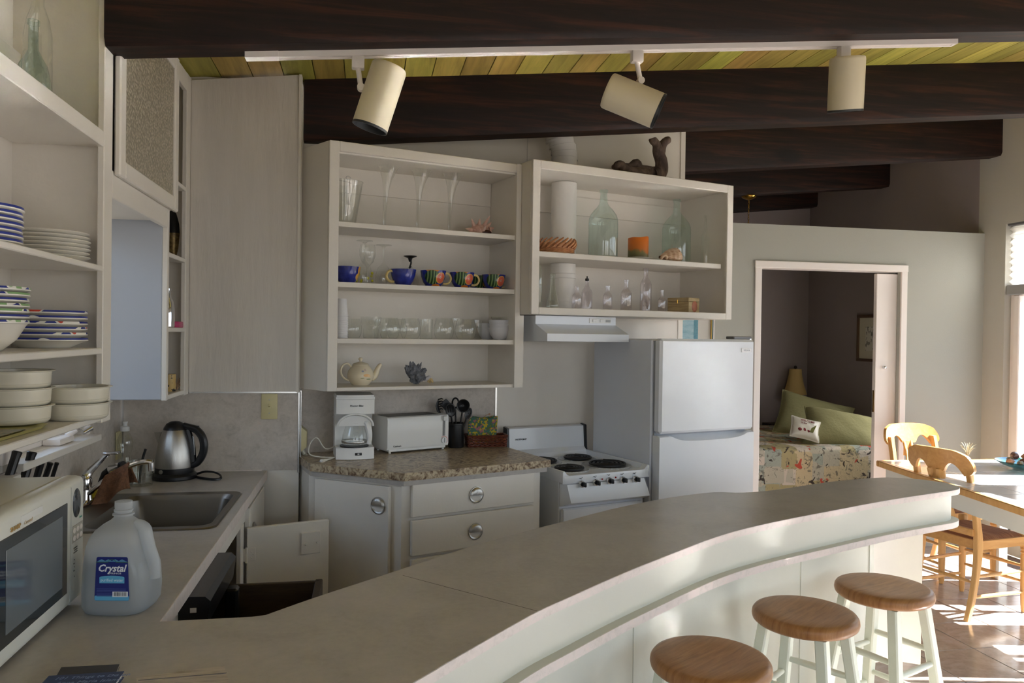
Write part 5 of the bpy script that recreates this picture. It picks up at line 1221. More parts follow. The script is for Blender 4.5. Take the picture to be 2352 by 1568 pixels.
# row 2: mugs and stemware
def mugmat(name, fruit):
    m, t, b = newmat(name); co_ = coords(t); n = ntex(t, co_, 30, 3)
    c_ = ramp(t, n, [(.3, (26, 36, 112)), (.6, (44, 58, 152)), (.8, (60, 76, 170))])
    if fruit == 'melon':
        w_ = t.nodes.new('ShaderNodeTexWave'); w_.inputs['Scale'].default_value = 26; w_.inputs['Distortion'].default_value = 2.5; w_.bands_direction = 'X'; t.links.new(coords(t, (1, 1, .35)), w_.inputs['Vector'])
        g = ramp(t, w_.outputs[0], [(.25, (28, 58, 34)), (.6, (66, 104, 56)), (.85, (118, 146, 92))])
        for c, r, col in (((-.020, -.045, .082), (.035, .03, .018), (206, 132, 48)), ((.0, -.05, .0), (.03, .03, .013), (206, 122, 48)), ((-.022, -.045, .043), (.037, .035, .034), g),
                          ((.018, -.05, .040), (.0255, .03, .027), (218, 168, 70)), ((.018, -.05, .040), (.022, .03, .0235), (206, 98, 74)), ((.014, -.05, .044), (.004, .03, .005), (230, 200, 180)), ((.014, -.05, .044), (.002, .03, .0028), (40, 40, 36))):
            c_ = spot(t, c_, co_, c, r, col)
    elif fruit == 'pear':
        for c, r, col in (((.045, -.030, .030), (.019, .03, .017), (226, 178, 92)), ((.050, -.030, .056), (.013, .03, .024), (222, 164, 74))): c_ = spot(t, c_, co_, c, r, col)
    t.links.new(c_, b.inputs['Base Color']); b.inputs['Roughness'].default_value = .15; b.inputs['Coat Weight'].default_value = .4; return m
M_MEL, M_PEAR, M_BLU = mugmat('melon_painted_glaze', 'melon'), mugmat('pear_painted_glaze', 'pear'), mugmat('plain_blue_glaze', None)
YELH = mat('yellow_cream_glaze', (206, 178, 100), .2, var=((222, 204, 150), 30)); INNER = mat('mug_inside', (180, 140, 70), .3)
def mug(name, label, px, d, mat_, hang, sc=1.0, z=S2):
    P = pos2(px, d, z, 640); t = thing(name, label, 'mug', P + Vector((0, 0, .0006)), TH2, 'painted mugs on the second shelf')
    R = .0605 * sc; H = .075 * sc
    obj('cup', MB().lathe([(0, .002), (R * .45, .002), (R * .52, 0), (R * .56, .002), (R * .78, H * .28), (R * .93, H * .62), (R, H), (R * .95, H), (R * .86, H * .6), (R * .5, .01), (0, .008)], 40), mat_, t, ang=50)
    if hang is not None:
        a = hang; dx, dy = math.cos(a), math.sin(a)
        pts = [(.050, .062), (.066, .066), (.080, .058), (.086, .042), (.080, .026), (.066, .016), (.048, .016)]
        obj('handle', MB().tube(catmull([(x * sc * dx, x * sc * dy, z_ * sc) for x, z_ in pts], 4), .0062 * sc, 10, flat=.8), YELH, t)
    return t
mug('painted_mug', 'blue mug with an orange pear at the left end of the second shelf', 797, .20, M_PEAR, None)
mug('painted_mug', 'plain blue mug with a yellow handle turned left', 926, .22, M_BLU, PI + .15)
mug('painted_mug', 'watermelon mug just right of the plain blue mug', 995, .22, M_MEL, -.10, 1.02)
mug('painted_mug', 'watermelon mug in the middle of the three at right', 1061, .22, M_MEL, -.15, 1.0)
mug('painted_mug', 'watermelon mug at the far right end of the second shelf', 1134, .20, M_MEL, .25, .98)
mug('painted_mug', 'mug half hidden behind the two rightmost watermelon mugs', 1102, .085, M_MEL, PI - .5, .98)
WG = [(0, .0), (30, .0), (31, .008), (12, .02), (3.6, .06), (3.2, .40), (6, .45), (21, .56), (29, .72), (30, .85), (26, 1)]
def wine(name, label, px, top, d, inv=False, dots=False, grp='wine glasses on the second shelf'):
    P = pos2(px, d, S2, 600); k = kpx(P); h = topz(px, top, d) - S2
    pr = [(r * k * .62, (1 - f if inv else f) * h) for r, f in WG]
    t = thing(name, label, 'wine glass', P + Vector((0, 0, .0008)), TH2, grp); obj('glass', MB().lathe(pr, 32), CLEAR, t, ang=50)
    if dots:
        Y = mat('yellow_dots', (226, 220, 60), .3)
        for i in range(12):
            a = random.uniform(0, 2 * PI); z = random.uniform(.02, .07); r = 18.2 * k
            b = MB().at((r * math.cos(a), r * math.sin(a), z), (0, PI / 2, 0)).at((r * math.cos(a), r * math.sin(a), z)).blob((0, 0, 0), .0065, .0065, .0065); b.at(); obj('painted_dot', b, Y, t)
    return t
wine('wine_glass', 'wine glass upside down with yellow dots behind the pear mug', 837, 553, .08, True, True)
wine('wine_glass', 'wine glass standing upright beside the pear mug', 844, 562, .20)
wine('wine_glass', 'wine glass upside down beside the plain blue mug', 881, 563, .10, True)
P = pos2(942, .085, S2, 600); k = kpx(P); h = topz(942, 588, .085) - S2
t = thing('black_stem_glass', 'glass upside down on its rim, black twisted stem above the blue mug', 'glass', P + Vector((0, 0, .0008)), TH2)
obj('bowl', MB().lathe([(17 * k, 0), (20 * k, .03), (17 * k, .07), (6 * k, .098), (0, .10)], 28), CLEAR, t)
obj('stem', MB().tube(catmull([(0, 0, .098), (.004, 0, .105), (-.004, 0, h * .62), (.005, 0, h * .78), (0, 0, h * .93), (0, 0, h - .004)], 6), .0042, 8).lathe([(0, h), (15 * k, h), (15.5 * k, h - .002), (5 * k, h - .012), (3 * k, h - .028), (0, h - .03)], 28), BMATTE, t)

# row 3: cups, glasses, white bowls
CUP = mat('foam_white', (226, 226, 228), .6)
P = pos2(784, .215, S3, 740); t = solo('paper_cup', MB().lathe([(0, .078), (.021, .078), (.022, .076), (.0285, .006), (.030, .005), (.0305, .001), (.029, 0), (.0275, .004), (.0205, .074), (0, .074)], 28), CUP, 'white disposable cup nested upside down in the stack at the left end', 'cup', P + Vector((0, 0, .0006)), TH2, 'nested disposable cups on the third shelf', ang=30)
hh = topz(784, 686, .215) - S3
t['label'] = 'bottom cup of the upside-down nested white cups at the left end'
for i in range(1, 11): dup(t, P + Vector((0, 0, .0006 + i * (hh - .078) / 10)), TH2, 'white cup number %s up in the nested stack at the left end' % ['', 'two', 'three', 'four', 'five', 'six', 'seven', 'eight', 'nine', 'ten', 'eleven (topmost)'][i])
STEML = [(0, .03), (18, .03), (21, 0), (24, .02), (29, .18), (31.5, .38), (31, .58), (28, .80), (25, 1)]
TUMB = [(0, .04), (19, .04), (21.5, 0), (23, .02), (25, .55), (26, .62), (29, .70), (31, 1)]
STRA = [(0, .03), (17, .03), (18.5, 0), (19, .02), (20.5, 1)]
def gl(kind, label, px, top, d, sc=1):
    pr = {'stemless': STEML, 'tumbler': TUMB, 'straight': STRA}[kind]
    return prof_item('%s_glass' % kind, label, 'glass', px, d, S3, [(r * .74 * sc, f) for r, f in pr], top, CLEAR, 'clear glasses on the third shelf', 32, 50, (12, .02) if kind == 'tumbler' else None)
gl('stemless', 'stemless glass behind the cup stack on the third shelf', 808, 732, .13)
gl('tumbler', 'faceted clear tumbler right of the cup stack', 852, 727, .20, 1.0)
gl('stemless', 'stemless glass right of the faceted tumbler, in front', 895, 730, .19)
gl('stemless', 'stemless glass at the back behind the front left pair', 912, 732, .075)
gl('stemless', 'stemless glass in the middle of the row, beside the straight glass', 943, 731, .20)
gl('straight', 'straight clear glass in the middle of the third shelf', 979, 733, .17)
gl('straight', 'straight clear glass at the back between tumbler and stemless glass', 874, 733, .07)
gl('stemless', 'stemless glass second from the white bowls', 1020, 731, .20)
gl('straight', 'straight clear glass behind the two rightmost stemless glasses', 1048, 731, .09)
gl('stemless', 'stemless glass nearest the white bowls', 1070, 733, .205, 1.06)
gl('straight', 'straight clear glass between the last stemless glass and the bowls', 1095, 735, .12, .8)
WB = mat('white_bowl_glaze', (206, 206, 210), .3)
def bowl(label, px, d, z):
    P = pos2(px, d, z, 750); k = kpx(P)
    return solo('white_bowl', MB().lathe([(0, .003), (12 * k, .003), (13 * k, 0), (14 * k, .002), (20.5 * k, .022), (24 * k, .048), (25 * k, .060), (24 * k, .060), (19 * k, .022), (0, .008)], 36), WB, label, 'bowl', P + Vector((0, 0, .0006)), TH2, 'white bowls on the third shelf', ang=50)
for i, o_ in enumerate(('bottom', 'middle', 'top')): bowl('%s white bowl of the right-hand stack of three, third shelf' % o_, 1147, .19, S3 + i * .0185)
for i, o_ in enumerate(('bottom', 'top')): bowl('%s white bowl of the stack of two half hidden at back' % o_, 1121, .09, S3 + i * .022)
P = pos2(1148, .19, S3, 730); solo('glass_dish', MB().lathe([(0, .0), (.035, 0), (.042, .004), (.047, .016), (.045, .016), (.04, .006), (0, .003)], 32), CLEAR, 'shallow glass dish resting on the right-hand white bowls', 'dish', P + Vector((0, 0, .099)), TH2)

# row 4: teapot, dark coral
P = pos2(828, .17, S4, 860); k = kpx(P)
m, t_, b_ = newmat('flowered_teapot_glaze'); co_ = coords(t_); c_ = ramp(t_, ntex(t_, co_, 8), [(.3, (226, 214, 186)), (.7, (232, 222, 198))])
for c, r, col in (((.012, -.058, .047), (.016, .03, .007), (226, 176, 110)), ((.024, -.055, .043), (.008, .03, .005), (230, 196, 140)), ((-.006, -.058, .066), (.006, .03, .004), (170, 172, 190)), ((.006, -.058, .072), (.005, .03, .006), (214, 190, 180)), ((.022, -.055, .030), (.012, .03, .002), (130, 150, 110)), ((-.008, -.058, .034), (.009, .03, .002), (150, 160, 120))): c_ = spot(t_, c_, co_, c, r, col)
t_.links.new(c_, b_.inputs['Base Color']); b_.inputs['Roughness'].default_value = .2
TPG = mat('teapot_glaze', (228, 216, 188), .2)
t = thing('teapot', 'cream flowered teapot on the bottom shelf of the open unit', 'teapot', P + Vector((0, 0, .0006)), TH2); H_ = topz(828, 840, .17) - S4
obj('body', MB().lathe([(0, .004), (.034, .004), (.037, 0), (.041, .004), (.058, .028), (.061, .045), (.056, .066), (.042, .086), (.034, .093)], 40), m, t, ang=60)
ld = obj('lid', MB().lathe([(.037, .091), (.038, .095), (.030, .101), (.012, .106), (.007, .108), (0, .108)], 32), TPG, t, ang=60)
obj('lid_knob', MB().lathe([(.005, .107), (.005, .112), (.010, .117), (.010, .122), (.005, .127), (0, .128)], 20), TPG, ld, ang=60)
obj('spout', MB().tube(catmull([(.050, 0, .032), (.068, 0, .042), (.078, 0, .066), (.090, 0, .088), (.099, 0, .094)], 4), [.017 - .0006 * i for i in range(17)], 12), TPG, t, ang=60)
obj('handle', MB().tube(catmull([(-.044, 0, .084), (-.062, 0, .100), (-.086, 0, .088), (-.092, 0, .060), (-.078, 0, .034), (-.055, 0, .022)], 4), .0048, 10), TPG, t, ang=60)
CORAL = mottle('dark_grey_shell', [(.3, (46, 48, 54)), (.5, (96, 98, 104)), (.7, (136, 136, 140))], 30, 90, .5)
P = pos2(958, .17, S4, 860)
t = thing('oyster_cluster', 'dark grey cluster of shells with a pale tip beside the teapot', 'seashell', P + Vector((0, 0, .0006)), TH2)
random.seed(3)
for i, (x, y, z, rx, rz, a) in enumerate(((-.038, 0, .056, .013, .034, -.5), (-.020, -.004, .066, .018, .036, -.15), (.002, .004, .058, .014, .036, .35), (.026, 0, .056, .015, .020, .9), (-.026, -.012, .040, .020, .024, -.6), (.0, -.015, .036, .026, .022, .3), (.018, -.012, .034, .020, .018, 1.2), (-.008, .0, .018, .030, .0178, 0))):
    b = MB().at((x * 1.1, y, z * 1.05), (0, a, .3 * math.sin(i * 2))).blob((0, 0, 0), rx, .011, rz, 3, .55, 2.6, i); b.at(); obj('shell_lobe', b, CORAL, t, ang=30)
b = MB().at((.048, -.008, .026), (0, 1.1, 0)).blob((0, 0, 0), .010, .010, .022, 2, .2, 3); b.at(); obj('pale_tip', b, mat('pale_shell', (186, 182, 184), .4), t)
b = MB(); 
for i in range(7): b.blob((.066 + .010 * math.sin(i * 2.1), -.006 + .006 * math.cos(i * 3), .008 + .0028 * i), .006, .005, .0075, 1, .4, 4, i)
q = obj('barnacles', b, mat('barnacle', (206, 180, 130), .7), t); q['kind'] = 'stuff'

# ---- over-stove cabinet, upper shelf
zb = SH2B
P = pos2(1276, .30, zb, 560); k = kpx(P); WICK = mat('pale_wicker', (206, 154, 110), .6, var=((176, 118, 80), 60))
t = thing('wicker_basket', 'small pale braided wicker basket at the left of the upper shelf', 'basket', P + Vector((0, 0, .0006)), TH2)
R = 44 * k
obj('basket_body', MB().lathe([(0, .003), (R * .86, .003), (R * .88, 0), (R * .93, .016), (R * .97, .05), (R * .93, .05), (R * .84, .008), (0, .006)], 48, flute=(48, .006)), WICK, t, ang=60)
for j in range(2):
    for i in range(22):
        a = i / 22 * 2 * PI; pts = []
        for q in range(7):
            u = q / 6; aa = a + (u - .5) * .62 * (1 if j else -1); rr_ = R * (1.0 + .05 * math.sin(u * PI)); z = .026 + .048 * (u if j else 1 - u) + .0; pts.append((rr_ * math.cos(aa), rr_ * math.sin(aa), z))
        o = obj('braid_strand', MB().tube(pts, [.004, .0065, .0075, .008, .0075, .0065, .004], 6, flat=.6), WICK, t, ang=60)
for z in (.006, .014, .022): obj('woven_ring', MB().tube([(R * .955 * math.cos(i * PI / 24), R * .955 * math.sin(i * PI / 24), z + .0012 * (-1) ** i) for i in range(48)], .0042, 6, True), WICK, t, ang=60)
BIG = [(0, .0), (30, .0), (33, .012), (33.5, .03), (34, .50), (33.6, .56), (30, .63), (22, .70), (13, .76), (9.5, .80), (8.4, .86), (7.6, .93), (7.6, .955), (9.6, .958), (9.8, .99), (8.6, 1.0), (6, 1.0)]
prof_item('demijohn_bottle', 'large pale aqua glass bottle left of the orange candle', 'bottle', 1387, .27, zb, BIG, 436, AQUA, 'large aqua bottles', 40, 50)
prof_item('demijohn_bottle', 'large aqua glass bottle standing behind the striped shell', 'bottle', 1555, .17, zb, [(r * .96, f) for r, f in BIG], 458, AQUA, 'large aqua bottles', 40, 50)
P = pos2(1466, .29, zb, 560); k = kpx(P); h = topz(1466, 545, .29) - zb
solo('saucer', MB().lathe([(0, .004), (20 * k, .004), (21 * k, 0), (23 * k, .001), (34 * k, .010), (35 * k, .012), (33.5 * k, .0125), (22 * k, .006), (0, .006)], 40), CERAM, 'small white saucer under the orange candle', 'saucer', P + Vector((0, 0, .0006)), TH2, ang=60)
m, t_, b_ = newmat('candle_wax'); co_ = coords(t_); sx_ = t_.nodes.new('ShaderNodeSeparateXYZ'); t_.links.new(co_, sx_.inputs[0]); n_ = ntex(t_, co_, 14, 4)
ad = t_.nodes.new('ShaderNodeMath'); ad.operation = 'MULTIPLY_ADD'; ad.inputs[1].default_value = .09; t_.links.new(n_, ad.inputs[0]); t_.links.new(sx_.outputs['Z'], ad.inputs[2])
t_.links.new(ramp(t_, ad.outputs[0], [(.05, (98, 92, 58)), (.075, (118, 112, 66)), (.088, (196, 112, 44)), (.14, (216, 116, 36))]), b_.inputs['Base Color']); b_.inputs['Roughness'].default_value = .45; b_.inputs['Subsurface Weight'].default_value = .15; b_.inputs['Subsurface Radius'].default_value = (.02, .008, .004)
t = thing('pillar_candle', 'thick orange and green pillar candle on a white saucer', 'candle', P + Vector((0, 0, .0068)), TH2)
h2 = h - .006; n = 36; vs = []
for r, f in ((22, 0), (23.5, .01), (23.5, .97), (22.5, 1), (20.5, .99), (19, .93), (4, .92)):
    for q in range(n): a = q / n * 2 * PI; vs.append((r * k * math.cos(a), r * k * math.sin(a), h2 * f + (.006 * math.cos(a - .4) + .0015 * math.sin(4 * a)) * (f > .5)))
obj('wax', MB().poly(vs, [(j * n + q, j * n + (q + 1) % n, (j + 1) * n + (q + 1) % n, (j + 1) * n + q) for j in range(6) for q in range(n)] + [tuple(range(n))[::-1], tuple(range(6 * n, 7 * n))]), m, t, ang=50)
obj('wick', MB().tube([(0, 0, h2 * .9), (.001, 0, h2 * .96)], .0012, 5), BPLAST, t)
# helmet shell with ribs and knobs
P = pos2(1541, .33, zb, 590); k = kpx(P)
HEL = mottle('banded_helmet_shell', [(.3, (150, 104, 84)), (.45, (196, 158, 128)), (.6, (222, 200, 172)), (.75, (168, 120, 98))], 20, 60, .35, (1, 1, 4))
t = thing('helmet_shell', 'large striped helmet shell lying in front of the second aqua bottle', 'seashell', P + Vector((0, 0, .001)), TH2)
def hs(u, v):
    a = v * 2 * PI; x = -.078 + u * .142
    r = .010 + .052 * (math.sin(min(u / .72, 1) * PI / 2) ** 1.15) * (1 if u < .72 else math.sqrt(max(0, 1 - ((u - .72) / .28) ** 2)) * .9 + .1 * (1 - (u - .72) / .28))
    rib = 1 + .035 * math.cos(u * 38) + .02 * math.cos(a * 9) * (u > .3)
    return Vector((x, r * .8 * math.cos(a) * rib, max(.0006, r * math.sin(a) * rib * (.92 if math.sin(a) > 0 else .35) + .018)))
obj('shell_body', MB().grid(hs, 40, 36), HEL, t, ang=70)
for i in range(9): 
    u = .70 + .02 * i; a = .25 + i * .28; p = hs(.74, a / (2 * PI)); obj('knob', MB().blob(p, .0055, .0055, .0068, 1), HEL, t)
b = MB().tube(catmull([(-.084, -.02, .006), (-.080, -.026, .018), (-.066, -.030, .028), (-.055, -.034, .018), (-.058, -.03, .008)], 4), .007, 8); obj('outer_lip', b, mat('shell_lip', (206, 176, 146), .35), t)
prof_item('slim_bottle', 'slim clear bottle at the right end of the upper shelf', 'bottle', 1622, .24, zb, [(0, 0), (8.5, 0), (10, .01), (10.4, .03), (10.4, .55), (9.5, .60), (6, .66), (3.6, .72), (3.2, .95), (5.2, .955), (5.2, .985), (3.6, 1.0)], 494, CLEAR, None, 24)
# ---- lower shelf
zb = SH2A
def bot(label, px, top, d, w_, neck, sh, lip=1.25, name='clear_bottle', tall=False, flat=False, mat_=None):
    R = w_ / 2
    pr = [(0, .012), (R * .9, 0), (R, .02), (R, sh), (R * .86, sh + .06), (neck * 1.15, sh + .15), (neck, sh + .2), (neck, .93), (neck * lip, .935), (neck * lip, .985), (neck, 1.0)]
    return prof_item(name, label, 'bottle', px, d, zb, pr, top, mat_ or LILAC, 'old clear bottles on the lower shelf', 28, 40, None, (1, .62) if flat else (1, 1))
LILAC = glass('old_clear_glass', (.93, .91, .93), .15, .04, edge=(.42, .38, .42))
GREENC = glass('old_greenish_glass', (.93, .96, .93), .12, .04, edge=(.5, .56, .52))
bot('tall clear bottle cut off by the left post of the open cabinet', 1234, 596, .34, 24, 5, .78, mat_=GREENC)
prof_item('conical_flask', 'conical clear bottle beside the vent duct', 'bottle', 1270, .30, zb, [(0, .01), (14, 0), (15, .02), (14, .12), (9.5, .42), (5.5, .66), (4.6, .93), (6.2, .94), (6.2, .98), (5, 1)], 628, GREENC, 'old clear bottles on the lower shelf', 28)
bot('small lilac-tinted medicine bottle left of the black-capped bottle', 1325, 657, .33, 24, 5, .55, 1.2, flat=True)
P = pos2(1348, .25, zb, 680)
t = thing('capped_bottle', 'tall clear bottle with a black stopper on the lower shelf', 'bottle', P + Vector((0, 0, .0006)), TH2); k = kpx(P); h = topz(1348, 645, .25) - zb
obj('glass', MB().lathe([(r * k, f * h) for r, f in ((0, .01), (11, 0), (12.4, .02), (12.4, .60), (10.5, .67), (6.5, .75), (4.6, .84), (4.2, .97), (4.2, 1.0))], 28), LILAC, t)
obj('stopper', MB().lathe([(r * k, h + f * k) for r, f in ((0, 11), (1.6, 10.5), (1.6, 6), (4.6, 5), (4.8, 1), (4.2, 0), (0, -1))], 16), BPLAST, t)
bot('small clear bottle with brownish residue in the middle of the lower shelf', 1396, 656, .33, 23, 5, .58, 1.25, flat=True)
bot('medium clear bottle in the middle of the lower shelf', 1439, 642, .33, 28, 5, .55, 1.3, flat=True)
bot('tallest clear round-shouldered bottle near the wooden box', 1484, 615, .27, 26, 5, .62, 1.25)
bot('small clear bottle standing in front of the tallest bottle', 1485, 668, .36, 18, 4, .55, 1.25)
bot('small clear bottle nearest the wooden box', 1521, 666, .35, 21, 4, .52, 1.3, flat=True)
WBX = woodmat('pale_box_wood', [(.3, (146, 126, 90)), (.6, (180, 160, 122)), (.8, (196, 178, 140))], (3, 3, 30), 3, .5, .1)
pA, pB = on2(1533, 700, .20), on2(1582, 700, .385)
cr = w2(on2(1582, 712, .385)[0], .385, zb); lf = w2(on2(1533, 700, .26)[0], .26, zb); 
xd = (cr - lf); xd.z = 0; L1 = xd.length; a_ = math.atan2(xd.y, xd.x)
kk_ = kpx(cr); hB = topz(1582, 683, .385) - zb
t = thing('wooden_box', 'small pale wooden box with a scallop shell on its end', 'box', cr + Vector((0, 0, .0006)), a_)
obj('box_body', mb((-L1, 0, 0, 0, .115, hB * .72), bev=.002), WBX, t); li = obj('lid', mb((-L1 - .001, -.001, hB * .73, .001, .116, hB), bev=.003), WBX, t)
obj('clasp', MB().box(-L1 * .55, -.003, hB * .60, -L1 * .55 + .006, 0, hB * .86, .001, 1), BRASS, t)
b = MB().at((.0, .062, hB * .40)).blob((0, 0, 0), .005, .030, hB * .40, 2); b.at(); obj('scallop_shell', b, mat('scallop_brown', (176, 112, 82), .5, var=((150, 84, 60), 40)), t)
# driftwood on top of the cabinet
DRIFT = mottle('driftwood', [(.3, (48, 38, 34)), (.48, (98, 82, 72)), (.62, (132, 112, 98)), (.78, (60, 48, 44))], 9, 40, .8, (1, 1, .5), 2.5, .5)
zt = BZ1 - .0095; d = .22
def dp(px, py, dd=0): s, z = on2(px, py, d + dd); return w2(s, d + dd, z)
org = dp(1500, 402); org.z = zt
def fat(pts, r, n): return MB().tube(pts, [v * 1.3 for v in r], n)
t = thing('driftwood', 'forked piece of grey driftwood lying on top of the open cabinet', 'driftwood', org, 0)
def rel(*q): v = dp(*q) - org; v.z = max(v.z, .004); return v
b = fat(catmull([rel(1500, 402), rel(1517, 396), rel(1519, 372), rel(1512, 350), rel(1508, 332), rel(1500, 322), rel(1498, 317)], 4), [.030, .032, .032, .031, .030, .030, .029, .028, .027, .027, .026, .026, .025, .024, .022, .020, .019, .018, .018, .018, .018, .017, .017, .016, .012], 12)
obj('upright_branch', b, DRIFT, t, ang=60)
b = fat(catmull([rel(1516, 362), rel(1519, 345), rel(1523, 331), rel(1531, 323), rel(1538, 321)], 4), [.018, .020, .020, .019, .019, .018, .018, .018, .018, .018, .018, .017, .017, .016, .016, .014, .010], 12); obj('side_branch', b, DRIFT, t, ang=60)
b = fat(catmull([rel(1522, 397), rel(1495, 396, -.01), rel(1470, 388, .01), rel(1462, 374, .01), rel(1446, 383), rel(1425, 384), rel(1407, 383)], 4), [.030, .030, .029, .028, .026, .026, .025, .022, .02, .019, .018, .018, .018, .018, .017, .016, .016, .017, .018, .019, .018, .016, .014, .012, .008], 10); obj('lying_branch', b, DRIFT, t, ang=60)
b = fat(catmull([rel(1490, 400, .05), rel(1462, 394, .05), rel(1438, 388, .04), rel(1424, 377, .03), rel(1412, 382, .03)], 4), [.022, .022, .022, .021, .02, .02, .019, .018, .018, .018, .017, .017, .016, .016, .015, .013, .009], 10); obj('front_branch', b, DRIFT, t, ang=60)
# ================================================================== THINGS ON THE GRANITE-LOOK COUNTER
ZG = GT + .0006
P = onz(815, 1054, GT); P.z = ZG; k = msz(P, 1)
cmk = thing('coffee_maker', 'white drip coffee maker with a glass carafe on the speckled counter', 'coffee maker', P, .10)
HWc, HT = 43 * k, 147 * k
def cring(z, hw, y0, y1, bow): 
    pts = [(-hw, y1), (-hw, y0 + .012)] + [(-hw + 2 * hw * i / 8, y0 - bow * math.sin(PI * i / 8)) for i in range(9)] + [(hw, y0 + .012), (hw, y1)]
    return pts
obj('base', MB().prism(cring(0, HWc, -.010, .175, .016), .001, 27 * k), WPLAST, cmk, ang=50)
obj('column', MB().prism([(-HWc, .175), (-HWc, .075)] + [(-HWc + .012 + (HWc * 2 - .024) * i / 8, .085 + .012 * math.sin(PI * i / 8)) for i in range(9)] + [(HWc, .075), (HWc, .175)], 27 * k, 104 * k), WPLAST, cmk, ang=50)
b = MB(); b.prism(cring(0, HWc, -.004, .175, .014), 104 * k, HT - .020)
hdp = obj('brew_head', b, WPLAST, cmk, ang=50)
ar = []; 
b = MB().tube([(HWc * .93 * math.cos(a), -.012 - .012 * math.sin(a), 74 * k + 28 * k * math.sin(a) + .004) for a in [i * PI / 16 for i in range(17)]], .0045, 8); obj('arch_trim', b, WPLAST, cmk)
b = MB(); pts = [(HWc * .86 * math.cos(a), 76 * k + 24 * k * math.sin(a)) for a in [i * PI / 14 for i in range(15)]]
b.poly([(x, -.004, z) for x, z in pts] + [(x, .05, z) for x, z in pts], [tuple(range(15))[::-1]] + [(i, i + 1, 16 + i, 15 + i) for i in range(14)]); obj('filter_basket', b, WPLAST, cmk, ang=50)
obj('lid', MB().prism(cring(0, HWc * 1.02, -.006, .178, .015), HT - .019, HT - .008).prism(cring(0, HWc * .98, .0, .175, .012), HT - .008, HT), WPLAST, cmk, ang=40)
text('lettering', 'Proctor Silex', .0105, face_m((-.026, -.0185, 121 * k), (1, 0, 0), (0, 0, 1)), BPLAST, hdp, None, shear=.25, bold=.0003, sx=1.05)
sw = obj('rocker_switch', MB().box(-.002, -.030, 10 * k, .028, -.024, 16 * k, .002), BPLAST, cmk); obj('switch_mark', MB().box(.009, -.0312, 12 * k, .017, -.0295, 14.4 * k), WPLAST, sw)
b = MB().lathe([(0, 27 * k), (.064, 27 * k), (.064, 30 * k), (0, 30 * k)], 36, (0, .035, 0)); obj('warming_plate', b, BPLAST, cmk)
cr_ = thing('carafe', 'glass coffee carafe with a white handle in the coffee maker', 'carafe', P + Vector((-.002, .035, 31 * k)), .10)
hC = 50 * k
obj('glass_body', MB().lathe([(0, .002), (.050, .002), (.056, .004), (.0575, .014), (.054, .045), (.044, .075), (.038, hC - .006), (.041, hC)], 40), CLEAR, cr_)
obj('lid', MB().lathe([(0, hC + .012), (.030, hC + .011), (.040, hC + .003), (.041, hC - .003), (.036, hC - .004)], 32), WPLAST, cr_)
obj('handle', MB().tube(catmull([(.030, -.022, hC + .004), (.048, -.034, hC + .004), (.058, -.040, hC - .02), (.063, -.043, hC - .06), (.058, -.040, .006)], 4), [.010, .011, .012, .0125, .013, .013, .013, .013, .013, .0125, .0125, .012, .0115, .011, .0105, .010, .009], 10, flat=.8), WPLAST, cr_)
obj('steel_band', MB().lathe([(.0578, .010), (.0582, .011), (.0582, .018), (.0578, .019)], 40), STEEL, cr_)
# cord and plug
IVO = mat('cord_ivory', (206, 202, 190), .4)
a = onz(745, 1057, GT); a.z = ZG + .008
pts = [Vector((P.x - .078, P.y + .10, GT + .05))]
for px, py, z in ((748, 1030, .10), (728, 1005, .115), (712, 1020, .09), (711, 1042, .018), (735, 1049, .006), (768, 1050, .006)):
    q = onp(px, py, (0, 3.52 + (.0 if z > .05 else -.04), 0), (0, 1, 0)); q.z = max(q.z, GT + .005); pts.append(q)
obj('cord', MB().tube(catmull(pts, 6), .0026, 6), IVO, cmk, I4)
q0, q1 = onz(733, 1060, GT + .006), onz(769, 1050, GT + .006)
pg = thing('plug', 'ivory two-pin plug lying loose on the speckled counter', 'plug', (0, 0, 0)); d = (q1 - q0).normalized(); s_ = Vector((-d.y, d.x, 0))
pp = [q0 + d * .018, q0 + d * .028, q0 + d * .042, q0 + d * .060, q1]
obj('plug_body', MB().tube(pp, [.0085, .0095, .0075, .005, .0035], 10), IVO, pg, I4)
obj('prong', MB().tube([q0 + s_ * .0042, q0 + s_ * .0042 + d * .020], .0016, 6), CHROME, pg, I4); obj('prong', MB().tube([q0 - s_ * .0042, q0 - s_ * .0042 + d * .020], .0016, 6), CHROME, pg, I4)
pa_ = Vector((-.287, 3.685, 1.045))
pb2 = thing('plug_adapter', 'beige plug-in adapter on the wall at the left end of the speckled counter', 'adapter', pa_)
obj('housing', MB().poly([(0, -.035, -.062), (0, .035, -.062), (0, .035, .062), (0, -.035, .062), (.03, -.026, -.036), (.03, .026, -.036), (.03, .026, .036), (.03, -.026, .036)], [(3, 2, 1, 0), (4, 5, 6, 7), (0, 1, 5, 4), (1, 2, 6, 5), (2, 3, 7, 6), (3, 0, 4, 7)]), IVORY, pb2, ang=20)
obj('inserted_plug', MB().tube([(.012, -.006, -.055), (.022, -.008, -.072), (.03, -.02, -.080)], .009, 8), IVO, pb2)
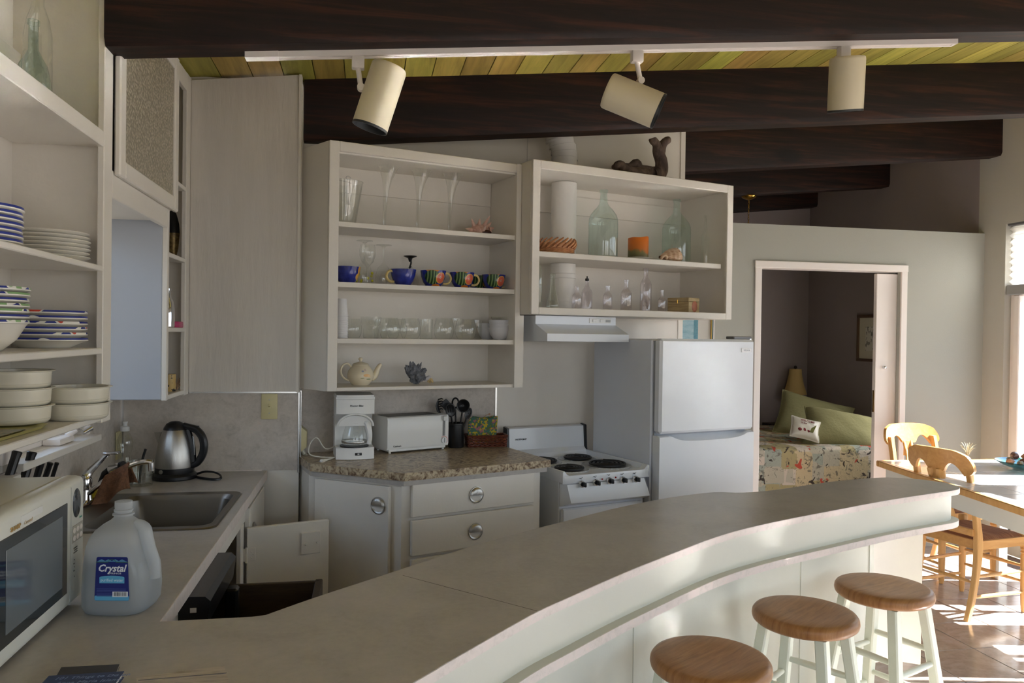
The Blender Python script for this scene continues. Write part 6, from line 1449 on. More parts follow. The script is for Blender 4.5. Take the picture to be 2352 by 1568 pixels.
# toaster
A, B = onz(893, 1043, GT), onz(1027, 1031, GT); d = (B - A); Lt = d.length; rz = math.atan2(d.y, d.x); kt_ = msz((A + B) / 2, 1)
tz = 82 * kt_
A.z = ZG
ts = thing('toaster', 'long white single-slot toaster between coffee maker and utensil crock', 'toaster', A, rz); TD = .155
b = MB(); 
prf = [(.006, .018), (0, .03), (0, tz - .014), (.004, tz - .004), (.014, tz), (TD - .014, tz), (TD - .004, tz - .004), (TD, tz - .014), (TD, .03), (TD - .006, .018)]
vs = [(x, y, z) for x in (-.008, Lt + .006) for y, z in prf]; n = len(prf)
b.poly(vs, [tuple(range(n))[::-1], tuple(range(n, 2 * n))] + [(i, (i + 1) % n, n + (i + 1) % n, n + i) for i in range(n)])
tb_ = obj('housing', b, WPLAST, ts, ang=40)
obj('base_tray', MB().box(.004, .008, .007, Lt - .004, TD - .008, .02, .003, 1), WPLAST, ts)
for x in (.012, Lt - .016):
    for y in (.016, TD - .02): obj('foot', MB().cyl((x, y, 0), (x, y, .008), .006, n=10), WPLAST, ts)
obj('slot', MB().box(.006, .022, tz - .001, Lt - .04, .132, tz + .0015), mat('toaster_slot', (40, 38, 36), .4, .5), tb_)
lv_ = obj('lever_channel', MB().box(Lt - .028, -.0008, .066, Lt - .012, .001, tz - .012), mat('channel_grey', (150, 150, 150), .4), tb_); obj('lever_slot', MB().box(Lt - .0215, -.0014, .068, Lt - .0185, .0, tz - .014), BPLAST, lv_)
obj('lever_knob', MB().box(Lt - .031, -.018, tz - .030, Lt - .006, -.0005, tz - .006, .006), WPLAST, ts)
dl = obj('browning_dial', MB().cyl((Lt - .020, 0, .045), (Lt - .020, -.007, .045), .0155, .0145, 24), mat('dial_grey', (196, 196, 194), .3, .4), ts); obj('pointer', MB().box(Lt - .0215, -.009, .034, Lt - .0185, -.0065, .057, .001, 1), mat('dial_dark', (96, 96, 96), .4), dl)
obj('red_arc', MB().tube([(Lt - .020 + .0195 * math.cos(a), -.0006, .045 + .0195 * math.sin(a)) for a in [-.7 + i * .19 for i in range(17)]], .0010, 5), mat('red_print', (196, 70, 56), .4), tb_)
text('lettering', 'Cuisinart', .0115, face_m((.022, -.0008, .030), (1, 0, 0), (0, 0, 1)), BPLAST, tb_, None, bold=.0002)
# crock of black utensils
P = onz(1048, 1028, GT); P.z = ZG; k = msz(P, 1)
ck = solo('utensil_crock', MB().lathe([(0, .006), (.036, .006), (.038, 0), (.0395, .003), (.0395, .110), (.042, .112), (.042, .120), (.0385, .122), (.037, .118), (.036, .01), (0, .01)], 40), BMATTE, 'black cylindrical crock full of black cooking utensils', 'crock', P + Vector((0, .02, 0)), ang=40)
base = P + Vector((0, .02, 0))
def ut(name, label, x, y, tip, build, r=.0048):
    p0 = Vector((x * .3, y * .3, .012)); p1 = Vector(tip)
    t = thing(name, label, 'utensil', base, 0, 'black utensils in the crock')
    obj('handle', MB().tube([p0, p0.lerp(p1, .5), p1], [r, r, r * .9], 8), BPLAST, t)
    build(t, p1, (p1 - p0).normalized()); return t
def up(px, py, dy=0): q = onp(px, py, (0, base.y + dy, 0), (0, 1, 0)); return q - base
def spoon(rx, rz, deep=.35, bend=0):
    def f(t, p, d):
        b = MB(); xx = (Vector((1, 0, 0)) - d * d.x).normalized(); yy = d.cross(xx); M_ = Matrix((xx, yy, d)).transposed().to_4x4(); b.M = Matrix.Translation(p + d * rz * .85) @ M_
        b.grid(lambda u, v: Vector((rx * v * math.cos(u * 2 * PI), rz * v * math.sin(u * 2 * PI), 0)).xzy + Vector((0, rx * deep * (1 - v * v), 0)), 24, 5, True); o = obj('bowl', b, BPLAST, t, ang=70)
        o.modifiers.new('t', 'SOLIDIFY').thickness = .002
    return f
def fork(t, p, d):
    b = MB().tube([p, p + Vector((-.010, 0, .012)), p + Vector((-.016, 0, .035)), p + Vector((-.010, 0, .062))], [.006, .010, .011, .007], 8, flat=.5); hb = obj('fork_head', b, BPLAST, t)
    for i in range(5): z = .016 + i * .0125; obj('prong', MB().tube([p + Vector((-.012, 0, z)), p + Vector((.006, -.004, z + .006)), p + Vector((.014, -.006, z + .002))], [.0038, .0032, .0022], 6), BPLAST, hb)
ut('pasta_fork', 'black toothed pasta fork leaning left in the crock', -.03, .01, up(1011, 948), fork)
ut('slotted_spoon', 'black slotted spoon in the middle of the crock', 0, -.02, up(1037, 955, -.02), lambda t, p, d: (spoon(.026, .036, .2)(t, p, d), [obj('slot', MB().tube([p + d * .018 + Vector((x, -.004, 0)), p + d * .052 + Vector((x, -.004, 0))], .0016, 5), mat('slot_shadow', (8, 8, 8), .8) if 'slot_shadow' not in bpy.data.materials else bpy.data.materials['slot_shadow'], t) for x in (-.010, 0, .010)]))
ut('ladle', 'black ladle with a round bowl at the right of the crock', .02, 0, up(1062, 945), spoon(.034, .034, .8))
ut('serving_spoon', 'black solid spoon behind the ladle', .03, .01, up(1072, 960, .015), spoon(.018, .030, .3))
ut('spatula', 'black spatula pointing left behind the slotted spoon', -.01, .02, up(1034, 940, .025), lambda t, p, d: obj('blade', MB().at(p + d * .0, (0, -.75, 0)).box(-.022, -.002, 0, .022, .002, .055, .0015, 1), BPLAST, t))
ut('whisk_loop', 'black loop-headed utensil at the back of the crock', .01, .025, up(1046, 935, .03), lambda t, p, d: obj('loop', MB().tube([p + Vector((.016 * math.sin(a), 0, .022 - .024 * math.cos(a))) for a in [i * PI / 10 for i in range(20)]], .0045, 7, True), BPLAST, t))
# basket with quilted pot holders
A, B = onz(1076, 1028, GT), onz(1164, 1026, GT); d = B - A; Lb = d.length; rz = math.atan2(d.y, d.x) ; A.z = ZG
RW = mat('red_brown_wicker', (112, 56, 36), .5, var=((84, 40, 26), 60))
bk = thing('napkin_basket', 'low red-brown wicker basket holding pot holders beside the stove', 'basket', A, rz); DB_ = .085; HB = 26 * msz(A, 1)
b = MB(); 
def basket_row(z, g=0):
    p = rr(-g, -g, Lb + g, DB_ + g, .012, 3); out = []
    for (x0, y0), (x1, y1) in zip(p, p[1:] + p[:1]):
        m_ = max(1, int(math.hypot(x1 - x0, y1 - y0) / .006))
        out += [(x0 + (x1 - x0) * i / m_, y0 + (y1 - y0) * i / m_) for i in range(m_)]
    return out
for j in range(7):
    q = basket_row(0, j * .0006); obj('woven_strand', MB().tube([(x, y, .0045 + j * (HB - .008) / 6.5 + .0012 * (-1) ** ((i // 2) + j)) for i, (x, y) in enumerate(q)], .0036, 6, True), RW, bk, ang=60)
q = basket_row(0, .0045); obj('rim', MB().tube([(x, y, HB - .001 + .0008 * (-1) ** i) for i, (x, y) in enumerate(q)], .0052, 6, True), RW, bk, ang=60)
obj('bottom', MB().box(0, 0, .001, Lb, DB_, .004), RW, bk)
m, t_, b_ = newmat('flowered_quilting'); co_ = coords(t_); v = t_.nodes.new('ShaderNodeTexVoronoi'); v.inputs['Scale'].default_value = 120; t_.links.new(co_, v.inputs['Vector'])
sp_ = t_.nodes.new('ShaderNodeSeparateColor'); t_.links.new(v.outputs['Color'], sp_.inputs[0])
t_.links.new(ramp(t_, sp_.outputs[0], [(0, (66, 104, 92)), (.34, (66, 104, 92)), (.345, (86, 104, 52)), (.55, (86, 104, 52)), (.555, (176, 156, 42)), (.86, (176, 156, 42)), (.865, (150, 96, 104)), (1, (70, 82, 120))], 'CONSTANT'), b_.inputs['Base Color']); b_.inputs['Roughness'].default_value = .9
def holder(name, label, x0, x1, y, h, lean, seed):
    t = thing(name, label, 'pot holder', A, rz, 'quilted pot holders in the basket')
    def f(u, v): 
        x = x0 + (x1 - x0) * u; z = .008 + h * v + .004 * math.sin(u * 7 + seed) * v; puff = .004 * abs(math.sin(u * PI * 3)) * abs(math.sin(v * PI * 3))
        return Vector((x + .010 * v, y + lean * v - puff, z))
    o = obj('quilted_pad', MB().grid(f, 24, 24), m, t, ang=70); o.modifiers.new('t', 'SOLIDIFY').thickness = .006
    return t
holder('pot_holder', 'flowered quilted pot holder at the front of the wicker basket', -.002, .135, .030, .135, .010, 0)
h2_ = holder('pot_holder', 'flowered quilted pot holder behind, with its hanging loop up', .02, .150, .052, .138, .012, 2)
obj('hanging_loop', MB().tube([(.09, .064, .144), (.104, .062, .156), (.116, .062, .158)], .0016, 5).blob((.118, .062, .159), .006, .005, .006, 1), mat('loop_cotton', (176, 140, 110), .8), h2_)

# ================================================================== TRACK LIGHTING UNDER THE FIRST BEAM
TX0, TX1, TY0, TY1 = -.376, 2.135, 2.526, 2.561
def tzc(x): return 2.442 + CEILK * x
tk = thing('lighting_track', 'long white lighting track under the dark ceiling beam', 'lighting track', (TX0, 2.543, tzc(TX0)))
def tbox(x0, x1, y0, y1, h0, h1): 
    return MB().poly([(x, y, tzc(x) - h) for x in (x0, x1) for y in (y0, y1) for h in (h0, h1)], [(0, 1, 3, 2), (4, 6, 7, 5), (0, 4, 5, 1), (2, 3, 7, 6), (0, 2, 6, 4), (1, 5, 7, 3)])
b = tbox(TX0 + .10, TX1, TY0, TY1, .0, .015); obj('rail', b, TRIMW, tk, I4)
for y0, y1 in ((TY0, TY0 + .011), (TY1 - .011, TY1)): obj('rail_lip', tbox(TX0 + .10, TX1, y0, y1, .015, .018), TRIMW, tk, I4)
obj('feed_box', tbox(TX0, TX0 + .10, TY0 - .002, TY1 + .002, .0, .0185), TRIMW, tk, I4); obj('end_cap', tbox(TX1, TX1 + .012, TY0, TY1, .0, .018), TRIMW, tk, I4)
CANM = mat('cream_lamp_can', (216, 206, 180), .35); CANI = mat('can_inside', (52, 54, 56), .35)
def track_head(label, apx, p_top, p_bot, ydir, stem_px, rpx=40):
    yc = 2.543
    a = ony(apx, 115, yc); a.z = tzc(a.x) - .017
    tt, bb = ony(*p_top, yc), ony(*p_bot, yc)
    ax = (bb - tt); L = ax.length; ax = (ax.normalized() + Vector((0, ydir, 0))).normalized(); cen = (tt + bb) / 2
    R_ = msz(cen, rpx); tt = cen - ax * L / 2
    t = thing('track_spotlight', label, 'spotlight', a, 0, 'spotlights on the lighting track')
    obj('adapter', MB().box(a.x - .020, yc - .016, a.z - .040, a.x + .020, yc + .016, a.z, .004), TRIMW, t, I4)
    sj = ony(*stem_px, yc)
    obj('stem', MB().tube([a + Vector((0, 0, -.036)), sj], .0085, 12), TRIMW, t, I4)
    side = (sj - cen); side -= ax * side.dot(ax); sd = side.normalized() if side.length > 1e-4 else Vector((0, 1, 0))
    foot = cen + ax * (sj - cen).dot(ax) + sd * (R_ - .002)
    obj('pivot', MB().cyl(sj + Vector((0, -.012, 0)), sj + Vector((0, .012, 0)), .012, n=14).tube([sj, foot], .008, 8), TRIMW, t, I4)
    M_ = Matrix.Translation(tt) @ ax.to_track_quat('Z', 'Y').to_matrix().to_4x4()
    b = MB(); b.M = M_; b.lathe([(0, 0), (R_ * .93, 0), (R_ * .98, .004), (R_, .012), (R_, L), (R_ * .965, L)], 48); cn = obj('can', b, CANM, t, I4)
    b = MB(); b.M = M_; b.lathe([(R_ * 1.003, L - .006), (R_ * 1.003, L + .0015), (R_ * .955, L + .0015), (R_ * .94, L - .03), (R_ * .80, L - .10), (0, L - .105)], 48); obj('baffle', b, CANI, cn, I4)
    b = MB(); b.M = M_; b.lathe([(0, L - .06), (R_ * .45, L - .063), (R_ * .68, L - .08), (R_ * .7, L - .10)], 32); obj('bulb', b, mat('bulb_glass', (150, 150, 150), .2) if 'bulb_glass' not in bpy.data.materials else bpy.data.materials['bulb_glass'], cn, I4)
    return t
track_head('cream track spotlight at left, leaning with its opening down left', 823, (895, 154), (849, 293), .05, (829, 201), 41)
track_head('cream track spotlight in the middle, tilted towards the right', 1463, (1398, 200), (1509, 262), -.30, (1471, 186), 41)
track_head('cream track spotlight at right, hanging nearly upright', 1938, (1939, 134), (1949, 254), .22, (1937, 131), 39)
# ================================================================== DINING CORNER
TL = Vector((3.238, 4.45, 0)); ea = Vector((-.160, -.987, 0)); eb = Vector((1.0, -.035, 0)).normalized(); TZ, TW, TLn = .76, .93, 1.52
def tp(u, v, z): return TL + eb * u + ea * v + Vector((0, 0, z))
tb = thing('dining_table', 'dining table with white tiled top, honey wood edge and white apron', 'table', tp(TW / 2, TLn / 2, 0))
def tbx(u0, u1, v0, v1, z0, z1, bev=0):
    m = MB().poly([tp(u, v, z) for u in (u0, u1) for v in (v0, v1) for z in (z0, z1)], [(0, 1, 3, 2), (4, 6, 7, 5), (0, 4, 5, 1), (2, 3, 7, 6), (0, 2, 6, 4), (1, 5, 7, 3)])
    if bev: bmesh.ops.bevel(m.bm, geom=list(m.bm.edges), offset=bev, segments=2, affect='EDGES')
    return m
EW = .030
for q in ((0, TW, 0, EW), (0, TW, TLn - EW, TLn)): obj('edge_strip', tbx(*q, TZ - .036, TZ + .001, .004), MAPLEX, tb, I4)
for q in ((0, EW, EW, TLn - EW), (TW - EW, TW, EW, TLn - EW)): obj('edge_strip', tbx(*q, TZ - .036, TZ + .001, .004), MAPLE, tb, I4)
obj('tile_bed', tbx(EW, TW - EW, EW, TLn - EW, TZ - .03, TZ - .003), mat('white_grout', (170, 172, 176), .8), tb, I4)
TT = mat('white_table_tile', (226, 228, 232), .12)
nu, nv = 4, 7; du, dv = (TW - 2 * EW) / nu, (TLn - 2 * EW) / nv
for i in range(nu):
    for j in range(nv): obj('tile', tbx(EW + i * du + .0015, EW + (i + 1) * du - .0015, EW + j * dv + .0015, EW + (j + 1) * dv - .0015, TZ - .008, TZ, .0015), TT, tb, I4)
WP = mat('table_white_paint', (226, 226, 218), .4)
for q in ((.045, TW - .045, .045, .065), (.045, TW - .045, TLn - .065, TLn - .045), (.045, .065, .065, TLn - .065), (TW - .065, TW - .045, .065, TLn - .065)): obj('apron', tbx(*q, TZ - .135, TZ - .036), WP, tb, I4)
for u in (.06, TW - .125):
    for v in (.06, TLn - .125): obj('leg', tbx(u, u + .065, v, v + .065, 0, TZ - .036, .004), WP, tb, I4)
# honey-coloured chairs with arched backs and rush seats
RUSH = mottle('woven_rush', [(.3, (96, 56, 34)), (.5, (150, 96, 62)), (.7, (196, 146, 104))], 6, 120, .8, (1, 14, 1), .6, .6)
def post(sx):
    return catmull([(sx * .185, -.075, 0), (sx * .187, -.035, .14), (sx * .19, -.008, .30), (sx * .19, 0, .43), (sx * .188, -.012, .55), (sx * .182, -.05, .74), (sx * .178, -.082, .88)], 4)
def make_chair():
    t = thing('dining_chair', '', 'chair')
    for sx in (-1, 1):
        pts = post(sx); b = MB(); n = len(pts); vs = []
        for i, p in enumerate(pts):
            u = i / (n - 1); hw = .0165 if u > .1 else .0145; hd = .017 + .007 * math.exp(-((p.z - .42) / .12) ** 2)
            for dx, dy in ((-hw, -hd + .004), (-hw + .004, -hd), (hw - .004, -hd), (hw, -hd + .004), (hw, hd - .004), (hw - .004, hd), (-hw + .004, hd), (-hw, hd - .004)): vs.append(Vector(p) + Vector((dx, dy, 0)))
        obj('rear_post', b.poly(vs, [tuple(range(8))[::-1], tuple(range((n - 1) * 8, n * 8))] + [(i * 8 + q, i * 8 + (q + 1) % 8, (i + 1) * 8 + (q + 1) % 8, (i + 1) * 8 + q) for i in range(n - 1) for q in range(8)]), MAPLE, t, ang=30)
        b = MB().lathe([(0, 0), (.013, .002), (.016, .02), (.019, .10), (.021, .22), (.022, .33), (.018, .345), (.024, .353), (.018, .362), (.024, .372), (.021, .38)], 18, (sx * .205, .385, 0))
        b.box(sx * .205 - .023, .362, .378, sx * .205 + .023, .408, .492, .011, 3); obj('front_leg', b, MAPLE, t, ang=30)
    def crest_z(u):
        a = abs(u); top = .965 - .012 * u * u - .055 * max(0, a - .55) ** 1.5 * 2 - (.04 * max(0, (a - .86) / .14) ** 2)
        if a < .24: bot = .832
        elif a < .74: q = (a - .24) / .50; bot = .832 + .058 * math.sin(q * PI) ** .8 + (-.012) * q
        else: bot = .820 + .034 * ((a - .74) / .26) ** 3
        return top, min(bot, top - .012)
    vs = []; N = 56
    for i in range(N + 1):
        u = -1 + 2 * i / N; zt, zb = crest_z(u); x = u * .222; y0 = -.098 - .042 * (1 - u * u)
        sl = lambda z: (z - .88) * -.28
        vs += [(x, y0 + sl(zb), zb), (x, y0 + sl(zt), zt), (x, y0 + .023 + sl(zt), zt), (x, y0 + .023 + sl(zb), zb)]
    fs = [(i * 4 + q, i * 4 + (q + 1) % 4, (i + 1) * 4 + (q + 1) % 4, (i + 1) * 4 + q) for i in range(N) for q in range(4)] + [(0, 1, 2, 3), (N * 4 + 3, N * 4 + 2, N * 4 + 1, N * 4)]
    obj('crest_rail', MB().poly(vs, fs), MAPLEX, t, ang=50)
    b = MB()
    for sx in (-1, 1): b.tube(catmull([(sx * .030, -.122, .842), (sx * .026, -.112, .80), (sx * .024, -.098, .75), (sx * .045, -.072, .66), (sx * .062, -.045, .56), (sx * .066, -.03, .50)], 4), [.027] * 5 + [.024, .022, .02, .018, .016, .015] + [.0145] * 10, 10, flat=.42)
    b.box(-.03, -.124, .74, .03, -.104, .845); obj('splat', b, MAPLE, t, ang=50)
    obj('splat_rail', MB().box(-.185, -.042, .475, .185, -.020, .515, .005), MAPLEX, t)
    def seat(u, v): w_ = .178 + .030 * v; x = (u - .5) * 2 * w_; e = (1 - (2 * u - 1) ** 8) * (1 - (2 * v - 1) ** 8); return Vector((x, .008 + .385 * v, .448 + .018 * e + .006 * abs(math.sin((u - .5) * (v - .5) * 9)) * e))
    obj('rush_seat', MB().grid(seat, 28, 28).poly([(-.178, .008, .44), (.178, .008, .44), (.208, .393, .44), (-.208, .393, .44)], [(0, 1, 2, 3)]), RUSH, t, ang=60)
    for a, c_ in (((-.18, 0), (.18, 0)), ((-.2, .39), (.2, .39)), ((-.192, .0), (-.21, .385)), ((.192, 0), (.21, .385))):
        p, q = Vector((*a, 0)), Vector((*c_, 0)); d = (q - p).normalized(); nn = Vector((-d.y, d.x, 0)) * .011
        obj('seat_rail', MB().prism([tuple((p + nn).xy), tuple((q + nn).xy), tuple((q - nn).xy), tuple((p - nn).xy)], .398, .448), MAPLEX, t)
    for a, c_, z0_, z1_ in (((-.188, -.015), (-.205, .385), .245, .245), ((.188, -.015), (.205, .385), .245, .245), ((-.187, -.04), (-.205, .385), .13, .12), ((.187, -.04), (.205, .385), .13, .12), ((-.2, .385), (.2, .385), .27, .27), ((-.2, .385), (.2, .385), .18, .18), ((-.187, -.02), (.187, -.02), .21, .21)):
        p, q = Vector((*a, z0_)), Vector((*c_, z1_)); obj('stretcher', MB().tube([p.lerp(q, i / 6) for i in range(7)], [.007, .0095, .011, .0115, .011, .0095, .007], 10), MAPLE, t)
    return t
RB, RF = onz(2225, 1428, 0), onz(2338, 1364, 0); rz = math.radians(12) - PI / 2
Rm = Matrix.Rotation(rz, 3, 'Z'); o1 = RB - Rm @ Vector((.185, -.075, 0)); o1.z = 0
c1 = make_chair(); c1.location = o1; c1.rotation_euler = (0, 0, rz); c1.scale = (.93, .95, .97)
c1['label'] = 'honey wood dining chair nearest the bar, its back against the table edge'; c1['group'] = 'honey wood dining chairs'
P = ony(2097, 985, 4.76); P.z = 0
dup(c1, P + Vector((.02, -.06, 0)), PI + .12, 'honey wood dining chair beyond the table, facing it in full sun').scale = (1.04, 1, .985)
# bowl of shells
bc_ = onz(2356, 1078, TZ); bc_.z = TZ + .0008
TEAL = glass('teal_glass', (.10, .38, .36), .25, .06, edge=(.04, .22, .22))
solo('shell_bowl', MB().lathe([(0, .006), (.05, .006), (.055, 0), (.062, .002), (.12, .022), (.165, .048), (.163, .050), (.118, .026), (.06, .009), (0, .008)], 48), TEAL, 'shallow teal glass bowl of shells on the tiled table', 'bowl', bc_, ang=60)
SHM = [mottle('shell_brown', [(.3, (70, 46, 40)), (.6, (120, 84, 72)), (.8, (206, 190, 178))], 20, 60, .3), mottle('shell_orange', [(.3, (150, 92, 60)), (.6, (206, 150, 112)), (.8, (226, 200, 176))], 16, 50, .35), mottle('shell_speckled', [(.35, (60, 52, 48)), (.5, (176, 166, 150)), (.8, (230, 222, 208))], 60, 90, .35)]
for i, (x, y, z, r, mi, lab) in enumerate(((-.125, -.02, .052, .030, 1, 'orange-tipped shell at the left rim of the teal bowl'), (-.095, -.055, .048, .024, 2, 'small speckled shell at the front left of the teal bowl'), (-.055, -.050, .060, .032, 0, 'round dark brown shell in the middle of the teal bowl'), (-.060, .02, .082, .036, 0, 'tall dark striped shell at the top of the heap in the teal bowl'), (-.005, -.02, .078, .034, 1, 'pale orange shell at the right of the visible heap'), (-.02, -.085, .046, .026, 1, 'flat brown shell at the front of the teal bowl'), (-.085, .03, .058, .026, 2, 'speckled shell behind the orange-tipped one'), (.04, .0, .066, .034, 0, 'dark shell at the far right of the teal bowl'))):
    b = MB().at((0, 0, 0), (0, 0, i * 1.3))
    def wh(u, v): 
        a = v * 2 * PI; rr_ = r * (math.sin(min(1, u * 1.12) * PI) ** .8 * .62 + .03) * (1 + .12 * math.cos(a - u * 9)); return Vector(((u - .5) * 2.3 * r, rr_ * math.cos(a), rr_ * math.sin(a)))
    b.grid(wh, 20, 16); solo('seashell', b, SHM[mi], lab, 'seashell', bc_ + Vector((x, y, z)), 0, 'shells in the teal bowl', ang=70)
P = onz(2222, 1052, TZ); P.z = TZ + .0008
b = MB()
random.seed(5)
for i in range(26):
    a = random.uniform(0, 2 * PI); L = random.uniform(.06, .105); w_ = random.uniform(.012, .03); b.tube(catmull([(0, 0, 0), (w_ * .5 * math.cos(a), w_ * .5 * math.sin(a), L * .5), (w_ * math.cos(a) * 1.2, w_ * math.sin(a) * 1.2, L * .85), (w_ * math.cos(a) * 1.9, w_ * math.sin(a) * 1.9, L)], 2), [.0016] * 5 + [.001, .0006], 4)
ap_ = solo('dried_plant', b, mat('dried_plant', (176, 168, 140), .8), 'tuft of dried plant on the table, showing over the near chair back', 'plant', P)

# ================================================================== BEDROOM THROUGH THE DOORWAY
BX0, BX1, BY0, BY1, BZ = 2.45, 4.50, 5.72, 7.20, .64
bd = thing('bed', 'bed seen through the doorway, covered by a patchwork quilt', 'bed', ((BX0 + BX1) / 2, (BY0 + BY1) / 2, 0))
obj('mattress', MB().box(BX0 + .03, BY0 + .03, .36, BX1, BY1 - .03, BZ - .012, .05, 3), CERAM, bd, I4); obj('box_base', MB().box(BX0 + .05, BY0 + .05, .08, BX1, BY1 - .05, .36), CERAM, bd, I4)
for x in (BX0 + .1, BX1 - .1):
    for y in (BY0 + .1, BY1 - .1): obj('leg', MB().cyl((x, y, 0), (x, y, .09), .03), BEAM, bd, I4)
m, t_, b_ = newmat('patchwork_quilt'); co_ = coords(t_)
v = t_.nodes.new('ShaderNodeTexVoronoi'); v.distance = 'CHEBYCHEV'; v.inputs['Scale'].default_value = 7.5; v.inputs['Randomness'].default_value = .35; t_.links.new(co_, v.inputs['Vector'])
sp_ = t_.nodes.new('ShaderNodeSeparateColor'); t_.links.new(v.outputs['Color'], sp_.inputs[0])
pc = ramp(t_, sp_.outputs[0], [(0, (190, 186, 170)), (.25, (190, 186, 170)), (.255, (206, 190, 156)), (.45, (206, 190, 156)), (.455, (168, 176, 166)), (.62, (168, 176, 166)), (.625, (176, 164, 124)), (.8, (176, 164, 124)), (.805, (212, 202, 190)), (1, (212, 202, 190))], 'CONSTANT')
def over(base, fac_stops, tex, col):
    f_ = ramp(t_, tex, fac_stops); mx = t_.nodes.new('ShaderNodeMix'); mx.data_type = 'RGBA'; bw = t_.nodes.new('ShaderNodeRGBToBW'); t_.links.new(f_, bw.inputs[0]); t_.links.new(bw.outputs[0], mx.inputs[0]); t_.links.new(base, mx.inputs[6]); mx.inputs[7].default_value = lin(col); return mx.outputs[2]
pc = over(pc, [(.56, (0, 0, 0)), (.60, (230, 230, 230))], ntex(t_, co_, 16, 5, .7, 1.4), (104, 100, 92))
pc = over(pc, [(.62, (0, 0, 0)), (.65, (250, 250, 250))], ntex(t_, coords(t_, (1, 1.2, 1.3)), 11, 2, .5, .8), (58, 48, 46))
pc = over(pc, [(.645, (0, 0, 0)), (.665, (250, 250, 250))], ntex(t_, coords(t_, (1.1, 1, 1)), 9.3, 2, .5, .4), (196, 76, 58))
t_.links.new(pc, b_.inputs['Base Color']); b_.inputs['Roughness'].default_value = .95; bump(t_, b_, ntex(t_, co_, 60, 3), .5, .01)
def quilt(u, v):
    x = BX0 - .02 + (BX1 - BX0 + .02) * u
    if v < .38: q = v / .38; y = BY0 - .025 + .02 * math.sin(u * 21) * (1 - q) - .01 * (1 - q); z = .16 + (BZ - .035 - .16) * q
    elif v < .46: q = (v - .38) / .08; a = q * PI / 2; y = BY0 - .025 + .05 * (1 - math.cos(a)); z = BZ - .035 + .05 * math.sin(a)
    else: q = (v - .46) / .54; y = BY0 + .025 + (BY1 - BY0 - .03) * q; z = BZ + .015 + .008 * math.sin(u * 17 + q * 9) * math.sin(q * 13)
    return Vector((x, y, z))
qo = solo('quilt', MB().grid(quilt, 70, 60), m, 'patchwork quilt of seashell and coral prints spread over the bed', 'quilt', ang=70)
def pillow(name, label, c, w_, h_, th, M_, mat_):
    t = thing(name, label, 'pillow', c)
    def f(sg):
        def g(u, v):
            x, y = 2 * u - 1, 2 * v - 1; e = max(0, (1 - abs(x) ** 3.2)) ** .5 * max(0, (1 - abs(y) ** 3.2)) ** .5
            px_ = x * (1 - .07 * (1 - abs(y) ** 2)) ; py_ = y * (1 - .07 * (1 - abs(x) ** 2))
            return Vector((px_ * w_ / 2, sg * th / 2 * (e + .02 * math.sin(x * 9 + y * 7) * e), py_ * h_ / 2))
        return g
    b = MB(); b.M = M_; b.grid(f(-1), 26, 22); b.grid(f(1), 26, 22); o = obj('cushion', b, mat_, t, ang=80)
    b = MB(); b.M = M_; n = 26
    pr = [(x, -1) for x in [-1 + 2 * i / n for i in range(n)]] + [(1, -1 + 2 * i / n) for i in range(n)] + [(1 - 2 * i / n, 1) for i in range(n)] + [(-1, 1 - 2 * i / n) for i in range(n)]
    b.tube([(x * (1 - .07 * (1 - y * y)) * w_ / 2, 0, y * (1 - .07 * (1 - x * x)) * h_ / 2) for x, y in pr], .006, 6, True); obj('piping', b, mat_, t, ang=80)
    return t, o
from mathutils import Euler
OLV = mat('sage_pillow_linen', (150, 146, 104), .9, bmp=(40, .5)); BLP = mat('blue_pillow', (86, 100, 136), .9)
def PM(px, py, y, rot): return ony(px, py, y), Euler(rot).to_matrix().to_4x4()
c_, M_ = PM(1868, 964, 6.62, (-.55, .24, -.5)); pillow('sage_pillow', 'large sage green pillow leaning back below the lamp', c_, .66, .46, .20, M_, OLV)
c_, M_ = PM(1936, 992, 5.98, (-.85, .16, -.45)); pillow('sage_pillow', 'sage green pillow lying in front, nearest the door', c_, .64, .44, .22, M_, OLV)
c_, M_ = PM(2000, 988, 6.10, (-1.1, 0, -.5)); pillow('blue_pillow', 'blue pillow mostly hidden behind the front sage pillow', c_, .42, .34, .16, M_, BLP)
c_, M_ = PM(1849, 985, 5.98, (-.62, .22, -.35)); t, cu = pillow('printed_cushion', 'small white cushion printed with red lettering and shells', c_, .24, .20, .09, M_, CERAM)
CR = mat('cushion_red', (120, 40, 44), .8); CG = mat('cushion_olive', (120, 120, 60), .8); CO = mat('cushion_ochre', (170, 116, 60), .8)
RMl = RM[t].inverted()
fm = lambda x, z: M_ @ face_m((x, -.0475, z), (1, 0, 0), (0, 0, 1))
text('lettering', 'WELCOME', .024, fm(-.055, .045), CR, cu, None, bold=.0006)
text('lettering', 'to the', .020, fm(-.05, .022), CR, cu, None, bold=.0004)
b = MB(); b.M = M_
for x, z, rx, rz_ in ((-.05, -.035, .018, .016), (-.015, -.03, .022, .018), (.02, -.035, .016, .014)): b.blob((x, -.040, z), rx, .006, rz_, 2, .3, 3, int(x * 100))
q = obj('printed_shells', b, CR, cu); q['kind'] = 'stuff'
b = MB(); b.M = M_
for i in range(5): b.tube([(.03 + i * .006, -.045, -.045), (.045 + i * .008, -.044, .0 + .008 * i)], .003, 5)
q = obj('printed_leaves', b, CG, cu); q['kind'] = 'stuff'
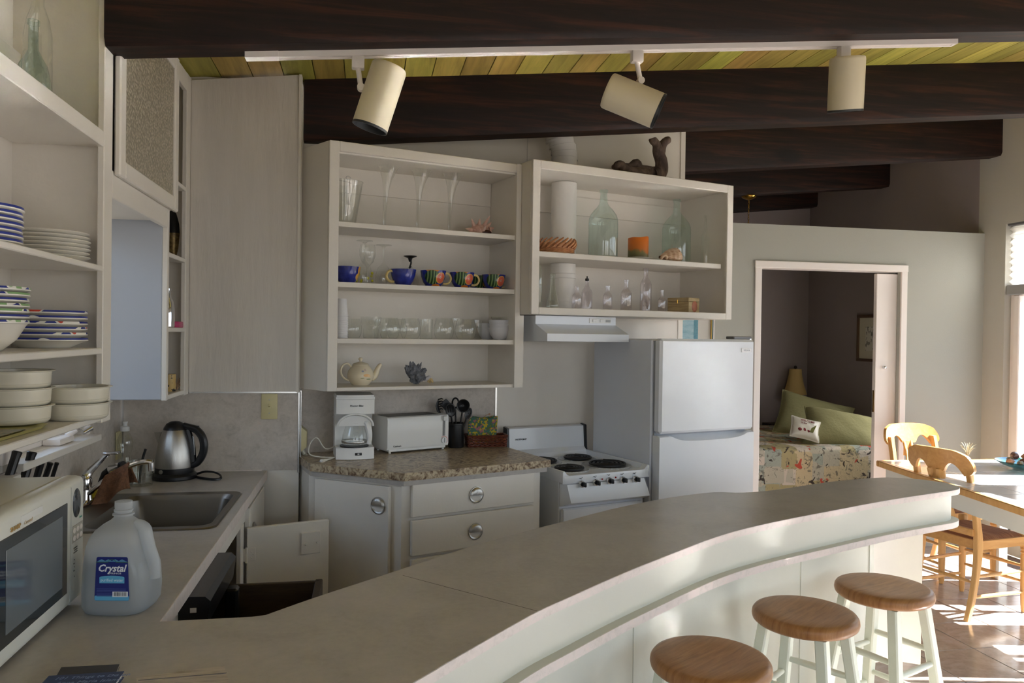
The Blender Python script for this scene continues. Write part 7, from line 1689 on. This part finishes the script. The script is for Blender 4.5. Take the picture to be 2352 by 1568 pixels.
# nightstand, lamp, picture, hanging lamp
ns = thing('nightstand', 'dark nightstand in the bedroom corner, mostly hidden behind the bed', 'nightstand', (4.28, 7.31, 0))
obj('body', MB().box(-.22, -.10, .06, .22, .10, .66, .004), BEAM, ns); dn = obj('drawer_front', MB().box(-.20, -.112, .48, .20, -.10, .62, .004), BEAM, ns); obj('knob', MB().blob((0, -.125, .55), .014, .014, .014), BRASS, dn)
lp0 = ony(1826, 905, 7.28); L_ = thing('table_lamp', 'table lamp with a tan bell shade in the bedroom corner', 'lamp', (lp0.x, 7.28, .662)); k = msz(lp0, 1); zz = lp0.z - .662
LB = mat('dark_bronze', (50, 42, 38), .4, .5)
obj('base', MB().lathe([(0, 0), (.07, 0), (.07, .012), (.03, .03), (.02, .05), (.03, .09), (.036, .13), (.022, .17), (.012, .19), (.02, .205), (.012, .22), (.008, zz + .20), (0, zz + .20)], 24), LB, L_)
SHD = mat('tan_lamp_shade', (196, 166, 104), .8)
hS = 58 * k
obj('shade', MB().lathe([(26 * k, zz), (25 * k, zz + .012), (19 * k, zz + hS * .38), (14.5 * k, zz + hS * .78), (13.5 * k, zz + hS), (12.5 * k, zz + hS), (18 * k, zz + hS * .38), (25 * k, zz)], 40), SHD, L_, ang=50)
obj('finial', MB().lathe([(0, zz + hS - .02), (.005, zz + hS), (.018, zz + hS + .01), (.012, zz + hS + .03), (0, zz + hS + .036)], 16), LB, L_)
for i in range(20):
    a = i / 20 * 2 * PI; 
    if i == 0: f0_ = obj('bead_strand', MB().tube([(0, 0, 0), (0, 0, -.024)], .003, 5), CLEAR, L_)
    o = f0_ if i == 0 else f0_.copy()
    if i: COL.objects.link(o)
    o.location = (25.5 * k * math.cos(a), 25.5 * k * math.sin(a), zz)
fr0, fr1, fz0, fz1 = 6.02, 6.575, 1.33, 1.763
pf = thing('framed_picture', 'framed botanical print on the bedroom wall seen through the doorway', 'picture', (XR, (fr0 + fr1) / 2, (fz0 + fz1) / 2))
WF = mat('walnut_frame', (92, 66, 46), .4)
for q in ((fr0, fz0, fr1, fz0 + .028), (fr0, fz1 - .028, fr1, fz1), (fr0, fz0 + .028, fr0 + .028, fz1 - .028), (fr1 - .028, fz0 + .028, fr1, fz1 - .028)): obj('frame_strip', MB().box(XR - .026, q[0], q[1], XR - .001, q[2], q[3], .004), WF, pf, I4)
obj('mat_board', MB().box(XR - .012, fr0 + .02, fz0 + .02, XR - .004, fr1 - .02, fz1 - .02), mat('picture_mat', (196, 190, 170), .8), pf, I4)
obj('print', MB().box(XR - .014, fr0 + .13, fz0 + .10, XR - .0115, fr1 - .12, fz1 - .11), paintmat('botanical_print', [(0, (206, 202, 190)), (.54, (206, 202, 190)), (.56, (150, 146, 136)), (.64, (110, 108, 98)), (1, (170, 164, 150))], 26, .7), pf, I4)
pc_ = Vector((3.255, 6.23, zc(3.255) - .285)); pn = thing('pendant_lamp', 'brass ceiling pendant on a chain beyond the partition', 'pendant lamp', pc_)
obj('canopy', MB().lathe([(0, 0), (.062, 0), (.064, -.006), (.058, -.016), (.030, -.030), (.012, -.036), (0, -.037)], 32), BRASS, pn)
for i in range(16):
    b = MB(); z = -.045 - i * .022; pts = [((.006 * math.cos(a)) * (i % 2), (.006 * math.cos(a)) * (1 - i % 2), z + .014 * math.sin(a)) for a in [q * PI / 5 for q in range(10)]]
    obj('chain_link', b.tube(pts, .0022, 5, True), BRASS, pn)
obj('shade', MB().lathe([(.012, -.385), (.03, -.39), (.14, -.46), (.138, -.462), (.03, -.396)], 32), CERAM, pn)
# framed print on the partition, glimpsed over the refrigerator
x0, x1 = 2.13, 2.395; pz0, pz1 = 1.36, 1.86
pr_ = thing('framed_beach_print', 'framed blue print on the partition, glimpsed over the refrigerator', 'picture', ((x0 + x1) / 2, YP, 1.6))
GF = mat('gold_frame', (190, 160, 90), .35, .6)
for q in ((x0, pz0, x1, pz0 + .02), (x0, pz1 - .02, x1, pz1)): obj('frame_strip', MB().box(q[0], YP - .03, q[1], q[2], YP - .001, q[3], .003), GF, pr_, I4)
for q in ((x0, x0 + .010, TRIMW), (x1 - .022, x1 - .017, GF), (x1 - .017, x1 - .008, mat('teal_edge', (60, 96, 104), .15)), (x1 - .008, x1, TRIMW)): obj('frame_strip', MB().box(q[0], YP - .032, pz0 + .02, q[1], YP - .001, pz1 - .02, .002), q[2], pr_, I4)
obj('print_paper', MB().box(x0 + .010, YP - .012, pz0 + .02, x1 - .022, YP - .004, pz1 - .02), mat('print_margin', (214, 210, 202), .7), pr_, I4)
obj('print_sea', MB().box(x0 + .026, YP - .014, pz0 + .06, x0 + .150, YP - .0115, pz1 - .06), mottle('sea_print', [(.3, (120, 168, 186)), (.5, (160, 194, 206)), (.7, (186, 208, 214))], 10, 50, .6, (1, 1, 6)), pr_, I4)
obj('print_strip', MB().box(x0 + .120, YP - .015, pz0 + .06, x0 + .150, YP - .013, pz1 - .06), mottle('sea_strip', [(.3, (70, 130, 150)), (.6, (110, 160, 176)), (.8, (130, 176, 186))], 30, 60, .6), pr_, I4)
bpy.context.view_layer.update()
